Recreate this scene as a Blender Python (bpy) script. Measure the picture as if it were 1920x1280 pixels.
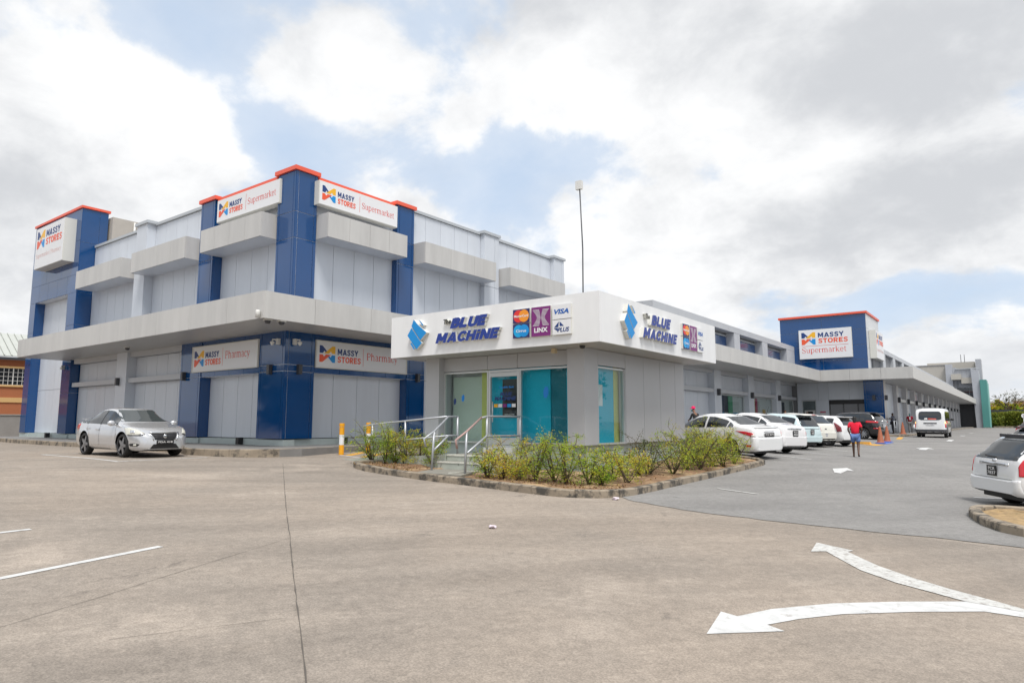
import bpy, bmesh, math, random
import numpy as np
from mathutils import Vector, Matrix, Euler
from mathutils.bvhtree import BVHTree
R = math.radians
for o in list(bpy.data.objects): bpy.data.objects.remove(o)
SC = bpy.context.scene
COL = SC.collection
rnd = random.Random(7)

# ------------------------------------------------------------ camera
cam = bpy.data.cameras.new('camera'); camo = bpy.data.objects.new('camera', cam); COL.objects.link(camo)
camo.location = (0, 0, 1.05); camo.rotation_euler = (R(90 + 6.855), 0, R(37.006))
cam.sensor_width = 36; cam.lens = 23.55; cam.clip_start = .1; cam.clip_end = 4000
SC.camera = camo

# ------------------------------------------------------------ world: sky with broken cloud
SUN_EL, SUN_AZ = 62, 128            # azimuth measured clockwise from +Y
world = bpy.data.worlds.new('World'); SC.world = world; world.use_nodes = True
wn, wl = world.node_tree.nodes, world.node_tree.links
for n in list(wn): wn.remove(n)
def W(t, **k):
    n = wn.new(t)
    for a, b in k.items(): setattr(n, a, b)
    return n
def wmath(op, a, b=None, c=None, clamp=False):
    n = W('ShaderNodeMath', operation=op, use_clamp=clamp)
    for i, v in enumerate((a, b, c)):
        if v is None: continue
        if isinstance(v, (int, float)): n.inputs[i].default_value = v
        else: wl.new(v, n.inputs[i])
    return n.outputs[0]
def wramp(v, a, b, c=0., d=1.):
    n = W('ShaderNodeMapRange', interpolation_type='SMOOTHSTEP')
    wl.new(v, n.inputs[0])
    for i, q in enumerate((a, b, c, d)): n.inputs[1 + i].default_value = q
    return n.outputs[0]
out = W('ShaderNodeOutputWorld'); bg = W('ShaderNodeBackground'); bg.inputs[1].default_value = .1
wl.new(bg.outputs[0], out.inputs[0])
sky = W('ShaderNodeTexSky', sky_type='NISHITA', sun_disc=False, sun_elevation=R(SUN_EL), sun_rotation=R(SUN_AZ))
sky.air_density = 1.0; sky.dust_density = 1.6; sky.ozone_density = 1.2
tc = W('ShaderNodeTexCoord'); sep = W('ShaderNodeSeparateXYZ'); wl.new(tc.outputs['Generated'], sep.inputs[0])
zc = wmath('MAXIMUM', sep.outputs[2], .0)
den = wmath('ADD', zc, .45)
px, py = wmath('DIVIDE', sep.outputs[0], den), wmath('DIVIDE', sep.outputs[1], den)
cmb = W('ShaderNodeCombineXYZ'); wl.new(px, cmb.inputs[0]); wl.new(py, cmb.inputs[1])
def wnoise(scale, detail, rough, off=(0, 0, 0), dist=0., src=None):
    m = W('ShaderNodeMapping'); m.inputs[1].default_value = off
    wl.new(src or cmb.outputs[0], m.inputs[0])
    n = W('ShaderNodeTexNoise'); n.inputs['Scale'].default_value = scale; n.inputs['Detail'].default_value = detail
    n.inputs['Roughness'].default_value = rough; n.inputs['Distortion'].default_value = dist
    wl.new(m.outputs[0], n.inputs['Vector']); return n.outputs[0]
def wblob(x, y, r, amp):            # a gap (amp<0) or a bank (amp>0) of cloud at one place of the cloud deck
    dx, dy = wmath('SUBTRACT', px, x), wmath('SUBTRACT', py, y)
    d = wmath('ADD', wmath('MULTIPLY', dx, dx), wmath('MULTIPLY', dy, dy))
    return wmath('MULTIPLY', wmath('EXPONENT', wmath('MULTIPLY', d, -1. / (r * r))), amp)
dens = wnoise(2.6, 13, .57, (3.1, 1.7, 0), .15)
BLOBS = [(-0.936, 0.265, 0.095, -0.2), (-0.852, 0.394, 0.104, -0.15), (-0.928, 0.561, 0.092, -0.13), (-0.95, 0.657, 0.102, -0.1), (-0.93, 0.732, 0.117, -0.1), (-0.826, 0.959, 0.164, -0.13), (-0.669, 0.969, 0.101, -0.08), (-0.414, 0.831, 0.053, -0.13), (-0.487, 0.695, 0.062, -0.06), (-0.407, 1.119, 0.052, -0.06), (-0.035, 1.614, 0.102, -0.1), (-0.17, 1.589, 0.075, -0.06), (-1.059, 0.413, 0.125, 0.16), (-0.735, 0.581, 0.116, 0.14), (-0.534, 0.832, 0.089, 0.12), (-1.129, 0.512, 0.1, 0.1), (-0.22, 0.988, 0.178, 0.14), (-0.561, 1.277, 0.224, 0.14), (-0.163, 1.263, 0.222, 0.12), (-0.715, 0.775, 0.056, 0.08), (-1.422, 0.444, 0.144, 0.1), (-0.009, 1.194, 0.104, 0.1)]
for b in BLOBS: dens = wmath('ADD', dens, wblob(*b))
cov = wramp(dens, .405, .495)
soft = wramp(dens, .22, .46)
shade = wnoise(1.9, 6, .55, (8.3, 4.4, 0), .1)
fine = wnoise(6.5, 7, .6, (1.3, 9.4, 0), .2)
SHADES = [(-0.04, 1.016, 0.125, 0.09), (-0.184, 1.018, 0.115, 0.07), (-0.054, 1.332, 0.106, 0.1), (-1.204, 0.352, 0.114, 0.08), (-0.327, 1.39, 0.156, 0.06), (-0.983, 0.423, 0.097, -0.1), (-0.75, 0.593, 0.112, -0.1), (-0.539, 0.84, 0.105, -0.1), (-0.7, 1.303, 0.184, -0.08), (-0.186, 1.171, 0.085, -0.08)]
sh = wmath('ADD', wmath('MULTIPLY', shade, .6), wmath('MULTIPLY', fine, .4))
for b in SHADES: sh = wmath('ADD', sh, wblob(*b))
shf = wramp(sh, .38, .66)
cr = W('ShaderNodeMix', data_type='RGBA'); wl.new(shf, cr.inputs[0])
cr.inputs[6].default_value = (8.3, 8.35, 8.4, 1); cr.inputs[7].default_value = (5.3, 5.45, 5.7, 1)
# thin veil over the blue
veil = W('ShaderNodeMix', data_type='RGBA'); veil.inputs[0].default_value = .78
wl.new(sky.outputs[0], veil.inputs[6]); veil.inputs[7].default_value = (5.4, 6.5, 8.0, 1)
mx = W('ShaderNodeMix', data_type='RGBA'); wl.new(wmath('ADD', wmath('MULTIPLY', cov, .72), wmath('MULTIPLY', soft, .28)), mx.inputs[0]); wl.new(veil.outputs[2], mx.inputs[6]); wl.new(cr.outputs[2], mx.inputs[7])
# pale haze towards the horizon
hz = wramp(sep.outputs[2], .0, .16, .75, 0.)
mh = W('ShaderNodeMix', data_type='RGBA'); wl.new(hz, mh.inputs[0]); wl.new(mx.outputs[2], mh.inputs[6]); mh.inputs[7].default_value = (6.6, 6.8, 7.1, 1)
wl.new(mh.outputs[2], bg.inputs[0])

# ------------------------------------------------------------ sun behind thin cloud
sl = bpy.data.lights.new('sun', 'SUN'); sl.energy = 2.7; sl.angle = R(20); sl.color = (1, .955, .9)
so = bpy.data.objects.new('sun', sl); COL.objects.link(so)
so.rotation_euler = (R(90 - SUN_EL), 0, R(180 - SUN_AZ))

SC.view_settings.view_transform = 'Standard'; SC.view_settings.look = 'None'
SC.view_settings.exposure = 0.32; SC.view_settings.gamma = 1; SC.view_settings.use_curve_mapping = False
SC.render.engine = 'CYCLES'; SC.cycles.max_bounces = 8; SC.cycles.transparent_max_bounces = 12
SC.cycles.use_denoising = True

# ------------------------------------------------------------ lie of the land (smooth spline through spot heights)
SPOT = np.array([(-22.5,9.1,0),(-21.4,9.1,0),(-44,11,0),(-30,9,0),(-22,13,0),(-18.5,15,-.03),(-30,4,-.05),(-11.4,11.9,-.36),(-8,11.5,-.42),(-14,18,-.15),(-10,20,-.22),(-7.1,24,-.14),(-8.5,29,-.1),(-5.2,30,-.3),(-.3,19.6,-.78),(-4.6,53,0),(-8,48,0),(-8,38,-.06),(1,30,-.64),(0,50,-.28),(0,0,-.65),(-6,3,-.5),(-15,4,-.2),(-5,80,0),(1,80,-.1),(14,60,-.4),(12,20,-.9),(6,4,-.75),(-5,150,0),(20,150,-.1),(-60,0,0),(-60,40,0),(-20,-20,-.5),(10,-20,-.7),(0,120,0),(40,20,-.9),(40,80,-.4)], float)
def _u(r2): return r2 * np.log(r2 + 1e-9) * .5
def _fit():
    n = len(SPOT); X = SPOT[:, :2] / 30
    d = ((X[:, None] - X[None]) ** 2).sum(2); A = np.zeros((n + 3, n + 3))
    A[:n, :n] = _u(d) + 1e-3 * np.eye(n); P = np.c_[np.ones(n), X]; A[:n, n:] = P; A[n:, :n] = P.T
    return np.linalg.solve(A, np.r_[SPOT[:, 2], 0, 0, 0]), X
_w, _X = _fit()
def gz(x, y):
    x = np.clip(np.asarray(x, float), -60, 40); y = np.clip(np.asarray(y, float), -20, 150)
    p = np.stack([x, y], -1) / 30; d = ((p[..., None, :] - _X) ** 2).sum(-1)
    return np.clip((_u(d) * _w[:-3]).sum(-1) + _w[-3] + _w[-2] * p[..., 0] + _w[-1] * p[..., 1], -1.0, .02)
def gzf(x, y): return float(gz(x, y))

# ------------------------------------------------------------ materials
def srgb(r, g, b):
    f = lambda c: (c / 255 / 12.92) if c <= 10 else ((c / 255 + .055) / 1.055) ** 2.4
    return (f(r), f(g), f(b))
MATS = {}
def mat(name, col, rough=.5, metal=0., coat=0., var=0., vscale=1.5, bump=0., bscale=60, spec=.5, stain=None, stretch=None):
    m = bpy.data.materials.new(name); m.use_nodes = True; MATS[name] = m
    nt = m.node_tree; b = nt.nodes['Principled BSDF']
    b.inputs['Base Color'].default_value = (*col, 1); b.inputs['Roughness'].default_value = rough
    b.inputs['Metallic'].default_value = metal; b.inputs['Coat Weight'].default_value = coat; b.inputs['Coat Roughness'].default_value = .03
    b.inputs['Specular IOR Level'].default_value = spec
    if var or bump or stain:
        g = nt.nodes.new('ShaderNodeNewGeometry'); vec = g.outputs['Position']
        if stretch:
            mp = nt.nodes.new('ShaderNodeMapping'); mp.inputs[3].default_value = stretch; nt.links.new(vec, mp.inputs[0]); vec = mp.outputs[0]
    if var:
        n = nt.nodes.new('ShaderNodeTexNoise'); n.inputs['Scale'].default_value = vscale; n.inputs['Detail'].default_value = 6; n.inputs['Roughness'].default_value = .65
        nt.links.new(vec, n.inputs['Vector'])
        mr = nt.nodes.new('ShaderNodeMapRange'); mr.inputs[1].default_value = .3; mr.inputs[2].default_value = .7
        mr.inputs[3].default_value = 1 - var; mr.inputs[4].default_value = 1 + var; nt.links.new(n.outputs[0], mr.inputs[0])
        mxn = nt.nodes.new('ShaderNodeVectorMath'); mxn.operation = 'SCALE'; mxn.inputs[0].default_value = col
        nt.links.new(mr.outputs[0], mxn.inputs['Scale']); cout = mxn.outputs[0]
        if stain:
            n2 = nt.nodes.new('ShaderNodeTexNoise'); n2.inputs['Scale'].default_value = stain[1]; n2.inputs['Detail'].default_value = 7; n2.inputs['Roughness'].default_value = .7
            nt.links.new(g.outputs['Position'], n2.inputs['Vector'])
            m2 = nt.nodes.new('ShaderNodeMapRange'); m2.interpolation_type = 'SMOOTHSTEP'
            m2.inputs[1].default_value = stain[2]; m2.inputs[2].default_value = stain[3]; nt.links.new(n2.outputs[0], m2.inputs[0])
            m3 = nt.nodes.new('ShaderNodeMix'); m3.data_type = 'RGBA'; nt.links.new(m2.outputs[0], m3.inputs[0]); nt.links.new(cout, m3.inputs[6]); m3.inputs[7].default_value = (*stain[0], 1)
            cout = m3.outputs[2]
        nt.links.new(cout, b.inputs['Base Color'])
        r2 = nt.nodes.new('ShaderNodeMapRange'); r2.inputs[1].default_value = .3; r2.inputs[2].default_value = .7
        r2.inputs[3].default_value = max(.02, rough - .06); r2.inputs[4].default_value = rough + .06
        nt.links.new(n.outputs[0], r2.inputs[0]); nt.links.new(r2.outputs[0], b.inputs['Roughness'])
    if bump:
        n = nt.nodes.new('ShaderNodeTexNoise'); n.inputs['Scale'].default_value = bscale; n.inputs['Detail'].default_value = 4
        nt.links.new(g.outputs['Position'], n.inputs['Vector'])
        bp = nt.nodes.new('ShaderNodeBump'); bp.inputs['Strength'].default_value = bump; bp.inputs['Distance'].default_value = .01
        nt.links.new(n.outputs[0], bp.inputs['Height']); nt.links.new(bp.outputs[0], b.inputs['Normal'])
    return m
def lamp_mat(name, col, e):
    m = mat(name, col, .3); b = m.node_tree.nodes['Principled BSDF']
    b.inputs['Emission Color'].default_value = (*col, 1); b.inputs['Emission Strength'].default_value = e; return m
def glass_mat(name, tint, refl_rough=.01, ior=1.5):
    m = bpy.data.materials.new(name); m.use_nodes = True; nt = m.node_tree
    for n in list(nt.nodes): nt.nodes.remove(n)
    o = nt.nodes.new('ShaderNodeOutputMaterial'); mixs = nt.nodes.new('ShaderNodeMixShader'); fr = nt.nodes.new('ShaderNodeFresnel'); fr.inputs[0].default_value = ior
    t = nt.nodes.new('ShaderNodeBsdfTransparent'); t.inputs[0].default_value = (*tint, 1)
    gl = nt.nodes.new('ShaderNodeBsdfGlossy'); gl.inputs['Roughness'].default_value = refl_rough
    ge = nt.nodes.new('ShaderNodeNewGeometry'); iv = nt.nodes.new('ShaderNodeMath'); iv.operation = 'SUBTRACT'; iv.inputs[0].default_value = 1.; nt.links.new(ge.outputs['Backfacing'], iv.inputs[1])
    mu = nt.nodes.new('ShaderNodeMath'); mu.operation = 'MULTIPLY'; nt.links.new(fr.outputs[0], mu.inputs[0]); nt.links.new(iv.outputs[0], mu.inputs[1])
    nt.links.new(mu.outputs[0], mixs.inputs[0]); nt.links.new(t.outputs[0], mixs.inputs[1]); nt.links.new(gl.outputs[0], mixs.inputs[2]); nt.links.new(mixs.outputs[0], o.inputs[0])
    return m
def leaf_mat(name, cols):
    m = bpy.data.materials.new(name); m.use_nodes = True; nt = m.node_tree; b = nt.nodes['Principled BSDF']
    at = nt.nodes.new('ShaderNodeAttribute'); at.attribute_name = 'tone'
    cr = nt.nodes.new('ShaderNodeValToRGB'); el = cr.color_ramp.elements
    while len(el) < len(cols): el.new(.5)
    for i, c in enumerate(cols): el[i].position = i / (len(cols) - 1); el[i].color = (*c, 1)
    nt.links.new(at.outputs['Fac'], cr.inputs[0]); nt.links.new(cr.outputs[0], b.inputs['Base Color'])
    b.inputs['Roughness'].default_value = .55; b.inputs['Specular IOR Level'].default_value = .3
    tr = nt.nodes.new('ShaderNodeBsdfTranslucent'); nt.links.new(cr.outputs[0], tr.inputs[0])
    ms = nt.nodes.new('ShaderNodeMixShader'); ms.inputs[0].default_value = .35
    o = nt.nodes['Material Output']; nt.links.new(b.outputs[0], ms.inputs[1]); nt.links.new(tr.outputs[0], ms.inputs[2]); nt.links.new(ms.outputs[0], o.inputs[0])
    return m

M_GREY = mat('grey_cladding', (.58, .62, .68), .34, var=.06, vscale=1.3, spec=.5, stretch=(1, 1, .16))
M_GREY_D = mat('joint_grey', (.22, .225, .24), .6)
M_TRIM = mat('grey_trim', (.47, .49, .52), .4, var=.04)
M_BLUE = mat('blue_cladding', (.003, .058, .20), .06, var=.06, vscale=.5, spec=.75)
M_BLUEJ = mat('pale_joint', (.66, .71, .78), .5)
M_BEIGE = mat('beige_cladding', (.515, .51, .497), .45, var=.10, vscale=1.6, stretch=(1, 1, .14))
M_COPE = mat('coping_metal', (.44, .47, .5), .35)
M_ORANGE = mat('orange_coping', (.80, .115, .06), .4, var=.04)
M_SOFFIT = mat('soffit_metal', (.43, .43, .425), .38, var=.06)
M_PLINTH = mat('plinth_paint', (.43, .49, .48), .7, var=.07, stain=((.28, .30, .28), 1.4, .62, .78))
M_WHITE = mat('white_fascia', (.78, .79, .80), .35, var=.05, vscale=1.6, stretch=(1, 1, .2))
M_SIGN = mat('sign_white', (.76, .77, .79), .4)
M_SIGNEDGE = mat('sign_edge', (.66, .66, .62), .45)
M_NAVY = mat('sign_navy', (.012, .045, .19), .4)
M_SORANGE = mat('sign_orange', (.80, .10, .035), .4)
M_SRED = mat('sign_red', (.68, .06, .045), .4)
M_SFADE = mat('faded_red', (.72, .45, .42), .5)
M_SYEL = mat('sign_yellow', (.86, .46, .02), .4)
M_SBLUE = mat('sign_blue', (.0, .26, .66), .4)
M_CONC = mat('kerb_concrete', (.30, .25, .19), .85, var=.2, vscale=3, bump=.3, stain=((.075, .068, .058), 2.6, .46, .62))
M_PAVE = mat('pavement_concrete', (.20, .195, .19), .8, var=.12, vscale=1.5, bump=.2)
M_STEP = mat('step_concrete', (.42, .45, .40), .8, var=.12, vscale=3, stain=((.10, .10, .09), 5.5, .56, .66))
M_SLAB = mat('landing_concrete', (.24, .23, .20), .85, var=.14, vscale=3, bump=.2)
M_SOIL = mat('bed_soil', (.21, .125, .07), .95, var=.4, vscale=5, bump=1., bscale=35, stain=((.42, .29, .165), 1.3, .46, .62))
M_STEEL = mat('painted_steel', (.42, .44, .47), .35, metal=.3)
M_RUST = mat('rusty_rail', (.40, .27, .25), .5)
M_BLACK = mat('black_plastic', (.012, .012, .014), .45)
M_DGREY = mat('dark_grey_metal', (.05, .052, .06), .4)
M_RUBBER = mat('tyre_rubber', (.016, .016, .017), .75)
M_RIM = mat('alloy_rim', (.45, .46, .48), .25, metal=.8)
M_RIMD = mat('dark_rim', (.10, .10, .11), .3, metal=.7)
M_CHROME = mat('chrome', (.75, .76, .78), .12, metal=1.)
M_CGLASS = mat('car_glass', (.012, .016, .02), .02, spec=.9)
M_CGLASS2 = mat('car_glass_light', (.035, .045, .048), .03, spec=.9)
M_RED = mat('tail_lamp_red', (.55, .008, .02), .15, coat=.8)
M_CLEAR = mat('lamp_clear', (.62, .62, .55), .1, coat=1.)
M_PLATE = mat('plate_black', (.012, .012, .014), .4)
M_PLATEW = mat('plate_white', (.72, .72, .72), .4)
M_YELLOW = mat('bollard_yellow', (.78, .36, .012), .5, var=.08)
M_PAINTW = mat('road_white', (.58, .585, .58), .75, var=.16, vscale=7, bump=.2, stain=((.34, .32, .30), 5, .56, .70))
M_PAINTWORN = mat('road_white_worn', (.54, .54, .52), .8, var=.15, vscale=6, bump=.2, stain=((.31, .285, .26), 16, .48, .66))
M_PAINTY = mat('road_yellow', (.62, .33, .05), .8, var=.12, vscale=5)
M_PAINTB = mat('road_blue', (.10, .17, .5), .8)
M_CONE = mat('cone_orange', (.34, .105, .05), .6, var=.1)
M_CAMW = mat('camera_white', (.68, .68, .66), .4)
M_TEAL = mat('teal_wall', (.0, .46, .66), .6, var=.03)
M_LIME = mat('lime_wall', (.56, .58, .17), .6)
M_GLASS = glass_mat('window_glass', (.93, .97, .97), ior=1.62)
M_SHOPG = glass_mat('shop_glass', (.86, .9, .9))
M_ALU = mat('aluminium_frame', (.60, .62, .63), .35, metal=.4)
M_SKIN = mat('brown_skin', (.085, .040, .024), .55)
M_SKIN2 = mat('mid_brown_skin', (.20, .10, .06), .55)
M_HAIR = mat('black_hair', (.012, .010, .010), .6)
def cloth(n, c): return mat(n, c, .85, var=.08, vscale=9)

# ------------------------------------------------------------ object helpers
def prop(o, label=None, cat=None, group=None, kind=None):
    if label: o['label'] = label
    if cat: o['category'] = cat
    if group: o['group'] = group
    if kind: o['kind'] = kind
    return o
def root(name, loc=(0, 0, 0), label=None, cat=None, group=None, kind=None, rot=(0, 0, 0)):
    o = bpy.data.objects.new(name, None); COL.objects.link(o); o.location = loc; o.rotation_euler = rot; o.empty_display_size = .2
    return prop(o, label, cat, group, kind)
def put(name, me, parent=None, loc=None, rot=None, world_loc=False):
    o = bpy.data.objects.new(name, me); COL.objects.link(o)
    if loc is not None: o.location = loc
    if rot is not None: o.rotation_euler = rot
    if parent is not None:
        o.parent = parent
        if world_loc: o.location = Vector(o.location) - wloc(parent)
    return o
def wloc(p):
    v = Vector((0, 0, 0))
    while p is not None: v = v + p.location; p = p.parent
    return v
UNIT = {}
def unit(m):
    if m.name not in UNIT:
        me = bpy.data.meshes.new('unit_' + m.name); h = .5
        v = [(x, y, z) for x in (-h, h) for y in (-h, h) for z in (-h, h)]
        me.from_pydata(v, [], [(0, 1, 3, 2), (4, 6, 7, 5), (0, 4, 5, 1), (2, 3, 7, 6), (0, 2, 6, 4), (1, 5, 7, 3)]); me.materials.append(m); UNIT[m.name] = me
    return UNIT[m.name]
def bx(name, parent, m, x0, x1, y0, y1, z0, z1):
    """axis-aligned block given in world coordinates (parents here are never rotated)"""
    o = put(name, unit(m), parent, ((x0 + x1) / 2, (y0 + y1) / 2, (z0 + z1) / 2), None, True)
    o.scale = (max(abs(x1 - x0), 1e-3), max(abs(y1 - y0), 1e-3), max(abs(z1 - z0), 1e-3))
    return o
def lbx(name, parent, m, x0, x1, y0, y1, z0, z1, rot=None):
    o = put(name, unit(m), parent, ((x0 + x1) / 2, (y0 + y1) / 2, (z0 + z1) / 2), rot)
    o.scale = (max(abs(x1 - x0), 1e-3), max(abs(y1 - y0), 1e-3), max(abs(z1 - z0), 1e-3)); return o
def mesh(name, v, f, m, smooth=False, mats=None, fm=None):
    me = bpy.data.meshes.new(name); me.from_pydata([tuple(map(float, p)) for p in v], [], f)
    for q in (mats or [m]): me.materials.append(q)
    if fm: me.polygons.foreach_set('material_index', fm)
    if smooth: me.polygons.foreach_set('use_smooth', [True] * len(me.polygons))
    me.update(); return me
def tube_geo(pts, r, n=8, close=False):
    """sweep; r may be a list"""
    pts = [Vector(p) for p in pts]; rr = r if isinstance(r, (list, tuple)) else [r] * len(pts)
    v, f = [], []; up = None
    for i, p in enumerate(pts):
        a = pts[max(i - 1, 0)]; b = pts[min(i + 1, len(pts) - 1)]; d = (b - a).normalized()
        if up is None or abs(up.dot(d)) > .95: up = Vector((0, 0, 1)) if abs(d.z) < .9 else Vector((1, 0, 0))
        s = d.cross(up).normalized(); t = s.cross(d).normalized(); up = t
        for k in range(n):
            an = 2 * math.pi * k / n; v.append(p + (s * math.cos(an) + t * math.sin(an)) * rr[i])
    for i in range(len(pts) - 1):
        for k in range(n):
            f.append((i * n + k, i * n + (k + 1) % n, (i + 1) * n + (k + 1) % n, (i + 1) * n + k))
    f.append(tuple(reversed(range(n)))); f.append(tuple(range((len(pts) - 1) * n, len(pts) * n)))
    return v, f
def join_geo(parts):
    v, f = [], []
    for a, b in parts:
        k = len(v); v += list(a); f += [tuple(i + k for i in q) for q in b]
    return v, f
def tube(name, parent, m, pts, r, n=8, world=True):
    base = Vector(pts[0]); v, f = tube_geo([Vector(p) - base for p in pts], r, n)
    return put(name, mesh(name, v, f, m, True), parent, base, None, world)
def lathe_geo(prof, n=24, axis='z'):
    v, f = [], []
    for (r, z) in prof:
        for k in range(n):
            a = 2 * math.pi * k / n; c, s = r * math.cos(a), r * math.sin(a)
            v.append((c, s, z) if axis == 'z' else (c, z, s))
    for i in range(len(prof) - 1):
        for k in range(n): f.append((i * n + k, i * n + (k + 1) % n, (i + 1) * n + (k + 1) % n, (i + 1) * n + k))
    f.append(tuple(range(n))); f.append(tuple(range((len(prof) - 1) * n, len(prof) * n)))
    return v, f
def fix(me):
    bm = bmesh.new(); bm.from_mesh(me); bmesh.ops.recalc_face_normals(bm, faces=bm.faces); bm.to_mesh(me); bm.free(); return me
def poly_geo(pts, depth):
    """flat outline in xy, front at z=depth, back at z=0"""
    n = len(pts); v = [(x, y, depth) for x, y in pts] + [(x, y, 0) for x, y in pts]
    f = [tuple(range(n)), tuple(reversed(range(n, 2 * n)))] + [(i, i + n, (i + 1) % n + n, (i + 1) % n) for i in range(n)]
    return v, f
def plate(name, parent, m, pts, depth, z=0., side=None):
    v, f = poly_geo(pts, depth)
    me = mesh(name, v, f, m, mats=[m, side or m], fm=[0, 1] + [1] * len(pts)); fix(me)
    return put(name, me, parent, (0, 0, z))
def rect(x0, y0, x1, y1): return [(x0, y0), (x1, y0), (x1, y1), (x0, y1)]
def disc(cx, cy, r, n=28): return [(cx + r * math.cos(2 * math.pi * k / n), cy + r * math.sin(2 * math.pi * k / n)) for k in range(n)]

# ------------------------------------------------------------ lettering
TXT = {}
def text_mesh(s, size, ext, off, shear, m, side, space=1.):
    key = (s, round(size, 4), ext, off, shear, m.name, side.name, space)
    if key in TXT: return TXT[key]
    cu = bpy.data.curves.new('lettering', 'FONT'); cu.body = s; cu.size = size; cu.extrude = ext; cu.offset = off * size; cu.shear = shear; cu.space_character = space; cu.resolution_u = 3
    ob = bpy.data.objects.new('lettering', cu); COL.objects.link(ob)
    dg = bpy.context.evaluated_depsgraph_get(); dg.update()
    me = bpy.data.meshes.new_from_object(ob.evaluated_get(dg)); me.name = 'lettering'
    bpy.data.objects.remove(ob); bpy.data.curves.remove(cu)
    me.materials.clear(); me.materials.append(m); me.materials.append(side)
    me.polygons.foreach_set('material_index', [0 if abs(p.normal.z) > .9 else 1 for p in me.polygons]); me.update()
    TXT[key] = me; return me
def lettering(name, parent, s, x0, y0, x1, y1, m, z=.004, ext=.003, off=.02, shear=0., side=None, space=1.):
    """text stretched to fill the given rectangle in the parent's xy plane"""
    me = text_mesh(s, 1., ext, off, shear, m, side or m, space)
    co = np.array([v.co for v in me.vertices]); a, b = co.min(0), co.max(0)
    sx, sy = (x1 - x0) / (b[0] - a[0]), (y1 - y0) / (b[1] - a[1])
    o = put(name, me, parent, (x0 - a[0] * sx, y0 - a[1] * sy, z + ext)); o.scale = (sx, sy, 1); return o
# serif letters as thick and thin pen strokes: (points, thick?) on a grid where x-height is 1
def arc(cx, cy, rx, ry, a0, a1, n=8): return [(cx + rx * math.cos(R(a0 + (a1 - a0) * i / n)), cy + ry * math.sin(R(a0 + (a1 - a0) * i / n))) for i in range(n + 1)]
TH, TN = .17, .075
GL = {
 'S': (.95, [(arc(.46, 1.08, .34, .30, 20, 200), .10), ([(.13, 1.02), (.25, .84), (.62, .62), (.78, .44)], .19), (arc(.46, .33, .36, .33, 20, -170), .10), ([(.78, 1.4), (.78, 1.05)], TN), ([(.1, .34), (.1, -.0)], TN)]),
 'P': (.95, [([(.2, 0), (.2, 1.4)], TH), ([(.2, 1.37), (.5, 1.37)] + arc(.5, 1.03, .36, .34, 90, -90) + [(.2, .69)], .11), ([(.02, .03), (.42, .03)], TN), ([(.02, 1.37), (.3, 1.37)], TN)]),
 'u': (.92, [([(.2, 1), (.2, .3)] + arc(.42, .28, .22, .27, 180, 290), .12), ([(.68, 1), (.68, 0)], TH), ([(.02, .97), (.25, .97)], TN), ([(.5, .97), (.72, .97)], TN), ([(.66, .03), (.86, .03)], TN)]),
 'p': (.95, [([(.2, 1), (.2, -.42)], TH), (arc(.48, .5, .33, .5, 150, -150), .12), ([(.02, .97), (.25, .97)], TN), ([(.04, -.4), (.4, -.4)], TN)]),
 'e': (.82, [(arc(.42, .5, .32, .49, 5, 315), .125), ([(.12, .53), (.74, .53)], TN)]),
 'r': (.66, [([(.2, 1), (.2, 0)], TH), (arc(.44, .68, .22, .28, 170, 60), .10), ([(.54, .9), (.6, .84)], .16), ([(.02, .97), (.25, .97)], TN), ([(.04, .03), (.4, .03)], TN)]),
 'm': (1.42, [([(.2, 1), (.2, 0)], TH), (arc(.45, .7, .24, .27, 165, 0) + [(.69, 0)], .14), (arc(.93, .7, .24, .27, 165, 0) + [(1.17, 0)], .14), ([(.02, .97), (.25, .97)], TN), ([(.06, .03), (.36, .03)], TN), ([(.55, .03), (.85, .03)], TN), ([(1.03, .03), (1.35, .03)], TN)]),
 'a': (.84, [(arc(.38, .72, .24, .26, 160, 0) + [(.62, .1), (.78, .03)], .14), (arc(.36, .28, .24, .26, 60, 330), .10)]),
 'k': (.92, [([(.2, 1.45), (.2, 0)], TH), ([(.24, .45), (.68, .97)], TN), ([(.36, .6), (.74, .03)], .16), ([(.02, 1.42), (.25, 1.42)], TN), ([(.06, .03), (.36, .03)], TN), ([(.56, .03), (.9, .03)], TN), ([(.52, .97), (.84, .97)], TN)]),
 't': (.6, [([(.26, 1.3), (.26, .25)] + arc(.42, .22, .16, .2, 180, 300), .13), ([(.04, .97), (.52, .97)], TN)]),
 'h': (.98, [([(.2, 1.45), (.2, 0)], TH), (arc(.47, .68, .26, .29, 165, 0) + [(.73, 0)], .14), ([(.02, 1.42), (.25, 1.42)], TN), ([(.06, .03), (.36, .03)], TN), ([(.57, .03), (.9, .03)], TN)]),
 'c': (.78, [(arc(.42, .5, .32, .48, 50, 315), .125), ([(.6, .86), (.66, .78)], .15)]),
 'y': (.88, [([(.14, .97), (.46, .1)], .15), ([(.76, .97), (.4, -.12), (.28, -.36), (.14, -.36)], TN), ([(.0, .97), (.32, .97)], TN), ([(.58, .97), (.88, .97)], TN)]),
}
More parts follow.
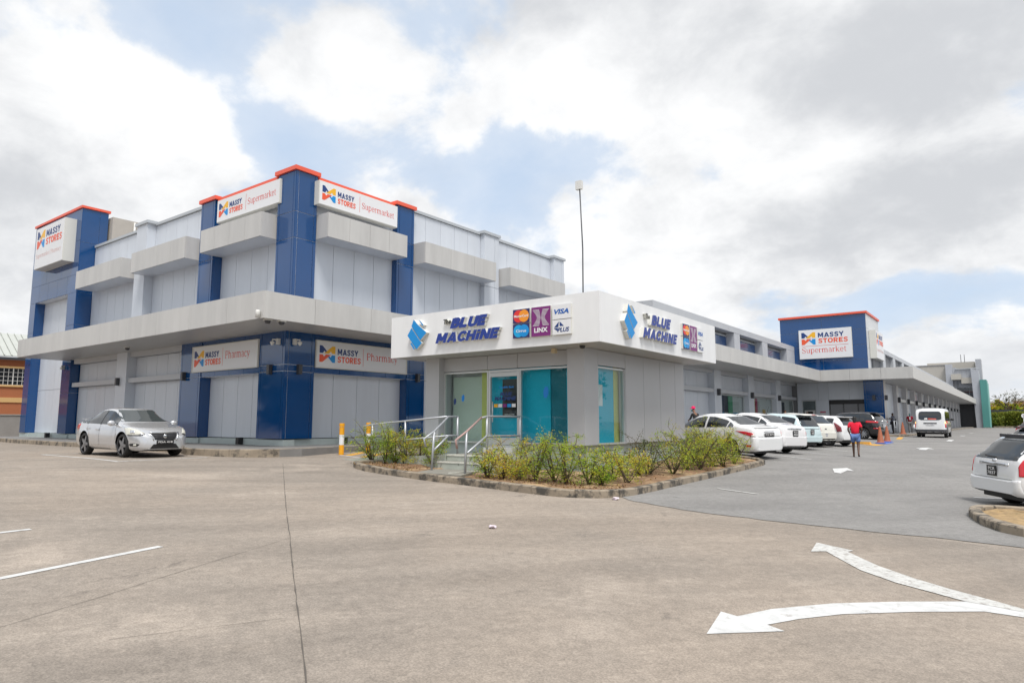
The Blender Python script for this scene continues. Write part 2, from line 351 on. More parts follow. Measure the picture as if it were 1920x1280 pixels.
def serif_mesh(s, m):
    if ('serif', s, m.name) in TXT: return TXT[('serif', s, m.name)]
    parts = []; x = 0; lay = 0
    for ch in s:
        adv, strokes = GL[ch]
        for pts, w in strokes:
            lay += 1; zz = (lay % 5) * .0004
            P = [Vector((a + x, b)) for a, b in pts]; v, f = [], []
            for i, p in enumerate(P):
                d = (P[min(i + 1, len(P) - 1)] - P[max(i - 1, 0)]).normalized(); n = Vector((-d.y, d.x)) * w / 2
                v += [(p.x + n.x, p.y + n.y, zz), (p.x - n.x, p.y - n.y, zz)]
            for i in range(len(P) - 1): f.append((2 * i, 2 * i + 1, 2 * i + 3, 2 * i + 2))
            parts.append((v, f))
        x += adv
    v, f = join_geo(parts); TXT[('serif', s, m.name)] = mesh('lettering', v, f, m); return TXT[('serif', s, m.name)]
def serif(name, parent, s, x0, y0, x1, y1, m, z=.006):
    """y0 = baseline, y1 = x-height line"""
    me = serif_mesh(s, m); co = np.array([v.co for v in me.vertices]); sx = (x1 - x0) / (co[:, 0].max() - co[:, 0].min())
    o = put(name, me, parent, (x0 - co[:, 0].min() * sx, y0, z)); o.scale = (sx, y1 - y0, 1); return o

BLK_GL = {
 'B': (.74, [[(.13, 0), (.13, 1)], [(.13, .88), (.47, .88), (.58, .8), (.6, .7), (.52, .56), (.13, .54)], [(.13, .54), (.5, .54), (.63, .42), (.64, .28), (.54, .14), (.13, .12)]]),
 'L': (.66, [[(.13, 0), (.13, 1)], [(.02, .12), (.64, .12)]]), 'E': (.68, [[(.13, 0), (.13, 1)], [(.02, .12), (.64, .12)], [(.02, .5), (.58, .5)], [(.02, .88), (.64, .88)]]),
 'U': (.78, [[(.13, 1), (.13, .3), (.2, .17), (.33, .12), (.45, .12), (.58, .17), (.65, .3), (.65, 1)]]),
 'M': (1.0, [[(.13, 0), (.13, 1)], [(.17, .98), (.48, .22)], [(.48, .22), (.79, .98)], [(.83, 1), (.83, 0)]]),
 'A': (.84, [[(.1, 0), (.42, .98)], [(.42, .98), (.74, 0)], [(.2, .27), (.64, .27)]]),
 'C': (.76, [[(.68, .7), (.58, .84), (.42, .89), (.27, .84), (.16, .7), (.13, .5), (.16, .3), (.27, .16), (.42, .11), (.58, .16), (.68, .3)]]),
 'H': (.78, [[(.13, 0), (.13, 1)], [(.65, 0), (.65, 1)], [(.1, .5), (.68, .5)]]), 'i': (.3, [[(.14, 0), (.14, .66)], [(.14, .78), (.14, 1)]]),
 'N': (.82, [[(.13, 0), (.13, 1)], [(.69, 0), (.69, 1)], [(.15, .95), (.67, .05)]]),
 'S': (.72, [[(.62, .74), (.54, .86), (.38, .91), (.22, .87), (.13, .74), (.17, .61), (.34, .53), (.53, .44), (.6, .29), (.52, .14), (.35, .09), (.18, .13), (.09, .27)]]),
 'T': (.7, [[(.35, 0), (.35, 1)], [(0, .89), (.7, .89)]]), 'O': (.84, [[(.42, .1), (.25, .15), (.13, .32), (.12, .5), (.13, .68), (.25, .85), (.42, .9), (.59, .85), (.71, .68), (.72, .5), (.71, .32), (.59, .15), (.42, .1)]]),
 'R': (.76, [[(.13, 0), (.13, 1)], [(.13, .88), (.45, .88), (.58, .8), (.61, .67), (.55, .54), (.42, .47), (.13, .46)], [(.36, .46), (.62, 0)]]),
 'Y': (.78, [[(.08, 1), (.39, .45)], [(.70, 1), (.39, .45)], [(.39, .5), (.39, 0)]])}
def block_mesh(s, w, depth, shear, m, side, gap=.06):
    key = ('block', s, w, depth, shear, m.name, side.name)
    if key in TXT: return TXT[key]
    V, F, MI = [], [], []; x = 0; lay = 0
    for ch in s:
        adv, strokes = BLK_GL[ch]
        for pts in strokes:
            lay += 1; d = depth + (lay % 6) * .0012; P = [Vector((a + x, b)) for a, b in pts]; L, Rr = [], []
            closed = (P[0] - P[-1]).length < 1e-6
            for i, p in enumerate(P):
                a = P[i - 1] if i else (P[-2] if closed else P[0]); b = P[i + 1] if i < len(P) - 1 else (P[1] if closed else P[-1])
                t = (b - a).normalized(); n = Vector((-t.y, t.x)) * w / 2; L.append(p + n); Rr.append(p - n)
            k = len(V)
            for q, r_ in zip(L, Rr): V += [(q.x + q.y * shear, q.y, d), (r_.x + r_.y * shear, r_.y, d), (q.x + q.y * shear, q.y, 0), (r_.x + r_.y * shear, r_.y, 0)]
            for i in range(len(P) - 1):
                a = k + 4 * i; b = a + 4
                F += [(a, a + 1, b + 1, b), (a, b, b + 2, a + 2), (a + 1, a + 3, b + 3, b + 1)]; MI += [0, 1, 1]
            e = k + 4 * (len(P) - 1); F += [(k, k + 2, k + 3, k + 1), (e, e + 1, e + 3, e + 2)]; MI += [1, 1]
        x += adv + gap
    me = mesh('lettering', V, F, m, mats=[m, side], fm=MI); TXT[key] = me; return me
def block(name, parent, s, x0, y0, x1, y1, m, z=0., depth=.003, w=.2, shear=0., side=None):
    me = block_mesh(s, w, depth, shear, m, side or m); co = np.array([v.co for v in me.vertices]); a, b = co.min(0), co.max(0)
    sx, sy = (x1 - x0) / (b[0] - a[0]), (y1 - y0) / (b[1] - a[1]); o = put(name, me, parent, (x0 - a[0] * sx, y0 - a[1] * sy, z)); o.scale = (sx, sy, 1); return o

# ------------------------------------------------------------ ground
def axis_pts(lo, hi, fa, fb, step):
    a = list(np.arange(fa, fb + .01, step)); x, s = fa, step
    while x > lo: s *= 1.5; x -= s; a.insert(0, x)
    x, s = fb, step
    while x < hi: s *= 1.5; x += s; a.append(x)
    return np.array(a)
GXA = axis_pts(-1600, 1600, -48, 16, .8); GYA = axis_pts(-700, 2600, -6.4, 92.8, .8)
def sheet(name, m, inside=None, dz=0., gx=GXA, gy=GYA):
    XX, YY = np.meshgrid(gx, gy, indexing='ij'); ZZ = gz(XX, YY) + dz
    n, k = XX.shape; v = np.stack([XX, YY, ZZ], -1).reshape(-1, 3); f = []
    for i in range(n - 1):
        for j in range(k - 1):
            if inside is None or inside((gx[i] + gx[i + 1]) / 2, (gy[j] + gy[j + 1]) / 2): f.append((i * k + j, (i + 1) * k + j, (i + 1) * k + j + 1, i * k + j + 1))
    me = mesh(name, v, f, m, True)
    bm = bmesh.new(); bm.from_mesh(me); bmesh.ops.delete(bm, geom=[q for q in bm.verts if not q.link_faces], context='VERTS'); bm.to_mesh(me); bm.free()
    return put(name, me)
def ground_mat(name, c1, c2, c3, streak, grain, dark):
    m = bpy.data.materials.new(name); m.use_nodes = True; nt = m.node_tree; b = nt.nodes['Principled BSDF']; L = nt.links.new
    g = nt.nodes.new('ShaderNodeNewGeometry')
    def noise(sc, det, ro, st=None, rotz=0.):
        src = g.outputs['Position']
        if st:
            mp = nt.nodes.new('ShaderNodeMapping'); mp.inputs[2].default_value = (0, 0, rotz); L(src, mp.inputs[0]); m2 = nt.nodes.new('ShaderNodeMapping'); m2.inputs[3].default_value = st; L(mp.outputs[0], m2.inputs[0]); src = m2.outputs[0]
        n = nt.nodes.new('ShaderNodeTexNoise'); n.inputs['Scale'].default_value = sc; n.inputs['Detail'].default_value = det; n.inputs['Roughness'].default_value = ro; L(src, n.inputs['Vector']); return n.outputs[0]
    def rng(v, a, bb, c=0., d=1.):
        n = nt.nodes.new('ShaderNodeMapRange'); n.interpolation_type = 'SMOOTHSTEP'; L(v, n.inputs[0])
        for i, q in enumerate((a, bb, c, d)): n.inputs[1 + i].default_value = q
        return n.outputs[0]
    def mix(fac, a, c):
        n = nt.nodes.new('ShaderNodeMix'); n.data_type = 'RGBA'
        L(fac, n.inputs[0])
        for i, q in ((6, a), (7, c)):
            if isinstance(q, tuple): n.inputs[i].default_value = (*q, 1)
            else: L(q, n.inputs[i])
        return n.outputs[2]
    def mul(c, f):
        n = nt.nodes.new('ShaderNodeVectorMath'); n.operation = 'SCALE'; L(c, n.inputs[0]); L(f, n.inputs['Scale']); return n.outputs[0]
    c = mix(rng(noise(.16, 5, .6), .38, .62), c1, c2)
    c = mix(rng(noise(.55, 8, .68), .5, .72), c, c3)                                  # broad blotches
    c = mul(c, rng(noise(.9, 8, .72, (1, .22, 1), .6), .35, .7, 1.10, 1 - streak))      # tyre-dragged dirt
    c = mix(rng(noise(1.7, 9, .8, (1, .35, 1), -.35),   .59, .70, 0., .6), c, dark)      # oily marks
    c = mul(c, rng(noise(9, 8, .8), .34, .68, .86, 1.13))
    c = mix(rng(noise(3.2, 9, .78, (1, .4, 1), .3), .60, .70, 0., .4), c, c3)            # pale scuffs
    c = mix(rng(noise(14, 6, .8), .60, .70, 0., .5), c, dark)                            # pitted grains
    c = mul(c, rng(noise(60, 3, .75), .3, .7, 1 - grain * 1.5, 1 + grain * 1.5))                  # aggregate
    c = mul(c, rng(noise(260, 2, .6), .62, .74, 1., 1.25))
    L(c, b.inputs['Base Color']); b.inputs['Roughness'].default_value = .86; b.inputs['Specular IOR Level'].default_value = .3
    bp = nt.nodes.new('ShaderNodeBump'); bp.inputs['Strength'].default_value = .35; bp.inputs['Distance'].default_value = .006; L(noise(90, 5, .7), bp.inputs['Height']); L(bp.outputs[0], b.inputs['Normal'])
    return m
M_GROUND = ground_mat('worn_concrete', (.308, .262, .218), (.262, .229, .196), (.362, .312, .264), .15, .15, (.125, .110, .097))
M_ASPH = ground_mat('aged_asphalt', (.222, .216, .209), (.243, .236, .227), (.202, .198, .192), .12, .12, (.11, .108, .106))
prop(sheet('ground', M_GROUND), kind='structure')
SEAM = [(-6.75, 12.6), (-6.3, 12.15), (-4.77, 11.75), (-4.1, 11.8), (-3.33, 11.8), (-2.52, 11.92), (-1.81, 12.05), (-1.19, 12.2), (-.09, 12.25), (8, 12.6), (40, 13.5)]
_r = random.Random(5); _s = []
for _a, _b in zip(SEAM[:-2], SEAM[1:-1]):
    _n = max(2, int((Vector(_b) - Vector(_a)).length / .22))
    for _k in range(_n): _s.append((_a[0] + (_b[0] - _a[0]) * _k / _n + _r.uniform(-.02, .02), _a[1] + (_b[1] - _a[1]) * _k / _n + _r.uniform(-.035, .035)))
SEAM = _s + SEAM[-2:]
def sheet_poly(name, m, pts, dz, parent=None, cell=.6):
    """a flat marking or overlay draped on the land: outline filled, cut into small cells"""
    bm = bmesh.new(); vs = [bm.verts.new((x, y, 0)) for x, y in pts]; bm.faces.new(vs); bmesh.ops.triangulate(bm, faces=bm.faces)
    xs = [p[0] for p in pts]; ys = [p[1] for p in pts]
    for ax, (a, b) in ((0, (min(xs), max(xs))), (1, (min(ys), max(ys)))):
        q = math.floor(a / cell) * cell + cell
        while q < b:
            co = [0, 0, 0]; no = [0, 0, 0]; co[ax] = q; no[ax] = 1
            bmesh.ops.bisect_plane(bm, geom=bm.verts[:] + bm.edges[:] + bm.faces[:], plane_co=co, plane_no=no); q += cell
    bmesh.ops.recalc_face_normals(bm, faces=bm.faces)
    bm.verts.ensure_lookup_table(); P = np.array([(v.co.x, v.co.y) for v in bm.verts]); Z = gz(P[:, 0], P[:, 1]) + dz
    for v, z in zip(bm.verts, Z): v.co.z = float(z)
    if sum(f.normal.z for f in bm.faces) < 0: bmesh.ops.reverse_faces(bm, faces=bm.faces)
    me = bpy.data.meshes.new(name); bm.to_mesh(me); bm.free(); me.materials.append(m)
    return put(name, me, parent)
near = sheet_poly('asphalt_lane', M_ASPH, [(-12.8, 32), (-12.8, 22.4), (-6.75, 22.4)] + SEAM[:-1] + [(8, 32)], .008, cell=.8)
far = sheet('asphalt_far', M_ASPH, lambda x, y: (-12.8 < x < 40 and 32 < y < 150) or (8 < x < 40 and 12.8 < y < 32), .008)
_bm = bmesh.new(); _bm.from_mesh(near.data); _bm.from_mesh(far.data); _bm.to_mesh(near.data); _bm.free(); bpy.data.objects.remove(far)
prop(near, kind='structure')
# ------------------------------------------------------------ kerbs, beds, pavements
def kerb(name, pts, w=.15, h=.14, top=None, m=M_CONC, stone=1.0, closed=False):
    """kerb stones along a line of points; pts give the outer face, the stone lies to the left of the direction of travel"""
    rt = root(name, (pts[0][0], pts[0][1], 0), kind='structure')
    P = [Vector((x, y)) for x, y in pts]; seg = []
    d = [0]
    for a, b in zip(P, P[1:]): d.append(d[-1] + (b - a).length)
    n = max(1, round(d[-1] / stone))
    def at(s):
        for i in range(len(P) - 1):
            if s <= d[i + 1] + 1e-6:
                t = (s - d[i]) / max(d[i + 1] - d[i], 1e-6); return P[i].lerp(P[i + 1], t), (P[i + 1] - P[i]).normalized()
        return P[-1], (P[-1] - P[-2]).normalized()
    for k in range(n):
        a, b = d[-1] * k / n + (.006 if k else 0), d[-1] * (k + 1) / n - .006
        rows = []
        cuts = sorted({a, b, *[q for q in d if a + .05 < q < b - .05]})
        jig = rnd.uniform(-.008, .008)
        for s in cuts:
            p, _ = at(s); t1 = at(max(s - .12, 0))[1]; t2 = at(min(s + .12, d[-1]))[1]; t = (t1 + t2).normalized(); nrm = Vector((-t.y, t.x))
            o_, i_ = p, p + nrm * w; zo = gzf(o_.x, o_.y); zt = (top if top is not None else zo + h) + jig; c = .02
            oc = o_ + nrm * c; ic = i_ - nrm * c
            rows.append([(o_.x, o_.y, zo - .15), (o_.x, o_.y, zt - c), (oc.x, oc.y, zt), (ic.x, ic.y, zt), (i_.x, i_.y, zt - c), (i_.x, i_.y, zo - .15)])
        v = [q for r in rows for q in r]; f = []
        for i in range(len(rows) - 1):
            for j in range(5): f.append((i * 6 + j, (i + 1) * 6 + j, (i + 1) * 6 + j + 1, i * 6 + j + 1))
        f += [tuple(range(6)), tuple(range(len(v) - 6, len(v)))]
        base = Vector(v[0]); me = mesh('kerb_stone', [Vector(q) - base for q in v], f, m); fix(me)
        put('kerb_stone', me, rt, base, None, True)
    return rt
BED = [(-14.9, 13.5), (-15.15, 13.1), (-15.1, 12.6), (-14.63, 12.3), (-14.05, 12.1), (-13.25, 12.0), (-12.46, 11.97), (-11.62, 11.89), (-11.0, 11.86), (-10.27, 11.8), (-9.78, 11.72), (-8.7, 11.56), (-7.97, 11.48), (-7.47, 11.51), (-7.13, 11.68), (-6.82, 11.98), (-6.63, 12.35), (-6.55, 12.9), (-6.57, 13.89), (-6.62, 14.8), (-6.66, 16.2), (-6.65, 17.6), (-6.6, 19.03), (-6.52, 20.4), (-6.45, 21.5), (-6.5, 21.85), (-6.75, 22.1), (-7.6, 22.35), (-9.0, 22.5)]
kerb('planting_bed_kerb', BED, .17, .16)
def soil(name, pts, m, rise, seed, hump=.05, cell=.25):
    bm = bmesh.new(); vs = [bm.verts.new((x, y, 0)) for x, y in pts]; bm.faces.new(vs); bmesh.ops.triangulate(bm, faces=bm.faces)
    xs = [p[0] for p in pts]; ys = [p[1] for p in pts]
    for ax, (a, b) in ((0, (min(xs), max(xs))), (1, (min(ys), max(ys)))):
        q = a + cell
        while q < b:
            co = [0, 0, 0]; no = [0, 0, 0]; co[ax] = q; no[ax] = 1
            bmesh.ops.bisect_plane(bm, geom=bm.verts[:] + bm.edges[:] + bm.faces[:], plane_co=co, plane_no=no); q += cell
    r = random.Random(seed)
    bm.verts.ensure_lookup_table(); Z = gz(np.array([v.co.x for v in bm.verts]), np.array([v.co.y for v in bm.verts]))
    for v, z in zip(bm.verts, Z): v.co.z = float(z) + rise + (r.uniform(-.02, .05) if not v.is_boundary else 0)
    bmesh.ops.recalc_face_normals(bm, faces=bm.faces)
    if sum(f.normal.z for f in bm.faces) < 0: bmesh.ops.reverse_faces(bm, faces=bm.faces)
    me = bpy.data.meshes.new(name); bm.to_mesh(me); bm.free(); me.materials.append(m)
    me.polygons.foreach_set('use_smooth', [True] * len(me.polygons))
    return prop(put(name, me), kind='structure')
inner = [(-14.75, 13.35), (-14.98, 13.0), (-14.93, 12.7), (-14.55, 12.46), (-14.0, 12.27), (-13.2, 12.17), (-11.6, 12.06), (-10.25, 11.97), (-8.7, 11.73), (-7.95, 11.66), (-7.5, 11.69), (-7.22, 11.83), (-6.97, 12.08), (-6.8, 12.4), (-6.72, 12.95), (-6.75, 13.9), (-6.8, 14.8), (-6.83, 16.2), (-6.82, 17.6), (-6.77, 19.03), (-6.69, 20.4), (-6.62, 21.5), (-6.8, 21.93), (-7.6, 22.18), (-9.0, 22.33), (-9.16, 22.3), (-9.16, 15.5), (-10.6, 15.5), (-10.6, 13.4), (-14.0, 13.75)]
soil('bed_soil', inner, M_SOIL, .09, 3)
ISL = [(1.2, 13.3), (-.09, 13.46), (-.38, 13.78), (-.63, 14.36), (-.81, 15.1), (-.92, 15.8), (-.93, 16.3), (-.84, 16.75), (-.6, 17.05), (-.07, 17.3), (1.2, 17.5)]
ISL2 = list(reversed(ISL))
kerb('island_kerb', ISL2, .2, .15, m=M_CONC)
M_STRAW = mat('dry_grass_soil', (.34, .235, .12), .95, var=.35, vscale=6, bump=.8, bscale=40, stain=((.17, .13, .06), 3, .55, .68))
soil('island_soil', [(1.2, 13.5), (0, 13.66), (-.22, 13.9), (-.45, 14.42), (-.62, 15.12), (-.73, 15.8), (-.74, 16.28), (-.66, 16.6), (-.5, 16.86), (-.05, 17.1), (1.2, 17.3)], M_STRAW, .07, 5)
def slab(name, pts, z0, z1, m):
    v, f = poly_geo(pts, z1 - z0); me = mesh(name, v, f, m); fix(me)
    return prop(put(name, me, None, (0, 0, z0)), kind='structure')
PAV = [(-48.5, 12.45), (-43.4, 12.3), (-35.8, 11.75), (-31.7, 11.65), (-22.8, 11.6), (-21.7, 11.2), (-20.1, 11.45), (-19.2, 11.9), (-18.87, 12.5), (-18.74, 13.3), (-19.05, 14.55), (-19.4, 17.0), (-19.4, 33.5)]
slab('pavement', [(x + .12 * (i > 8), y + .12) for i, (x, y) in enumerate(PAV)] + [(-22.6, 33.5), (-22.6, 15.8), (-48.5, 15.8)], -.3, .195, M_PAVE)
kerb('pavement_kerb', PAV, .16, .2, top=.205, stone=1.6)
slab('entrance_pavement', [(-15.6, 55.2), (-6.9, 55.2), (-6.75, 56.2), (-6.75, 63), (-7.1, 107), (-7.1, 152), (-9, 152), (-9, 61.7), (-15.6, 61.7)], -.3, .145, M_PAVE)
kerb('entrance_kerb', [(-15.6, 55.05), (-7.0, 55.05), (-6.7, 55.3), (-6.6, 56.2), (-6.6, 63), (-6.95, 107), (-6.95, 150)], .16, .15, top=.15, stone=4)
slab('shopfront_pavement', [(-15.6, 33.0), (-12.75, 33.0), (-12.75, 55.04), (-15.6, 55.04)], -.3, .14, M_PAVE)
kerb('shopfront_kerb', [(-12.6, 32.9), (-12.6, 55.0)], .16, .15, top=.145, stone=3)

# ------------------------------------------------------------ painted markings and joints
def mark(name, pts, m=M_PAINTW, dz=.018, cell=.4): return prop(sheet_poly(name, m, pts, dz, cell=cell), kind='structure')
def stripe(name, a, b, w, m=M_PAINTW, dz=.018):
    a, b = Vector(a), Vector(b); n = (b - a).normalized(); n = Vector((-n.y, n.x)) * w / 2
    return mark(name, [tuple(a + n), tuple(b + n), tuple(b - n), tuple(a - n)], m, dz)
A1 = [(-2.1, 5.34), (-2.23, 6.02), (-2.07, 5.98), (-1.91, 6.41), (-1.52, 7.01), (-1.07, 7.5), (-.54, 8.0), (-.32, 8.11), (-.1, 8.04), (.6, 7.75), (1.4, 7.1), (1.3, 6.85), (.5, 7.45), (-.1, 7.71), (-.39, 7.69), (-.89, 7.22), (-1.38, 6.68), (-1.64, 6.26), (-1.8, 5.91), (-1.64, 5.83)]
mark('turn_arrow', A1, M_PAINTW, .005)
A2 = [(-2.3, 9.51), (-2.4, 10.27), (-1.89, 10.02), (-1.93, 9.87), (-1.48, 9.2), (-1.06, 8.76), (-.71, 8.47), (-.29, 8.19), (-.1, 8.05), (-.1, 7.92), (-.35, 7.96), (-.57, 8.0), (-.81, 8.15), (-1.19, 8.38), (-1.59, 8.77), (-1.92, 9.3), (-2.15, 9.68)]
mark('worn_arrow', A2, M_PAINTWORN, .007)
mark('lane_arrow', [(-4.45, 21.55), (-4.27, 21.5), (-4.27, 22.45), (-4.08, 22.45), (-4.4, 23.1), (-4.68, 22.45), (-4.46, 22.45)])
mark('lane_arrow_far', [(-3.98, 37.6), (-3.7, 37.6), (-3.7, 38.8), (-3.45, 38.8), (-3.84, 40.0), (-4.23, 38.8), (-3.98, 38.8)])
for a, b in [((-5.75, 15.6), (-4.76, 15.4)), ((-8.6, 25.35), (-5.77, 24.59)), ((-9.4, 30.15), (-6.01, 28.68)), ((-9.6, 33.25), (-6.13, 32.46)), ((-9.6, 35.5), (-7.0, 34.8)), ((-1.01, 19.56), (1.6, 21.3)), ((-.9, 28), (2, 30))]: stripe('bay_line', a, b, .1, M_PAINTWORN if b[1] < 16 else M_PAINTW)
for p in [(-3.61, 50.3), (-3.54, 60.5), (-3.8, 77.3)]: stripe('lane_dash', (p[0], p[1] - .9), (p[0] + .02, p[1] + .9), .28)
stripe('bay_line', (-7.45, .2), (-8.31, 4.05), .1, dz=.005); stripe('bay_line', (-10.45, .6), (-10.53, 3.42), .1, dz=.005)
stripe('bay_line', (-25.5, 8.42), (-19.95, 8.42), .09, dz=.005); stripe('bay_line', (-19.99, 8.37), (-20.0, 11.0), .09, dz=.005); stripe('bay_line', (-25.3, 8.4), (-25.3, 11.2), .09, dz=.005)
stripe('hatch_line', (-18.2, 14.6), (-17.0, 14.45), .09, dz=.005); stripe('hatch_line', (-18.5, 16.6), (-17.6, 16.9), .09, dz=.005)
for a, b in [((-17.9, 14.7), (-18.75, 16.2)), ((-17.1, 14.7), (-18.0, 16.6))]: stripe('hatch_bar', a, b, .28, M_PAINTY, .005)
mark('disabled_bay_yellow', [(-6.7, 38.9), (-5.95, 38.7), (-5.75, 40.0), (-6.3, 40.3)], M_PAINTY); mark('disabled_bay_blue', [(-6.35, 41.3), (-5.85, 41.3), (-5.85, 44.2), (-6.35, 44.4)], M_PAINTB)
stripe('hatch_bar', (-6.22, 48.7), (-6.5, 52.4), .3, M_PAINTY); stripe('bay_line', (-9.4, 48.5), (-5.6, 47.6), .12)
M_CRACK = mat('joint_dark', (.10, .088, .076), .9)  # dark brown of the slab joint lines themselves
def joint(pts, w, seed):
    r = random.Random(seed); P = []
    for a, b in zip(pts, pts[1:]):
        n = max(2, int((Vector(b) - Vector(a)).length / .18))
        for k in range(n): t = k / n; P.append(Vector(a).lerp(Vector(b), t) + Vector((r.uniform(-.004, .004), r.uniform(-.004, .004))))
    P.append(Vector(pts[-1])); v, f = [], []
    for i, p in enumerate(P):
        d = (P[min(i + 1, len(P) - 1)] - P[max(i - 1, 0)]).normalized(); n = Vector((-d.y, d.x)) * w * r.uniform(.35, 1.15) / 2
        for q in (p + n, p - n): v.append((q.x, q.y, gzf(q.x, q.y) + .005))
    for i in range(len(P) - 1): f.append((2 * i, 2 * i + 1, 2 * i + 3, 2 * i + 2))
    return prop(put('slab_joint', mesh('slab_joint', v, f, M_CRACK)), kind='structure')
joint([(-16.8, 11.49), (-9.52, 6.61), (-7.63, 5.37), (-6.18, 4.4), (-4.56, 3.33), (-3.68, 2.75), (-2.2, 1.7)], .013, 1)
joint([(-6.0, 1.3), (-6.28, 1.89), (-6.59, 2.7), (-7.0, 3.69), (-7.68, 5.4)], .006, 2)
joint([(-5.4, 2.3), (-4.9, 3.4)], .005, 3); joint([(-21, 6.2), (-13.8, 9.4)], .006, 4)

# ------------------------------------------------------------ supermarket block
XL, YL, XU, YU = -21.2, 14.4, -21.45, 14.75
B = root('supermarket_building', (-21.2, 14.4, 0), 'two storey grey and blue clad supermarket with orange topped corner pillars', 'building')
G = .018
def cells(fn, us, zs, m, depth, gap=G, name='wall_panel'):
    """a field of separate cladding panels; fn places one panel given its u and z range"""
    for a, b in zip(us, us[1:]):
        for c, d in zip(zs, zs[1:]): fn(name, m, a + gap / 2, b - gap / 2, c + gap / 2, d - gap / 2, depth)
def facX(par, X):       # wall facing +X, front at X
    return lambda n, m, a, b, c, d, t: bx(n, par, m, X - t, X, a, b, c, d)
def facY(par, Y):       # wall facing -Y, front at Y
    return lambda n, m, a, b, c, d, t: bx(n, par, m, a, b, Y, Y + t, c, d)
def div(a, b, n): return [a + (b - a) * i / n for i in range(n + 1)]
Z0 = .44
# solid cores (joint colour shows between the panels)
bx('core', B, M_GREY_D, -47.2, -21.65, 14.95, 33.6, .2, 4.6)
bx('core', B, M_GREY_D, -47.2, -21.77, 15.22, 33.6, 4.6, 10.4)
bx('roof', B, mat('roof_felt', (.2, .2, .2), .9), -47.1, -22.1, 15.5, 33.5, 10.4, 10.43)
bx('plinth', B, M_PLINTH, -47.3, -21.32, 14.52, 33.6, .15, Z0 - .02)
for X0, X1 in ((-22.9, -21.14), (-28.75, -27.06), (-41.6, -40.5), (-47.5, -46.2)): bx('plinth', B, M_PLINTH, X0, X1, 14.44, 14.9, .15, Z0 - .03)
# --- lower storey, right facade (+X)
def blue_pillar_X(y0, y1, X, z0, z1, zj, inner=.15, back=.9):
    bx('pillar_core', B, M_BLUEJ, X - back, X - .03, y0 + .02, y1 - .02, z0 + .01, z1)
    cells(facX(B, X), [y0, y0 + inner, y1 - inner, y1], [z0, *zj, z1], M_BLUE, .028, .022, 'blue_panel')
    for s in (y0, y1): pass
def blue_pillar_Y(x0, x1, Y, z0, z1, zj, inner=.15, back=.9):
    bx('pillar_core', B, M_BLUEJ, x0 + .02, x1 - .02, Y + .03, Y + back, z0 + .01, z1)
    cells(facY(B, Y), [x0, x0 + inner, x1 - inner, x1], [z0, *zj, z1], M_BLUE, .028, .022, 'blue_panel')
ZL = 4.4
blue_pillar_X(14.4, 15.7, XL, Z0, ZL, [2.9, 3.14]); blue_pillar_Y(-22.84, -21.2, YL, Z0, ZL, [2.9, 3.14])
blue_pillar_X(20.5, 21.6, XL, Z0, ZL, [2.9, 3.14]); blue_pillar_Y(-28.75, -27.06, YL, Z0, ZL, [2.9, 3.14])
for y in (20.5, 21.6): bx('pillar_return', B, M_BLUE, XL - .45, XL - .03, y - .012 if y < 21 else y - .01, y + .01, Z0, ZL)
for x in (-27.06, -28.75): bx('pillar_return', B, M_BLUE, x - .012, x + .01, YL + .03, YL + .5, Z0, ZL)
bx('pillar_return', B, M_BLUE, XL - .45, XL - .03, 15.69, 15.71, Z0, ZL); bx('pillar_return', B, M_BLUE, -22.85, -22.83, YL + .03, YL + .5, Z0, ZL)
# headers over the shutters
bx('header_core', B, M_BLUEJ, XL - .4, XL - .06, 15.71, 20.49, 2.89, ZL); cells(facX(B, XL - .03), div(15.71, 20.49, 4), [2.89, 3.14, 4.14, ZL], M_BLUE, .026, .014, 'blue_panel')
bx('header_core', B, M_BLUEJ, -27.05, -22.85, YL + .06, YL + .45, 2.89, ZL); cells(facY(B, YL + .03), div(-27.05, -22.85, 4), [2.89, 3.14, 4.14, ZL], M_BLUE, .026, .014, 'blue_panel')
cells(facX(B, XL - .40), div(15.71, 20.49, 4), [Z0, 2.9], M_GREY, .03); cells(facY(B, YL + .45), div(-27.05, -22.85, 4), [Z0, 2.9], M_GREY, .03)
cells(facX(B, XL - .2), div(21.62, 33.6, 10), [Z0, 2.9, 4.4], M_GREY, .03)
# grey bays to the left, with band and pilaster
def band_bay_Y(x0, x1):
    bx('band', B, M_TRIM, x0, x1, YL + .1, YL + .42, 2.91, 3.13); bx('top_beam', B, M_TRIM, x0, x1, YL + .12, YL + .4, 4.14, ZL)
    n = max(2, round((x1 - x0) / 1.1)); cells(facY(B, YL + .45), div(x0, x1, n), [3.13, 4.14], M_GREY, .03); cells(facY(B, YL + .45), div(x0, x1, n), [Z0, 2.91], M_GREY, .03)
band_bay_Y(-33.9, -28.76); band_bay_Y(-40.5, -35.0)
bx('pilaster', B, M_GREY, -35.0, -33.9, YL, YL + .5, Z0, ZL)
# --- tower at the far left
cells(facY(B, YL), [-47.43, -46.55], [Z0, 2.6, 4.4, 6.3, 8.1], M_BLUE, .05, .014, 'blue_panel'); cells(facY(B, YL), [-41.75, -40.6], [Z0, 2.6, 4.4, 6.3, 8.1], M_BLUE, .05, .014, 'blue_panel')
cells(facY(B, YL), div(-47.43, -40.6, 5), [8.1, 9.1], M_BLUE, .05, .014, 'blue_panel'); cells(facY(B, YL), [-47.43, -45.1, -42.9, -40.6], [9.1, 11.0, 12.8], M_BLUE, .05, .014, 'blue_panel')
for a, b in ((-47.42, -46.56), (-41.74, -40.61)): bx('tower_core', B, M_BLUEJ, a, b, YL + .05, YL + .6, Z0, 8.1)
bx('tower_core', B, M_BLUEJ, -47.42, -40.62, YL + .05, 15.72, 8.1, 12.8)
bx('pillar_return', B, M_BLUE, -46.56, -46.54, YL + .04, YL + .55, Z0, 8.08)
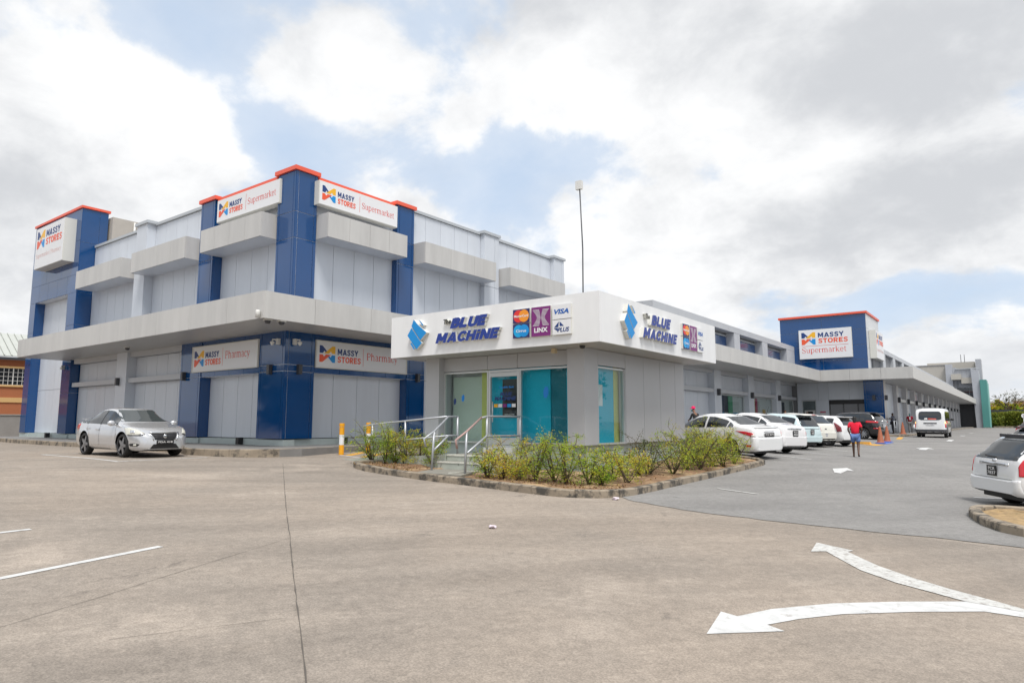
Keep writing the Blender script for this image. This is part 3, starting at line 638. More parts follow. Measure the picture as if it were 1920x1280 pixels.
bx('pillar_return', B, M_BLUE, -41.76, -41.74, YL + .04, YL + .55, Z0, 8.08)
cells(facX(B, -40.59), [14.41, 15.25], [Z0, 2.6, 4.4, 6.3, 8.1], M_BLUE, .03, .014, 'blue_panel')
cells(facX(B, -40.59), [14.41, 15.3, 15.74], [8.1, 10.9, 12.8], M_BLUE, .03, .014, 'blue_panel')
cells(facY(B, YL + .5), div(-46.55, -41.75, 4), [Z0, 2.9, 8.1], M_GREY, .03)
bx('orange_coping', B, M_ORANGE, -47.5, -40.52, 14.33, 15.82, 12.82, 12.95)
# --- upper storey walls
cells(facX(B, -21.73), div(15.76, 20.0, 4), [4.6, 10.66], M_GREY, .03); cells(facX(B, -21.73), div(21.06, 26.1, 5), [4.6, 10.66], M_GREY, .03); cells(facX(B, -21.73), div(27.3, 32.6, 5), [4.6, 10.66], M_GREY, .03)
cells(facY(B, 15.18), div(-27.25, -22.6, 4), [4.6, 10.66], M_GREY, .03); cells(facY(B, 15.18), div(-33.5, -28.4, 5), [4.6, 10.66], M_GREY, .03); cells(facY(B, 15.18), div(-40.56, -34.6, 6), [4.6, 10.66], M_GREY, .03)
ZP = 10.65
blue_pillar_X(14.75, 15.75, XU, 4.6, ZP, [8.0, 9.03], .14, .6); blue_pillar_Y(-22.6, -21.45, YU, 4.6, ZP, [8.0, 9.03], .14, .6)
blue_pillar_X(20.0, 21.05, XU, 4.6, ZP, [8.0, 9.03], .14, .6); blue_pillar_Y(-28.4, -27.25, YU, 4.6, ZP, [8.0, 9.03], .14, .6)
bx('pillar_return', B, M_BLUE, XU - .55, XU - .03, 19.99, 20.01, 4.6, ZP); bx('pillar_return', B, M_BLUE, -27.26, -27.24, YU + .03, YU + .6, 4.6, ZP)
for a, b in ((26.1, 27.3), (32.6, 33.7)):
    cells(facX(B, XU), [a, (a + b) / 2 + .25, b], [4.6, 8.0, ZP], M_GREY, .53); bx('coping', B, M_COPE, XU - .7, XU + .07, a - .1, b + .1, 10.74, 10.88); bx('coping_band', B, M_GREY, XU - .5, XU - .01, a + .02, b - .02, ZP, 10.74)
cells(facY(B, YU), [-34.6, -33.5], [4.6, ZP], M_GREY, .53); bx('coping', B, M_COPE, -34.72, -33.38, YU - .07, YU + .7, 10.74, 10.88); bx('coping_band', B, M_GREY, -34.58, -33.52, YU + .01, YU + .5, ZP, 10.74)
for a, b in ((21.14, 26.0), (27.4, 32.5)): bx('coping', B, M_COPE, -22.3, -21.66, a, b, 10.68, 10.81)
for a, b in ((-33.38, -28.5), (-40.5, -34.73)): bx('coping', B, M_COPE, a, b, 15.1, 15.7, 10.68, 10.81)
bx('orange_coping', B, M_ORANGE, -22.75, XU + .08, YU - .08, 15.83, ZP, 10.81); bx('orange_coping', B, M_ORANGE, -22.4, XU + .08, 19.9, 21.13, ZP, 10.81); bx('orange_coping', B, M_ORANGE, -28.5, -27.15, YU - .08, 15.6, ZP, 10.81)
bx('orange_coping', B, M_ORANGE, -22.4, -21.5, 15.84, 19.89, 10.54, 10.68); bx('orange_coping', B, M_ORANGE, -27.14, -22.76, 14.8, 15.7, 10.54, 10.68)
# --- box canopies of the upper storey
def box_canopy(x0, x1, y0, y1, along, n):
    z0, z1 = 8.13, 9.1
    if along == 'y':
        bx('canopy_box', B, M_BEIGE, x0, x1 - .04, y0 + .03, y1 - .03, z0 + .03, z1 - .02); cells(facX(B, x1), div(y0, y1, n), [z0, z1], M_BEIGE, .04, .012, 'canopy_panel')
        for s in (y0, y1): bx('canopy_panel', B, M_BEIGE, x0, x1 - .04, s if s == y0 else s - .03, s + .03 if s == y0 else s, z0, z1)
        bx('soffit', B, M_GREY, x0, x1 - .06, y0 + .05, y1 - .05, z0 + .005, z0 + .03)
    else:
        bx('canopy_box', B, M_BEIGE, x0 + .03, x1 - .03, y0 + .04, y1, z0 + .03, z1 - .02); cells(facY(B, y0), div(x0, x1, n), [z0, z1], M_BEIGE, .04, .012, 'canopy_panel')
        for s in (x0, x1): bx('canopy_panel', B, M_BEIGE, s if s == x0 else s - .03, s + .03 if s == x0 else s, y0 + .04, y1, z0, z1)
        bx('soffit', B, M_GREY, x0 + .05, x1 - .05, y0 + .06, y1, z0 + .005, z0 + .03)
box_canopy(-22.0, -20.75, 15.77, 19.97, 'y', 4); box_canopy(-22.0, -20.75, 21.08, 26.2, 'y', 3); box_canopy(-22.0, -20.75, 27.4, 32.7, 'y', 3)
box_canopy(-27.2, -22.72, 14.15, 15.3, 'x', 4); box_canopy(-33.6, -28.47, 14.15, 15.3, 'x', 4); box_canopy(-40.1, -34.75, 14.15, 15.3, 'x', 4)
# --- main canopy
CX, CY, CZ0, CZ1 = -19.1, 12.13, 4.36, 5.26
bx('canopy_core', B, M_GREY_D, -41.1, CX - .05, CY + .05, 15.3, CZ0 + .04, CZ1 - .03); bx('canopy_core', B, M_GREY_D, -21.9, CX - .05, 15.3, 33.4, CZ0 + .04, CZ1 - .03)
cells(facX(B, CX), [CY + .04] + [14.1, 16.6, 19.1, 21.6, 24.1, 26.6, 29.1, 31.6, 33.4], [CZ0, CZ1], M_BEIGE, .05, .012, 'canopy_panel')
cells(facY(B, CY), [-41.2, -38.8, -36.3, -33.8, -31.3, -28.8, -26.3, -23.8, -21.3, CX], [CZ0, CZ1], M_BEIGE, .05, .012, 'canopy_panel')
bx('canopy_panel', B, M_BEIGE, -41.2, -41.1, CY + .06, 14.39, CZ0, CZ1)
k = 0
yy = CY + .06
while yy < 15.2:        # soffit boards run along the facade
    w = .3; bx('soffit_board', B, M_SOFFIT, -41.08, CX - .06, yy, min(yy + w - .008, 15.25), CZ0 + .01, CZ0 + .03); yy += w
xx = CX - .06
while xx > -21.6:
    bx('soffit_board', B, M_SOFFIT, xx - .292, xx, 15.26, 33.3, CZ0 + .01, CZ0 + .03); xx -= .3
# roof room
bx('roof_room', B, mat('bare_render', (.46, .43, .39), .85, var=.08), -46, -40.3, 15.85, 19.2, 10.3, 12.6)
tube('roof_pipe', B, M_CAMW, [(-40.2, 17.0, 10.4), (-40.2, 17.0, 12.5)], .06)
tube('roof_pipe', B, M_CAMW, [(-40.25, 15.95, 11.1), (-40.2, 16.5, 11.0), (-40.2, 16.5, 11.5)], .04)
# wall lamps
def wall_lamp(par, x, y, z, h=.36, w=.15): return bx('wall_lamp', par, M_DGREY, x - w / 2, x + w / 2, y - w / 2, y + w / 2, z - h / 2, z + h / 2)
for y in (14.98, 21.1): wall_lamp(B, XL + .09, y, 2.98)
for x in (-22.0, -28.3, -34.6): wall_lamp(B, x, YL - .09, 2.98)
# floodlights low on the plinth
for p in ((-23.95, 14.42, .34), (-42.9, 14.34, .34)): bx('plinth_light', B, M_BLACK, p[0] - .1, p[0] + .1, p[1] - .1, p[1] + .1, p[2] - .13, p[2] + .13)
bx('plinth_light', B, M_BLACK, XL - .1, XL + .1, 17.1, 17.3, .22, .46)
# cameras
def dome(par, x, y, z):
    v, f = lathe_geo([(.0, -.1), (.07, -.09), (.1, -.03), (.1, .0)], 12); o = put('dome_camera', mesh('dome_camera', v, f, M_DGREY, True), par, (x, y, z), None, True); c = bx('camera_base', par, M_CAMW, x - .11, x + .11, y - .11, y + .11, z, z + .04); return o
dome(B, -19.35, 12.45, CZ0 - .03); dome(B, -19.25, 12.9, CZ0 - .03); dome(B, -31.6, 13.4, CZ0 - .03)
def bracket_cam(par, x, y, z, dx, dy):
    bx('camera_bracket', par, M_CAMW, x - .06, x + .06, y - .06, y + .06, z - .11, z + .11)
    v, f = join_geo([tube_geo([(0, 0, .07), (dx * .2, dy * .2, .07), (dx * .2, dy * .2, -.02)], .03, 8), lathe_geo([(0.0, -.13), (.05, -.10), (.085, -.02), (.075, .02), (.02, .03)], 12)])
    v = [Vector(q) if i < 24 else Vector(q) + Vector((dx * .2, dy * .2, -.02)) for i, q in enumerate(v)]
    put('security_camera', mesh('security_camera', v, f, M_CAMW, True), par, (x, y, z), None, True)
bracket_cam(B, -21.55, 14.33, 3.98, -.6, -.8); bracket_cam(B, -21.13, 14.75, 3.98, .8, .5)
bracket_cam(B, -41.4, 14.33, 4.0, .5, -.5)
v, f = lathe_geo([(.0, 0), (.075, .0), (.075, .2), (.06, .24), (0, .24)], 12)
put('siren', mesh('siren', v, f, M_CAMW, True), B, (-19.3, 12.05, 4.38), None, True)

# ------------------------------------------------------------ store signs
NAVYP = [(0, 1), (.17, 1), (.47, .67), (.375, .60), (.30, .70), (.215, .545), (0, .545)]
YELP = [(1, 1), (.82, 1), (.28, .53), (.60, .53), (.715, .67), (.80, .545), (1, .545)]
def emblem(par, x, y, w, h, z, fade=False):
    for pts, m, flip in ((NAVYP, M_NAVY, 0), (YELP, M_SYEL, 0), (YELP, M_SORANGE, 1), (NAVYP, M_SBLUE, 1)):
        q = [(x + (1 - a if flip else a) * w, y + (1 - b if flip else b) * h) for a, b in pts]
        plate('emblem_piece', par, m, q, .004, z)
def sign(label, loc, facing, w, h, depth, word, kind='wide', fade=False, frame=False):
    s = root('store_sign', loc, label, 'sign', 'store signs on the supermarket', rot=(R(90), 0, 0) if facing == 'y' else (R(90), 0, R(90)))
    p = plate('sign_panel', s, M_SIGN, rect(.02, .02, w - .02, h - .02), depth, 0, M_SIGNEDGE); z = depth
    if frame:
        for r in (rect(0, 0, w, .04), rect(0, h - .04, w, h), rect(0, .042, .04, h - .042), rect(w - .04, .042, w, h - .042)): plate('sign_frame', s, M_SIGNEDGE, r, depth + .025)
    else: plate('sign_back', s, M_SIGNEDGE, rect(0, 0, w, h), depth - .02)
    zz = z + .002
    wm = M_SFADE if fade else M_SRED
    if kind == 'wide':
        a = .155 * w; emblem(s, .035 * w, .22 * h, a, .60 * h, zz)
        block('sign_lettering', s, 'MASSY', .215 * w, .52 * h, .415 * w if word[0] == 'S' else .43 * w, .76 * h, M_NAVY, zz)
        block('sign_lettering', s, 'STORES', .215 * w, .235 * h, .435 * w if word[0] == 'S' else .46 * w, .475 * h, M_SORANGE, zz)
        plate('sign_rule', s, M_SRED, rect(.485 * w, .17 * h, .488 * w, .85 * h), .003, zz)
        if word[0] == 'S': serif('sign_lettering', s, word, .515 * w, .37 * h, .945 * w, .555 * h, M_SRED, zz)
        else: serif('sign_lettering', s, word, .525 * w, .43 * h, .885 * w, .625 * h, M_SRED, zz)
    else:
        emblem(s, .055 * w, .49 * h, .27 * w, .42 * h, zz)
        block('sign_lettering', s, 'MASSY', .375 * w, .715 * h, .86 * w, .885 * h, M_NAVY, zz)
        block('sign_lettering', s, 'STORES', .375 * w, .515 * h, .93 * w, .685 * h, M_SORANGE, zz)
        if not fade: plate('sign_rule', s, wm, rect(.055 * w, .435 * h, .935 * w, .445 * h), .003, zz)
        if word == 'Supermarket': serif('sign_lettering', s, word, .055 * w, .21 * h, .89 * w, .335 * h, wm, zz)
        else:
            serif('sign_lettering', s, 'Supermarket', .05 * w, .26 * h, .53 * w, .33 * h, wm, zz); plate('sign_rule', s, wm, rect(.555 * w, .25 * h, .56 * w, .37 * h), .003, zz); serif('sign_lettering', s, 'Pharmacy', .585 * w, .26 * h, .93 * w, .33 * h, wm, zz)
    return s
sign('long white supermarket sign at roof level, right of the tall blue corner pillar', (-21.45, 15.6, 9.47), 'x', 4.14, .96, .3, 'Supermarket')
sign('long white supermarket sign at roof level, left of the tall blue corner pillar', (-26.9, 14.95, 9.5), 'y', 4.55, .98, .3, 'Supermarket')
sign('framed white pharmacy sign under the canopy, partly hidden by the kiosk roof', (-21.22, 15.72, 3.1), 'x', 4.75, 1.06, .05, 'Pharmacy', frame=True)
sign('framed white pharmacy sign under the canopy, above the grey shutter left of the corner', (-27.7, 14.41, 3.1), 'y', 4.85, 1.08, .05, 'Pharmacy', frame=True)
sign('deep square white sign box with faded red words on the leftmost blue tower', (-45.4, 14.41, 9.85), 'y', 4.15, 2.42, .6, 'both', 'square', fade=True)
# ------------------------------------------------------------ banking kiosk
K = root('bank_kiosk', (-12, 15.5, 0), 'small white topped banking kiosk with teal glazed front on a planted corner', 'kiosk')
KF, KG, KR, KB, KZ, KS = 15.32, 15.57, -9.15, 21.94, .44, 3.03
KLx = -14.97
bx('plinth', K, M_PLINTH, KLx + .2, KR - .12, KG + .06, KB - .1, -.6, KZ - .01)
bx('floor', K, mat('tile_floor', (.36, .36, .34), .3), KLx + .15, KR - .12, KG + .05, KB - .2, KZ - .01, KZ + .02)
M_KGREY = mat('kiosk_cladding', (.45, .46, .485), .42, var=.05, vscale=.4)
bx('pillar', K, M_KGREY, KLx, -14.4, KF, KF + .6, KZ, KS); bx('pillar', K, M_KGREY, -9.68, KR, KF, KF + .5, KZ, KS)
cells(facY(K, KG - .02), [-14.4, -12.65, -11.53, -9.68], [2.6, KS], M_KGREY, .1, .014)
bx('wall_panel', K, M_KGREY, KR - .06, KR, KF + .5, 16.05, KZ, KS)
cells(facX(K, KR), [17.66, 18.85, 20.03, 21.2, KB], [KZ, KS], M_KGREY, .06, .014); cells(facX(K, KR), [16.05, 17.66], [2.6, KS], M_KGREY, .06, .014)
bx('wall_core', K, M_GREY_D, KR - .14, KR - .06, 17.7, KB - .02, KZ + .02, KS); bx('wall_core', K, M_GREY_D, KLx + .05, KR - .06, KB - .12, KB - .02, KZ, KS); bx('wall_core', K, M_GREY_D, KLx + .02, KLx + .1, KF + .61, KB - .12, KZ, KS)
bx('wall_panel', K, M_KGREY, KLx - .04, KLx + .015, KF + .62, KB, KZ, KS)
# interior: painted partitions close behind the glass
bx('ceiling', K, M_SIGN, KLx + .12, KR - .15, KG + .1, KB - .15, 2.72, 2.76)
PY = KG + .24
bx('teal_wall', K, M_TEAL, -12.78, -10.55, PY, PY + .05, KZ + .02, 2.72); bx('teal_wall', K, M_TEAL, -10.0, -9.32, PY - .02, PY + .03, KZ + .02, 2.72)
bx('lime_wall', K, M_LIME, -13.05, -12.79, PY - .02, PY + .03, KZ + .02, 2.72); bx('dark_teal_wall', K, mat('dark_teal_wall', (0, .17, .24), .5), -10.54, -10.01, PY + .02, PY + .07, KZ + .02, 2.72)
bx('inner_door', K, mat('pale_door', (.55, .62, .55), .4), -14.32, -13.12, PY + .1, PY + .16, KZ + .02, 2.45); bx('inner_wall', K, M_KGREY, KLx + .1, -13.0, PY + .17, PY + .2, KZ + .02, 2.72)
bx('door_post', K, M_ALU, -13.1, -13.02, PY + .02, PY + .1, KZ + .02, 2.5)
am = bx('cash_machine', K, M_DGREY, -12.2, -11.6, PY - .09, PY - .002, KZ + .75, 2.3)
bx('screen_panel', K, M_BLACK, -12.12, -11.68, PY - .11, PY - .095, 1.4, 1.72); bx('keypad', K, M_RIM, -12.08, -11.72, PY - .14, PY - .095, 1.25, 1.29)
bx('teal_wall', K, M_TEAL, KR - .28, KR - .24, 16.1, 17.35, KZ + .02, 2.72); bx('lime_wall', K, M_LIME, KR - .28, KR - .24, 17.36, 17.95, KZ + .02, 2.72)
bx('pale_notice', K, M_SIGN, KR - .238, KR - .234, 16.3, 16.7, 1.5, 2.1)
# glazing
def glazed_Y(x0, x1, z0, z1, Y, par, gm, fr=.05, name='window'):
    w = root(name, (x0, Y, z0)); w.parent = par; w.location = Vector((x0, Y, z0)) - wloc(par)
    bx('pane', w, gm, x0 + fr, x1 - fr, Y + .01, Y + .02, z0 + fr, z1 - fr)
    for a in ((x0, x1, z0, z0 + fr), (x0, x1, z1 - fr, z1), (x0, x0 + fr, z0 + fr, z1 - fr), (x1 - fr, x1, z0 + fr, z1 - fr)): bx('frame', w, M_ALU, a[0], a[1], Y - .03, Y + .05, a[2], a[3])
    return w
def glazed_X(y0, y1, z0, z1, X, par, gm, fr=.05, name='window'):
    w = root(name, (X, y0, z0)); w.parent = par; w.location = Vector((X, y0, z0)) - wloc(par)
    bx('pane', w, gm, X - .02, X - .01, y0 + fr, y1 - fr, z0 + fr, z1 - fr)
    for a in ((y0, y1, z0, z0 + fr), (y0, y1, z1 - fr, z1), (y0, y0 + fr, z0 + fr, z1 - fr), (y1 - fr, y1, z0 + fr, z1 - fr)): bx('frame', w, M_ALU, X - .05, X + .03, a[0], a[1], a[2], a[3])
    return w
w1 = glazed_Y(-14.39, -12.6, .43, 2.58, KG, K, M_GLASS); w2 = glazed_Y(-12.59, -11.46, .32, 2.58, KG, K, M_GLASS, .07, 'door'); w3 = glazed_Y(-11.45, -9.7, .43, 2.58, KG, K, M_GLASS)
bx('door_rail', w2, M_ALU, -12.52, -11.53, KG - .03, KG + .05, 2.38, 2.5); bx('door_rail', w2, M_ALU, -12.52, -11.53, KG - .03, KG + .05, .4, .6)
tube('handle', w2, M_ALU, [(-12.38, KG - .1, 1.05), (-12.38, KG - .1, 1.65)], .02)
w4 = glazed_X(16.07, 17.64, .43, 2.58, KR - .06, K, M_GLASS)
bx('reveal', K, M_KGREY, KR - .2, KR - .005, 17.62, 17.66, .43, 2.58)
M_STK = mat('sticker_blue', (.0, .22, .70), .4)
def lozenge(par, cx, cz, s, m, Y):
    pts = [(-.5, .3), (-.1, 1), (.15, .85), (.3, 1), (.5, .45), (.5, -.3), (.1, -1), (-.15, -.85), (-.3, -1), (-.5, -.45)]
    o = plate('sticker', par, m, [(a * s, b * s) for a, b in pts], .003); o.rotation_euler = (R(90), 0, 0); o.location = Vector((cx, Y, cz)) - wloc(par)
lozenge(w1, -13.62, 1.78, .11, M_STK, KG + .005); lozenge(w1, -13.95, 1.68, .10, M_NAVY, KG + .005); lozenge(w3, -10.55, 1.88, .17, M_STK, KG + .005)
dk = root('door_stickers', (-12.5, KG - .005, 1.2)); dk.parent = K; dk.location = Vector((-12.5, KG - .004, 1.2)) - wloc(K); dk.rotation_euler = (R(90), 0, 0)
lettering('sticker_lettering', dk, 'BLUE', .32, .62, .78, .72, M_NAVY, .0, .001, .05, .25); lettering('sticker_lettering', dk, 'MACHiNE', .12, .48, .92, .6, M_NAVY, .0, .001, .05, .25)
lettering('sticker_lettering', dk, 'Republic Bank', .3, .82, .84, .9, M_STK, .0, .001, .02)
for i, m in enumerate((M_SYEL, M_SIGN, mat('linx_purple', (.19, .015, .17), .4), M_SBLUE, M_SIGN)): plate('card_sticker', dk, m, rect(.1 + i * .165, .28, .24 + i * .165, .38), .002)
# roof fascia
bx('fascia_core', K, M_SOFFIT, -15.5, -8.22, 14.48, KB + .3, KS + .005, 4.2)
F0, F1, FY, FX = 3.03, 4.30, 14.4, -8.14
bx('fascia', K, M_WHITE, -15.6, FX, FY, FY + .07, F0, F1); bx('fascia', K, M_WHITE, FX - .07, FX, FY + .072, 22.34, F0, F1); bx('fascia', K, M_WHITE, -15.6, -15.53, FY + .072, 22.34, F0, F1); bx('fascia', K, M_WHITE, -15.52, FX - .072, 22.27, 22.34, F0, F1)
v, f = lathe_geo([(.0, -.08), (.06, -.07), (.08, 0)], 12); put('dome_camera', mesh('dome_camera', v, f, M_DGREY, True), K, (-9.0, 15.0, KS), None, True)
bx('junction_box', K, mat('cream_box', (.6, .5, .33), .6), -10.05, -9.93, 15.1, 15.22, KS - .12, KS)
# raised lettering and logos
CREAM = M_SIGNEDGE
M_BLET = mat('letter_blue', (.012, .04, .27), .35)
def bank_logo(par, x, y, w, h, d):
    rt = root('bank_logo', (0, 0, 0)); rt.parent = par
    q = lambda pts: [(x + a * w, y + b * h) for a, b in pts]
    plate('logo_bar', rt, M_SBLUE, q([(.33, 1), (.53, .82), (.98, .52), (.68, .29), (.22, .78)]), d, 0, CREAM)
    plate('logo_bar', rt, M_SBLUE, q([(.02, .48), (.22, .73), (.66, .27), (.76, .20), (.5, .0), (.42, .08)]), d, 0, CREAM)
    plate('logo_bar', rt, M_SBLUE, q([(.58, .98), (.66, .93), (.83, .78), (.76, .76)]), d, 0, CREAM)
    plate('logo_bar', rt, M_SBLUE, q([(.18, .2), (.24, .24), (.42, .03), (.36, .0)]), d, 0, CREAM)
def fascia_sign(label, loc, facing, s):
    """s: dict of rectangles measured along the fascia"""
    rt = root('bank_sign', loc, label, 'sign', 'raised bank signs on the kiosk roof', rot=(R(90), 0, 0) if facing == 'y' else (R(90), 0, R(90)))
    bank_logo(rt, *s['logo'], .13)
    block('raised_lettering', rt, 'BLUE', *s['blue'], M_BLET, 0, .11, .31, .26, CREAM); block('raised_lettering', rt, 'MACHiNE', *s['mach'], M_BLET, 0, .11, .28, .26, CREAM)
    lettering('raised_lettering', rt, 'The', *s['the'], M_BLACK, 0, .05, .03, .1, CREAM)
    return rt
YS = lambda x: x + 15.6
fascia_sign('blue lozenge logo and raised navy words on the kiosk front fascia', (-15.6, FY, 3.03), 'y', dict(logo=(YS(-14.77), .19, .84, .92), blue=(YS(-13.03), .70, YS(-11.62), 1.01), mach=(YS(-13.6), .30, YS(-11.18), .61), the=(YS(-13.3), .86, YS(-13.0), 1.0)))
fascia_sign('blue lozenge logo and raised navy words on the kiosk side fascia', (FX, FY, 3.03), 'x', dict(logo=(15.45 - FY, .19, .8, .92), blue=(17.1 - FY, .70, 18.45 - FY, 1.01), mach=(16.57 - FY, .30, 18.9 - FY, .61), the=(16.8 - FY, .86, 17.05 - FY, 1.0)))
M_LINX = MATS['linx_purple']; M_MCR = mat('card_red', (.72, .03, .03), .4); M_MCO = mat('card_amber', (.85, .30, .02), .4); M_CIR = mat('card_cyan', (.0, .36, .72), .4); M_CNAVY = mat('card_navy', (.02, .02, .12), .4)
def cards(where, loc, facing, wid, dep):
    rot = (R(90), 0, 0) if facing == 'y' else (R(90), 0, R(90)); g = 'card signs on the kiosk ' + where
    def card(lab, x, y, w, h, m):
        rt = root('card_sign', Vector(loc) + (Vector((x, 0, y)) if facing == 'y' else Vector((0, x, y))), lab + ' card sign on the kiosk ' + where, 'sign', g, rot=rot)
        plate('sign_box', rt, m, rect(0, 0, w, h), dep, 0, CREAM); return rt, w, h
    z = dep + .002; a = wid
    r, w, h = card('navy box with red and amber discs', 0, .41, .31 * a, .38, M_CNAVY); plate('emblem_disc', r, M_MCR, disc(.34 * w, .5 * h, .3 * w), .002, z); plate('emblem_disc', r, M_MCO, disc(.66 * w, .5 * h, .3 * w), .002, z + .003); lettering('sign_lettering', r, 'MasterCard', .08 * w, .42 * h, .92 * w, .6 * h, M_SIGN, z + .006, .001)
    r, w, h = card('navy box with two cyan discs', 0, .01, .31 * a, .38, M_CNAVY); plate('emblem_disc', r, M_CIR, disc(.34 * w, .5 * h, .3 * w), .002, z); plate('emblem_disc', r, M_SBLUE, disc(.66 * w, .5 * h, .3 * w), .002, z + .003); lettering('sign_lettering', r, 'Cirrus', .2 * w, .4 * h, .8 * w, .6 * h, M_SIGN, z + .006, .001)
    r, w, h = card('tall purple', .34 * a, .01, .34 * a, .78, M_LINX); lettering('sign_lettering', r, 'LINX', .15 * w, .13 * h, .85 * w, .29 * h, M_SIGN, z, .001, .04)
    for i in range(14):     # ribbed X of thin white lines
        yy = (.36 + .53 * i / 13) * h; t = abs(i - 6.5) / 6.5; d = (.04 + .22 * t ** 1.3) * w
        plate('emblem_rib', r, M_SIGN, rect(.5 * w - d - .16 * w, yy, .5 * w - d * .35, yy + .012 * h * 1.3), .002, z); plate('emblem_rib', r, M_SIGN, rect(.5 * w + d * .35, yy, .5 * w + d + .16 * w, yy + .012 * h * 1.3), .002, z)
    r, w, h = card('white VISA', .71 * a, .41, .31 * a, .38, M_SIGN); lettering('sign_lettering', r, 'VISA', .1 * w, .34 * h, .9 * w, .68 * h, mat_visa, z, .001, .035, .25)
    r, w, h = card('white PLUS', .71 * a, .01, .31 * a, .38, M_SIGN); lettering('sign_lettering', r, 'PLUS', .28 * w, .16 * h, .92 * w, .46 * h, M_NAVY, z, .001, .03, .25)
    for tri in ([(.36, .88), (.1, .5), (.33, .5)], [(.40, .88), (.63, .56), (.4, .56)], [(.08, .45), (.3, .45), (.3, .2)]): plate('emblem_piece', r, M_NAVY, [(p * w, q * h) for p, q in tri], .002, z)
mat_visa = mat('visa_blue', (.0, .10, .42), .4)
cards('front', (-10.77, FY, 3.27), 'y', 1.8, .07); cards('side', (FX, 19.4, 3.27), 'x', 1.66, .07)
# antenna
AN = root('antenna_mast', (-10.1, 16.9, 4.2), 'thin dark mast with a square pale antenna box rising from the kiosk roof', 'antenna')
tube('mast', AN, M_DGREY, [(-10.1, 16.9, 4.2), (-10.1, 16.92, 6.2), (-10.14, 16.85, 8.1)], .02); bx('antenna_box', AN, M_CAMW, -10.25, -10.05, 16.78, 16.9, 8.02, 8.28); bx('base_plate', AN, M_DGREY, -10.2, -10.0, 16.8, 17.0, 4.2, 4.24)

# ------------------------------------------------------------ steps, ramp, railings
ST = root('entrance_steps', (-12, 13.5, -.2), 'stained concrete steps up to the kiosk door between two handrails', 'steps')
def pblock(name, par, m, pts, z0, z1):
    v, f = poly_geo(pts, z1 - z0); base = Vector((pts[0][0], pts[0][1], z0)); v = [Vector((p[0], p[1], p[2] + z0)) - base for p in v]
    me = mesh(name, v, f, m); fix(me); return put(name, me, par, base, None, True)
pblock('landing', ST, M_SLAB, [(-12.62, 13.39), (-12.2, 12.16), (-10.55, 12.0), (-11.2, 13.39)], -.55, -.19)
bx('step', ST, M_STEP, -12.6, -11.2, 13.4, 13.75, -.5, .0); bx('step', ST, M_STEP, -12.6, -11.0, 13.76, 15.56, -.5, .17)
M_NOSE = mat('worn_nosing', (.62, .62, .56), .8, var=.15, vscale=5)
bx('nosing', ST, M_NOSE, -12.61, -11.19, 13.385, 13.46, -.03, .006); bx('nosing', ST, M_NOSE, -12.61, -10.99, 13.745, 13.84, .14, .177); bx('nosing', ST, M_NOSE, -11.22, -11.17, 12.3, 13.38, -.21, -.17)
bx('tread', ST, M_SLAB, -12.56, -11.22, 13.46, 13.752, .0, .004); bx('tread', ST, M_SLAB, -12.56, -11.05, 13.84, 15.55, .17, .175)
bx('door_step', ST, M_CAMW, -12.5, -11.45, 15.2, 15.555, .176, .32)
pblock('side_wall', ST, M_STEP, [(-11.19, 13.4), (-11.0, 13.4), (-10.9, 13.74), (-11.19, 13.74)], -.55, -.05)
v = [(-12.62, 13.7, .17), (-12.62, 15.3, .17), (-17.3, 15.3, -.12), (-17.3, 13.7, -.12), (-12.62, 13.7, -.7), (-12.62, 15.3, -.7), (-17.3, 15.3, -.7), (-17.3, 13.7, -.7)]
me = mesh('access_ramp', v, [(0, 1, 2, 3), (7, 6, 5, 4), (0, 3, 7, 4), (1, 5, 6, 2), (2, 6, 7, 3), (0, 4, 5, 1)], M_STEP); fix(me)
prop(put('access_ramp', me), 'low concrete access ramp rising to the kiosk door behind the bushes', 'ramp')
def railing(label, posts, rails, rusty=()):
    rt = root('handrail', posts[0][0], label, 'handrail', 'handrails at the kiosk steps')
    for p, q in posts: tube('post', rt, M_STEEL, [p, q], .03, 8)
    for i, r in enumerate(rails): tube('rail', rt, M_RUST if i in rusty else M_STEEL, r, .027, 8)
T = 1.2; Mi = .68
railing('grey handrail left of the steps, running on down the ramp', [((-12.35, 12.9, -.19), (-12.32, 12.95, .8)), ((-12.57, 14.15, .17), (-12.57, 14.15, T)), ((-15.6, 13.72, -.08), (-15.6, 13.72, .98)), ((-14.2, 13.72, .05), (-14.2, 13.72, 1.08))],
        [[(-12.3, 12.62, .42), (-12.3, 12.55, .62), (-12.33, 12.95, .80), (-12.55, 13.75, T), (-12.57, 14.15, T)], [(-12.35, 12.95, .3), (-12.55, 13.75, Mi), (-12.57, 14.15, Mi)], [(-16.0, 13.72, .75), (-16.0, 13.72, .93), (-15.6, 13.72, .98), (-14.2, 13.72, 1.08), (-12.6, 13.75, T)], [(-15.6, 13.72, .42), (-12.57, 13.8, Mi)]])
railing('grey handrail right of the steps with a rusty sloping top', [((-10.85, 12.5, -.19), (-10.85, 12.55, .82)), ((-11.35, 13.95, .17), (-11.35, 13.95, T)), ((-11.1, 15.1, .17), (-11.1, 15.1, T))],
        [[(-11.25, 13.6, T - .04), (-11.35, 13.95, T), (-11.1, 15.1, T)], [(-10.85, 12.58, .3), (-11.33, 13.9, Mi), (-11.1, 15.1, Mi)], [(-10.85, 12.2, .42), (-10.85, 12.15, .62), (-10.85, 12.55, .82), (-11.25, 13.6, T - .03)]], rusty=(2,))

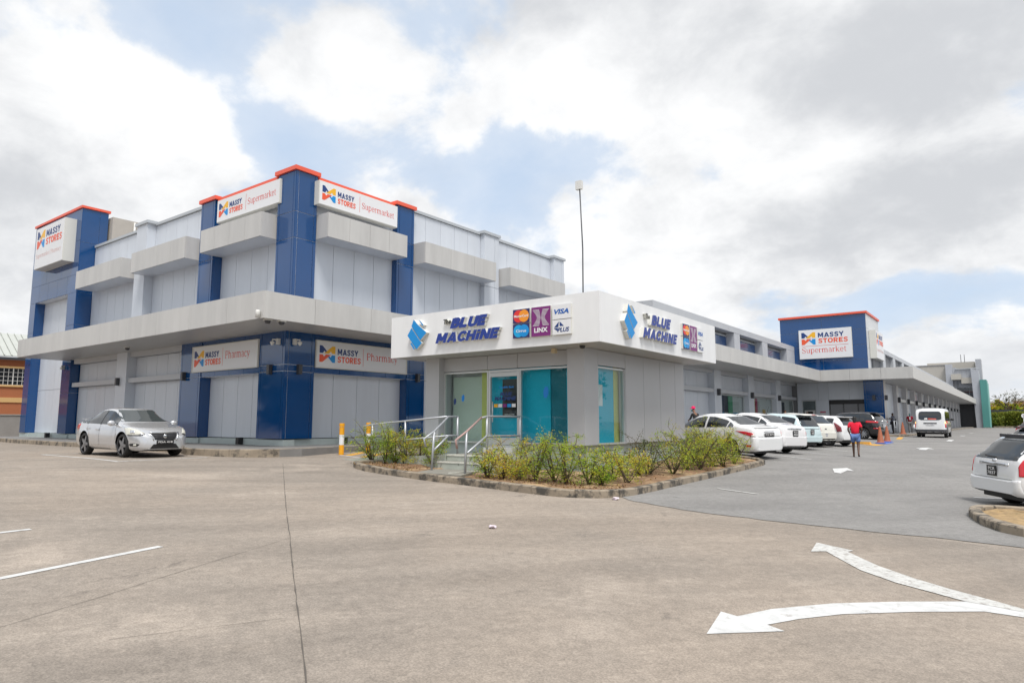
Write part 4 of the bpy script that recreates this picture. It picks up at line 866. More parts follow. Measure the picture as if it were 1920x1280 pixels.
# ------------------------------------------------------------ bollards
for lab, (x, y) in (('yellow bollard with a white band standing clear on the drive', (-18.29, 14.74)), ('yellow bollard half hidden behind the ramp handrail', (-18.55, 16.13))):
    z = gzf(x, y); bo = root('bollard', (x, y, z), lab, 'bollard', 'yellow bollards by the ramp')
    for nm, m, a, b in (('lower_band', M_YELLOW, 0, .33), ('middle_band', M_SIGN, .331, .67), ('upper_band', M_YELLOW, .671, .93), ('cap', M_YELLOW, .94, 1.05)):
        r = .085 if nm != 'cap' else .09; v, f = lathe_geo([(r, a), (r, b - .01), (r - .01, b)], 18); put(nm, mesh(nm, v, f, m, False), bo, (0, 0, 0))

# ------------------------------------------------------------ low shop wing with entrance tower
WG = root('shop_wing', (-15.3, 45, 0), 'long single storey grey shop wing with a pale canopy and blue entrance tower', 'building')
WX = -15.3
bx('core', WG, M_GREY_D, -40, WX - .48, 33.75, 61.4, 0, 7.0)
bx('pilaster', WG, M_GREY, WX - .5, WX, 33.2, 36.1, .14, 4.4)
PIL = [(35.0, 36.1), (41.6, 42.8), (48.3, 49.5), (55.1, 56.4)]
M_POST = [mat('poster_cyan', (.02, .30, .50), .5), mat('poster_blue', (.01, .10, .30), .5), mat('poster_dark', (.02, .02, .05), .5), mat('poster_green', (.10, .35, .20), .5), mat('poster_amber', (.55, .33, .03), .5), mat('poster_pink', (.50, .06, .14), .5), mat('poster_white', (.6, .6, .6), .5)]
for i, (a, b) in enumerate(PIL):
    if i: bx('pilaster', WG, M_GREY, WX - .5, WX, a, b, .14, 4.4); wall_lamp(WG, WX + .1, (a + b) / 2 - .1, 2.95, .42, .2)
    c = PIL[i + 1][0] if i < 3 else 61.4
    bx('band', WG, M_TRIM, WX - .42, WX - .06, b, c, 2.92, 3.16); bx('top_beam', WG, M_TRIM, WX - .42, WX - .08, b, c, 4.15, 4.4)
    cells(facX(WG, WX - .42), div(b, c, 3), [3.16, 4.15], M_GREY, .05)
    if i == 0: cells(facX(WG, WX - .42), div(b, c, 3), [.14, 2.92], M_GREY, .05)
    else:
        bx('sill_wall', WG, M_GREY, WX - .47, WX - .4, b, c, .14, .5); w = glazed_X(b + .05, c - .05, .5, 2.9, WX - .36, WG, M_SHOPG, .06, 'shop_window'); n = c - b - .2
        sets = {1: [(0, .42, .55, 1.6, 1), (.03, .3, .6, 1.9, 0), (.62, .98, .55, 1.7, 0), (.44, .6, .55, 2.8, 3), (.0, .42, 1.7, 2.8, 2)], 2: [(.04, .16, .5, 2.8, 6), (.17, .26, .5, 2.8, 4), (.27, .36, .5, 2.8, 5), (.37, .46, .5, 2.8, 6), (.6, .72, .5, 2.0, 4)], 3: [(.05, .5, 1.7, 2.7, 2), (.55, .9, .6, 2.0, 6)]}[i]
        for (p, q, z0, z1, mi) in sets: bx('poster', w, M_POST[mi], WX - .45, WX - .43 + mi * .002, b + .1 + p * n, b + .1 + q * n, z0, z1)
        bx('shop_back', WG, M_POST[6], WX - .49, WX - .465, b, c, .5, 2.92)
# canopy
WCX = -12.78
bx('canopy_core', WG, M_GREY_D, WX - .4, WCX - .05, 33.5, 58.7, 4.4, 5.2); bx('canopy_core', WG, M_GREY_D, WX, -6.3, 58.8, 61.0, 4.4, 5.2); bx('canopy_core', WG, M_GREY_D, -8.9, -6.3, 61.0, 152, 4.4, 5.2)
cells(facX(WG, WCX), [33.4, 35.4, 37.4, 39.4, 41.4, 43.4, 45.4, 47.4, 49.4, 51.4, 53.4, 55.4, 57.2, 58.72], [4.35, 5.25], M_BEIGE, .05, .014, 'canopy_panel')
cells(facY(WG, 58.72), [WCX, -10.6, -8.4, -6.24], [4.35, 5.25], M_BEIGE, .05, .014, 'canopy_panel')
cells(facX(WG, -6.24), [58.78] + [63 + 4.95 * i for i in range(19)], [4.35, 5.25], mat('canopy_pale', (.56, .55, .53), .45, var=.05), .05, .014, 'canopy_panel')
bx('soffit', WG, M_SOFFIT, WX, WCX - .06, 33.5, 58.76, 4.36, 4.39); bx('soffit', WG, M_SOFFIT, WX, -6.3, 58.78, 61.4, 4.36, 4.39); bx('soffit', WG, M_SOFFIT, -8.78, -6.3, 61.42, 152, 4.36, 4.39)
# parapet with deep blue-backed openings
PX = -15.0
cells(facX(WG, PX), [32.2, 35.5, 39.6, 43.7, 47.8, 51.9, 56.0, 60.0], [7.03, 7.44], M_TRIM, .6, .012, 'parapet_panel')
bx('parapet_return', WG, M_TRIM, -21.3, PX - .61, 32.2, 32.6, 5.3, 7.44)
bx('parapet_side', WG, M_TRIM, -16, PX - .01, 32.22, 38.2, 5.2, 7.02)
for a, b in ((37.8, 38.9), (44.8, 45.95), (51.0, 52.3), (57.6, 60)): bx('pier', WG, M_TRIM, PX - .6, PX - .005, a, b, 5.2, 7.02)
for a, b in ((38.9, 44.8), (45.95, 51.0), (52.3, 57.6)): cells(facX(WG, PX - .55), div(a, b, 2), [5.2, 6.75], M_BLUE, .05, .014, 'blue_panel'); bx('opening_light', WG, M_COPE, PX - .56, PX - .5, a + .1, b - .1, 6.78, 6.86)
bx('parapet_back', WG, M_GREY_D, PX - .75, PX - .62, 32.7, 60, 5.1, 7.3)
# entrance wall
EY = 61.4
cells(facY(WG, EY), [WX, -13.6, -12.8, -11.2, -9.95], [2.9, 4.36], M_GREY, .06, .014)
bx('pilaster', WG, M_GREY, WX, -14.95, EY - .02, EY + .3, .14, 2.9); bx('pilaster', WG, M_GREY, -13.8, -12.8, EY - .05, EY + .3, .14, 2.9); bx('wall_panel', WG, M_GREY, -14.95, -13.8, EY, EY + .3, .14, .5)
wd = glazed_Y(-14.94, -13.82, .5, 2.88, EY + .05, WG, M_SHOPG, .05, 'shop_window'); bx('poster', wd, M_POST[6], -14.75, -13.9, EY + .0, EY + .012, .6, 2.05)
bx('poster_face', wd, M_SKIN2, -14.45, -14.15, EY - .012, EY - .004, 1.3, 1.75); bx('poster_hair', wd, M_HAIR, -14.5, -14.1, EY - .02, EY - .013, 1.65, 1.95)
bx('shop_back', WG, M_DGREY, -15.2, -9.9, EY + 3, EY + 3.1, .14, 4.3); bx('shop_floor', WG, M_PAVE, -15.2, -9.9, EY + .3, EY + 3, .1, .15); bx('shop_ceiling', WG, M_DGREY, -15.2, -9.9, EY + .1, EY + 3, 2.95, 3.0)
de = root('entrance_door', (-12.75, EY, .14)); de.parent = WG; de.location = Vector((-12.75, EY, .14)) - wloc(WG)
bx('door_header', de, M_BLACK, -12.78, -9.97, EY + .02, EY + .3, 2.55, 2.88)
for x in (-12.76, -11.7, -10.6, -10.02): bx('frame', de, M_BLACK, x - .05, x + .05, EY + .1, EY + .2, .15, 2.55)
bx('pane', de, M_SHOPG, -12.7, -10.05, EY + .14, EY + .15, .15, 2.5)
bx('display', WG, MATS['poster_green'], -12.6, -11.8, EY + 1.2, EY + 1.5, .16, 1.6); bx('display', WG, mat('shelf_brown', (.13, .07, .05), .7), -11.6, -10.2, EY + 2.4, EY + 2.7, .2, 1.8)
nb = bx('notice_board', WG, M_POST[6], -13.5, -13.05, EY - .09, EY - .055, 1.0, 1.95); bx('notice_board', WG, M_POST[5], -13.5, -13.05, EY - .1, EY - .092, 1.85, 1.95)
# blue pillar at the entrance
cells(facY(WG, 60.3), [-9.94, -9.78, -8.66, -8.5], [.14, 2.86, 3.1, 4.36], M_BLUE, .05, .016, 'blue_panel'); bx('pillar_core', WG, M_BLUEJ, -9.92, -8.53, 60.35, 61.39, .14, 4.36)
bx('pillar_side', WG, mat('pale_pillar_side', (.60, .58, .57), .5), -8.53, -8.5, 60.36, 61.5, .14, 4.36); wall_lamp(WG, -9.2, 60.2, 2.98, .4, .2); wall_lamp(WG, -8.4, 60.7, 2.98, .4, .2)
# tower block above
TY = 60.0
bx('tower_core', WG, M_BLUEJ, -16.05, -9.45, TY + .04, 66, 5.0, 9.8)
cells(facY(WG, TY), [-16.1, -12.75, -9.42], [4.6, 6.1, 7.3, 8.55, 9.8], M_BLUE, .05, .02, 'blue_panel')
cells(facX(WG, -9.4), [TY + .01, 63, 66], [5.2, 7.0, 8.6, 9.8], mat('tower_side_grey', (.58, .60, .62), .35), .05, .014)
bx('orange_coping', WG, M_ORANGE, -16.2, -9.3, TY - .1, 66.1, 9.82, 9.99)
sign('square white supermarket sign on the blue tower above the wing entrance', (-14.55, 59.99, 6.3), 'y', 4.08, 2.46, .2, 'Supermarket', 'square')
sign('square white sign seen edge on, on the side of the blue entrance tower', (-9.38, 60.9, 6.2), 'x', 3.6, 2.3, .5, 'both', 'square', fade=True)
# far stretch of the wing
FXW = -8.8
bx('core', WG, M_GREY_D, -30, FXW - .48, 61.5, 156, 0, 6.9)
n = 0
M_PILP = mat('pale_pilaster', (.56, .56, .575), .45)
y = 62.5
bx('wall_panel', WG, M_GREY, FXW - .5, FXW - .3, 61.5, 69.6, .14, 4.36); bx('pilaster', WG, M_PILP, FXW - .5, FXW, 69.6, 70.9, .14, 4.36)
for i in range(13):
    a = 70.25 + 6.5 * i; b = a + 6.5
    bx('pilaster', WG, M_PILP, FXW - .5, FXW, b - .6, b + .6, .14, 4.36); wall_lamp(WG, FXW + .1, a, 3.05, .5, .25)
    bx('band', WG, M_CAMW if i < 6 else M_TRIM, FXW - .45, FXW - .05, a + .6, b - .6, 2.95, 3.2)
    cells(facX(WG, FXW - .4), div(a + .6, b - .6, 2), [.14, 2.95], M_GREY, .05); cells(facX(WG, FXW - .4), div(a + .6, b - .6, 2), [3.2, 4.36], M_GREY, .05)
    if i in (2, 5): bx('poster', WG, M_POST[5 if i == 2 else 6], FXW - .39, FXW - .37, a + 1.2, b - 2, 3.3, 4.1)
cells(facX(WG, FXW - .2), [64.5 + 5.6 * i for i in range(15)], [6.92, 7.3], M_TRIM, .6, .012, 'parapet_panel')
for i in range(14): bx('pier', WG, M_TRIM, FXW - .8, FXW - .205, 64.6 + 5.9 * i, 66.0 + 5.9 * i, 5.2, 6.91); bx('opening_back', WG, M_TRIM, FXW - 1.2, FXW - 1.1, 66.0 + 5.9 * i, 70.5 + 5.9 * i, 5.2, 6.91)

# ------------------------------------------------------------ far grey building with a teal fin
FB = root('far_building', (-9, 152, 0), 'distant three storey grey building with a green fin wall at the end of the wing', 'building')
M_FG = mat('far_grey', (.40, .42, .46), .5, var=.04); M_FB = mat('far_beige', (.44, .42, .38), .6, var=.05)
bx('wall', FB, M_FB, -24, -10.6, 152, 175, 0, 11.95); bx('wall', FB, M_FB, -14.4, -6.4, 160, 180, 0, 12.9); bx('parapet', FB, M_GREY_D, -24, -10.6, 151.9, 152.0, 11.8, 11.95)
bx('pier', FB, M_FG, -10.7, -9.65, 151, 153, 0, 11.9); bx('pier', FB, M_FG, -9.64, -9.1, 152, 153, 5, 11.3); bx('stair_tower', FB, M_FG, -6.2, -5.3, 158, 162, 0, 13.2)
cells(facY(FB, 152), [-9.1, -8.3, -7.5, -6.6], [9.3, 10.95], M_FG, .3, .02); bx('coping', FB, M_COPE, -9.2, -5.4, 151.7, 152.3, 10.96, 11.1)
bx('balcony_box', FB, M_FB, -9.8, -8.3, 149.5, 152, 8.9, 9.95); bx('balcony_box', FB, M_FB, -8.29, -6.65, 150.5, 152, 8.2, 9.25); bx('wall', FB, M_FG, -9.6, -6.6, 152.4, 153, 4, 9.3)
for a, b in ((-9.3, -8.1), (-8.05, -7.3), (-7.2, -6.65)): bx('window', FB, M_CGLASS, a, b, 152.3, 152.38, 5.6, 7.45)
v = [(-6.7, 150, 10.9), (-5.5, 150, 10.5), (-5.5, 153, 10.5), (-6.7, 153, 10.9), (-6.45, 150, 0), (-5.45, 150, 0), (-5.45, 153, 0), (-6.45, 153, 0)]
me = mesh('slanted_pier', [Vector(p) - Vector((-6, 150, 0)) for p in v], [(0, 1, 2, 3), (7, 6, 5, 4), (0, 4, 5, 1), (1, 5, 6, 2), (2, 6, 7, 3), (3, 7, 4, 0)], M_FG); fix(me); put('slanted_pier', me, FB, (-6, 150, 0), None, True)
bx('fin_wall', FB, mat('teal_render', (.075, .26, .24), .6), -5.44, -4.45, 149.6, 156, .1, 8.75); bx('fin_edge', FB, mat('pale_teal', (.2, .45, .42), .5), -4.44, -4.3, 149.8, 155, .1, 8.2)
bx('back_wall', FB, M_DGREY, -8.9, -6.5, 151.5, 152, 0, 4.3); tube('roof_rod', FB, M_DGREY, [(-8.6, 160, 12.9), (-8.6, 160, 14.4)], .05); tube('roof_rod', FB, M_DGREY, [(-8.0, 160, 12.9), (-8.0, 160, 14.4)], .05)

# ------------------------------------------------------------ orange house at the far left
H = root('orange_house', (-59.8, 18.8, 0), 'orange painted house with a pale metal roof beyond the blue tower', 'house', rot=(0, 0, R(83)))
M_OR = mat('orange_render', (.38, .135, .06), .85, var=.08, vscale=.6); M_ORT = mat('cream_trim', (.62, .40, .17), .7); M_ROOF = mat('pale_roof_sheet', (.46, .48, .45), .5, var=.06)
lbx('wall', H, M_OR, -14, 5.5, 0, 8, 0, 5.7); lbx('band', H, M_ORT, -14, 5.5, -.06, -.001, 2.5, 2.86); lbx('fascia_board', H, M_DGREY, -14.5, 6, -.62, -.5, 5.62, 5.82)
for i in range(46):
    x = -14.6 + .45 * i
    lbx('roof_sheet', H, M_ROOF, x, x + .43, -.65, 5.35, 7.0, 7.05, (R(22), 0, 0)); lbx('roof_rib', H, M_ROOF, x, x + .05, -.65, 5.3, 7.06, 7.12, (R(22), 0, 0))
hw = root('window', (-1.3, -.03, 3.8)); hw.parent = H
for a in ((-.98, .98, -.14, -.0), (-.98, .98, 1.24, 1.38), (-.98, -.86, 0, 1.24), (.86, .98, 0, 1.24)): lbx('frame', hw, M_ORT, a[0], a[1], -.06, .0, a[2], a[3])
lbx('pane', hw, M_CGLASS, -.86, .86, -.012, -.004, 0, 1.24)
for i in range(7): lbx('glazing_bar', hw, M_CAMW, -.86 + .287 * i - (.035 if i == 3 else .016), -.86 + .287 * i + (.035 if i == 3 else .016), -.035, -.013, 0, 1.24)
for i in range(5): lbx('glazing_bar', hw, M_CAMW, -.86, .86, -.03, -.013, .31 * i - .014, .31 * i + .014)
lbx('window_head', H, M_ORT, -.4, 3, -.06, -.001, 1.55, 1.7)
LW = root('boundary_wall', (-54.2, 15.8, 0), 'low grey rendered wall in front of the orange house', 'wall', rot=(0, 0, R(82)))
lbx('wall', LW, mat('grey_render', (.27, .26, .25), .9, var=.1), -12, 5.5, 0, .25, 0, 1.5); lbx('cap', LW, mat('wall_cap', (.33, .32, .3), .9), -12.05, 5.5, -.05, .3, 1.5, 1.57)
# ------------------------------------------------------------ vehicles
def curve(pts, win=.10):
    xs = np.arange(pts[0][0] - .5, pts[-1][0] + .5, .005); y = np.interp(xs, [p[0] for p in pts], [p[1] for p in pts])
    k = max(1, int(win / .005)); ker = np.hanning(k + 2)[1:-1]; ker /= ker.sum(); ys = np.convolve(np.pad(y, k, 'edge'), ker, 'same')[k:-k]
    return lambda x: float(np.interp(x, xs, ys))
def sst(a, b, x): t = min(max((x - a) / (b - a), 0), 1); return t * t * (3 - 2 * t)
WHEELS = {}
M_RIMSP = mat('rim_spoke', (.22, .22, .23), .3, metal=.5)
def wheel_meshes(style, r, wd):
    key = (style, round(r, 3))
    if key in WHEELS: return WHEELS[key]
    h = wd / 2; ri = r * {'five': .79, 'alloy': .72}.get(style, .66)
    v, f = lathe_geo([(ri, -h), (r * .93, -h), (r * .99, -h * .75), (r, -h * .4), (r, h * .4), (r * .99, h * .75), (r * .93, h), (ri, h)], 32, 'y'); f = f[:-2]
    tyre = fix(mesh('tyre', v, f, M_RUBBER, True))
    parts = [lathe_geo([(ri, -h), (ri, -h * .92), (ri * .94, -h * .8), (ri * .94, h * .2), (0.0, h * .2)], 28, 'y')]
    parts[0] = (parts[0][0], parts[0][1][:-2] + parts[0][1][-1:])
    ns = {'five': 5, 'alloy': 10, 'cover': 7, 'steel': 6}[style]
    for k in range(ns):
        a = 2 * math.pi * k / ns; wa = .16 if style == 'five' else (.10 if style == 'alloy' else .2); wb = .09 if style == 'five' else wa * .8
        c, s = math.cos(a), math.sin(a); ro = ri * .97; q = []
        for rad, w_, yy in ((ri * .12, wa * ri * 1.2, -h * .86), (ro, wb * ri * 1.4, -h * .8), (ri * .12, wa * ri * 1.2, -h * .55), (ro, wb * ri * 1.4, -h * .5)):
            for sg in (-1, 1): q.append((rad * c - sg * w_ * s, yy, rad * s + sg * w_ * c))
        parts.append((q, [(0, 1, 3, 2), (4, 6, 7, 5), (0, 2, 6, 4), (1, 5, 7, 3), (2, 3, 7, 6), (0, 4, 5, 1)]))
    nd = len(parts[0][1])
    hub = lathe_geo([(ri * .2, -h * .5), (ri * .2, -h * .9), (0.01, -h * .92)], 14, 'y'); parts.append(hub)
    v, f = join_geo(parts); rim = fix(mesh('rim', v, f, M_RIM, mats=[M_BLACK if style in ('five', 'alloy') else M_RIMD, M_RIMSP if style == 'five' else M_RIM], fm=[0 if i < nd and i >= 28 else 1 for i in range(len(f))]))
    bv, bf = lathe_geo([(ri * .93, h * .18), (0.01, h * .15)], 20, 'y'); disc_ = mesh('brake', bv, bf, M_BLACK)
    WHEELS[key] = (tyre, rim, disc_); return WHEELS[key]
PAINT = {}
def paint(name, col, metal=0., rough=.22):
    if name not in PAINT: PAINT[name] = mat('paint_' + name, col, rough, metal, coat=1., spec=.5)
    return PAINT[name]
class Car:
    def __init__(s, name, label, cat, group, loc, heading, p, body_m, tilt=True):
        s.p = p; x, y = loc; hd = R(heading)      # heading: direction the nose points, degrees anticlockwise from +X
        c, sn = math.cos(hd), math.sin(hd); fx, rx, tw = p['fx'], p['rx'], p['W'] / 2 - .12
        g = lambda a, b: gzf(x + a * c - b * sn, y + a * sn + b * c)
        zf, zr, zl, zg = (g(fx, tw) + g(fx, -tw)) / 2, (g(rx, tw) + g(rx, -tw)) / 2, (g(fx, tw) + g(rx, tw)) / 2, (g(fx, -tw) + g(rx, -tw)) / 2
        pitch = -math.atan2(zf - zr, fx - rx); roll = math.atan2(zl - zg, 2 * tw); z0 = (zf + zr) / 2 - (zf - zr) / (fx - rx) * (fx + rx) / 2
        off = p.get('lift', .018)
        s.root = root(name, (x, y, z0 + off), label, cat, group, rot=(roll, pitch, hd)); s.bm_ = body_m; s.build()
    def build(s):
        p = s.p; a, b = -p['L'] / 2, p['L'] / 2
        top, belt, wid, sill = curve(p['top'], p.get('soft', .10)), curve(p['belt'], .15), curve(p['w'], .10), curve(p['sill'], .12)
        s.top, s.belt, s.wid = top, belt, wid; r = p['r']; ra = r + .055
        st = set(np.round(np.linspace(a, b, 54), 3)) | {a + d for d in (.02, .05, .09, .14)} | {b - d for d in (.02, .05, .09, .14)}
        for xw in (p['fx'], p['rx']):
            st = {q for q in st if abs(q - xw) > ra + .03}
            st |= {xw + ra * math.cos(t) for t in np.linspace(0, math.pi, 19)} | {xw - ra - .012, xw + ra + .012}
        st = sorted(st); LOW = [(.86, 0), (.955, .10), (.985, .28), (1.0, .5), (.992, .72), (.972, .90), (.95, 1.0)]
        CAB = None; rows = []; roofw = p['roofw']
        for x in st:
            w = wid(x); zs, zb, zt = sill(x), belt(x), max(top(x), belt(x) + .02); d = zt - zb; g = sst(.10, .36, d)
            arch = 0
            for xw in (p['fx'], p['rx']):
                if abs(x - xw) < ra: arch = max(arch, r + math.sqrt(ra * ra - (x - xw) ** 2))
            row = []
            for fw, t in LOW:
                z = zs + (zb - zs) * t; ww = fw * w
                if arch and z < arch + .0: z = arch
                if arch: ww = max(ww, w * .985) if z <= arch + .06 else ww
                row.append((ww, z))
            wr = w * roofw; hood = [(.935, .30), (.91, .55), (.84, .75), (.68, .90), (.38, .98), (0, 1)]
            cab = [(w * .935, zb + .035), (w * .935 + (wr - w * .935) * .42, zb + .035 + (d - .145) * .5), (wr, zt - .11), (wr - .055, zt - .045), (wr * .55, zt - .006), (0, zt)]
            for (hf, ht), (cy, cz) in zip(hood, cab):
                row.append((hf * w * (1 - g) + cy * g, (zb + d * ht) * (1 - g) + cz * g))
            rows.append(row)
        n = len(rows[0]); v = []; f = []
        for x, row in zip(st, rows):
            v += [(x, -yy, zz) for yy, zz in row] + [(x, yy, zz) for yy, zz in reversed(row[:-1])]
        m = 2 * n - 1
        for i in range(len(st) - 1):
            for j in range(m - 1): f.append((i * m + j, (i + 1) * m + j, (i + 1) * m + j + 1, i * m + j + 1))
        f.append(tuple(reversed(range(m)))); f.append(tuple(range((len(st) - 1) * m, len(st) * m)))
        me = mesh('body', v, f, s.bm_, True)
        bm = bmesh.new(); bm.from_mesh(me); bmesh.ops.remove_doubles(bm, verts=bm.verts, dist=.0005); bmesh.ops.recalc_face_normals(bm, faces=bm.faces)
        s.bvh = BVHTree.FromBMesh(bm)
        for e in bm.edges:
            if len(e.link_faces) == 2 and e.calc_face_angle() > R(42): e.smooth = False
        bm.to_mesh(me); bm.free()
        s.body = put('body', me, s.root)
        lo = sill(0)
        bxs = [(a + .25, b - .3, p['W'] * .36, lo - .03, lo + .25)]
        lbx('underbody', s.root, M_BLACK, a + .2, b - .25, -p['W'] * .36, p['W'] * .36, lo - .02, p['r'] * 2 - .05)
        ty, ri, br = wheel_meshes(p.get('rim', 'alloy'), r, .21)
        for xw in (p['fx'], p['rx']):
            for sg in (-1, 1):
                wh = root('wheel', (xw, sg * (wid(xw) - .125), r - .018)); wh.parent = s.root
                if sg > 0: wh.rotation_euler = (0, 0, math.pi)
                put('tyre', ty, wh); put('rim', ri, wh); put('brake', br, wh)
    # a piece laid on the body: outline in (across, up) seen along a direction; az 0 = from the nose, 180 = from the tail, +-90 = from the sides
    def patch(s, name, m, pts, az, off=.004, cuts=2, parent=None, thick=0.):
        d = Vector((math.cos(R(az)), math.sin(R(az)), 0)); e = Vector((-d.y, d.x, 0))
        if abs(d.x) > .05 and abs(d.y) > .05:       # corner pieces are measured from the corner of the car
            c0 = e.dot(Vector((math.copysign(s.p['L'] / 2 - .28, d.x), math.copysign(s.p['W'] / 2 - .12, d.y), 0))); pts = [(q + c0, z) for q, z in pts]
        return s._patch(name, m, pts, d, e, off, cuts, parent)
    def _patch(s, name, m, pts, d, e, off, cuts, parent):
        bm = bmesh.new(); bm.faces.new([bm.verts.new((a, b, 0)) for a, b in pts]); bmesh.ops.triangulate(bm, faces=bm.faces)
        for _ in range(cuts):
            L = [q for q in bm.edges if q.calc_length() > .05]
            if not L: break
            bmesh.ops.subdivide_edges(bm, edges=L, cuts=1, use_grid_fill=True); bmesh.ops.triangulate(bm, faces=[q for q in bm.faces if len(q.verts) > 4])
        bad = []
        for v in bm.verts:
            o = e * v.co.x + Vector((0, 0, v.co.y)) + d * 6
            h = s.bvh.ray_cast(o, -d)
            if h[0] is None: bad.append(v); continue
            nrm = h[1] if h[1].dot(d) > 0 else -h[1]
            v.co = h[0] + nrm * off
        bmesh.ops.delete(bm, geom=bad, context='VERTS')
        for fc in bm.faces:
            fc.normal_update()
            if fc.normal.dot(d) < 0: fc.normal_flip()
            fc.smooth = True
        if off >= .008:                             # give the piece a turned-in edge
            rim = [q for q in bm.edges if q.is_boundary]; ex = bmesh.ops.extrude_edge_only(bm, edges=rim)
            for v in [q for q in ex['geom'] if isinstance(q, bmesh.types.BMVert)]: v.co -= d * (off + .01)
        me = bpy.data.meshes.new(name); bm.to_mesh(me); bm.free(); me.materials.append(m)
        return put(name, me, parent or s.root)
    def side_windows(s, ranges, m=None, low=.035, drop=.115, sides=(-1, 1)):
        for x0, x1 in ranges:
            xs = np.linspace(x0, x1, 9); up = [(x, min(s.top(x) - drop, 9)) for x in xs]; dn = [(x, s.belt(x) + low) for x in xs]
            k = [i for i in range(9) if up[i][1] - dn[i][1] > .035]
            if len(k) < 2: continue
            pts = [dn[i] for i in k] + [up[i] for i in reversed(k)]
            for sg in sides:
                s.patch('side_window', m or M_CGLASS, [((-x if sg < 0 else x) * (-1), z) for x, z in pts] if sg > 0 else [(x, z) for x, z in pts], 90 * sg, .005, 3)
    def seam(s, x, z0, z1, sg, w=.009, bend=0.):
        a = [(x - w, z0), (x + w, z0), (x + w + bend, z1), (x - w + bend, z1)]
        s.patch('door_seam', M_DGREY, [(-q, z) for q, z in a] if sg > 0 else a, 90 * sg, .0025, 3)
    def handle(s, x, z, sg, m):
        h = s.bvh.ray_cast(Vector((x, sg * 3, z)), Vector((0, -sg, 0)))
        if h[0]: lbx('door_handle', s.root, m, x - .10, x + .10, h[0].y - .012, h[0].y + sg * .035, z - .018, z + .018)
    def mirror(s, x, z, m):
        for sg in (-1, 1):
            h = s.bvh.ray_cast(Vector((x, sg * 3, z)), Vector((0, -sg, 0))); y = h[0].y if h[0] else sg * s.p['W'] / 2
            v, f = lathe_geo([(.0, -.11), (.05, -.10), (.085, -.03), (.085, .05), (.05, .10), (.0, .11)], 12, 'y'); v = [(a * .75, b + sg * .14, c) for a, b, c in v]; v2, f2 = tube_geo([(.02, -sg * .06, -.06), (0, sg * .08, -.03)], .03, 6)
            me = mesh('mirror', *join_geo([(v, f), (v2, f2)]), m, True); fix(me); put('mirror', me, s.root, (x, y, z))
    def plate_(s, az, across, z, w, h, text, m=None, tm=None, lines=None, tilt=0., out=.02):
        d = Vector((math.cos(R(az)), math.sin(R(az)), 0)); e = Vector((-d.y, d.x, 0))
        hit = s.bvh.ray_cast(e * across + Vector((0, 0, z)) + d * 6, -d)[0]
        rt = root('number_plate', hit + d * out); rt.parent = s.root; rt.rotation_euler = (R(90 - tilt), 0, R(az + 90))
        plate('plate_base', rt, m or M_PLATE, rect(-w / 2, -h / 2, w / 2, h / 2), .008)
        L = lines or [text]
        for i, t in enumerate(L):
            y1 = h / 2 - .03 - i * (h - .04) / len(L); y0 = y1 - (h - .06) / len(L) + .012
            lettering('plate_lettering', rt, t, -w * .42 * min(1, .2 + len(t) / 5), y0, w * .42 * min(1, .2 + len(t) / 5), y1, tm or M_PLATEW, .009, .001, .012)
        return rt
SED = dict(L=4.6, W=1.76, fx=1.40, rx=-1.30, r=.325, roofw=.70,
    top=[(-2.30, .62), (-2.27, .92), (-2.18, 1.03), (-1.72, 1.085), (-1.1, 1.36), (-.6, 1.47), (-.2, 1.49), (.25, 1.455), (1.12, 1.02), (1.3, .985), (1.9, .86), (2.14, .76), (2.26, .66), (2.3, .56)],
    belt=[(-2.3, .55), (-2.22, .90), (-1.6, .985), (0, .95), (1.1, .93), (1.7, .86), (2.1, .70), (2.3, .48)],
    w=[(-2.3, .60), (-2.25, .72), (-2.1, .81), (-1.7, .865), (-1.0, .88), (1.2, .88), (1.7, .86), (2.0, .79), (2.18, .69), (2.26, .60), (2.3, .50)],
    sill=[(-2.3, .34), (-2.1, .27), (-1.3, .2), (1.4, .19), (2.1, .19), (2.3, .23)])
def mir(pts): return [(-a, b) for a, b in reversed(pts)]
# --- 1 silver saloon by the pavement
P1 = dict(SED, rim='five', r=.352)
SIL = paint('silver', (.60, .61, .63), .55, .25)
c = Car('parked_car', 'silver saloon car parked alongside the pavement below the blue pillars', 'car', 'parked cars', (-23.0, 10.03), 0, P1, SIL)
c.side_windows([(-1.62, -1.17), (-1.12, -.20), (-.12, 1.0)], low=.02, drop=.085)
for sg in (-1, 1):
    for q in ([(-.215, .96), (-.105, .96), (-.105, 1.385), (-.215, 1.385)], [(-1.19, .975), (-1.10, .975), (-1.06, 1.27), (-1.15, 1.24)]): c.patch('pillar_trim', M_BLACK, mir(q) if sg > 0 else q, 90 * sg, .0045, 2)
c.patch('windscreen', M_CGLASS2, [(-.70, 1.045), (.70, 1.045), (.66, 1.15), (.585, 1.30), (.52, 1.415), (-.52, 1.415), (-.585, 1.30), (-.66, 1.15)], 0, .004, 4)
c.patch('rear_window', M_CGLASS, [(-.62, 1.1), (.62, 1.1), (.5, 1.39), (-.5, 1.39)], 180, .004, 4)
c.patch('grille', M_BLACK, [(-.29, .51), (.29, .51), (.39, .70), (-.39, .70)], 0, .006, 3)
g = c.patch('grille_bar', M_CHROME, [(-.43, .70), (.43, .70), (.45, .725), (-.45, .725)], 0, .016, 3)
for z in (.54, .585, .63): c.patch('grille_slat', M_DGREY, [(-.30 - (z - .5) * .4, z), (.30 + (z - .5) * .4, z), (.30 + (z - .5) * .4, z + .014), (-.30 - (z - .5) * .4, z + .014)], 0, .014, 2)
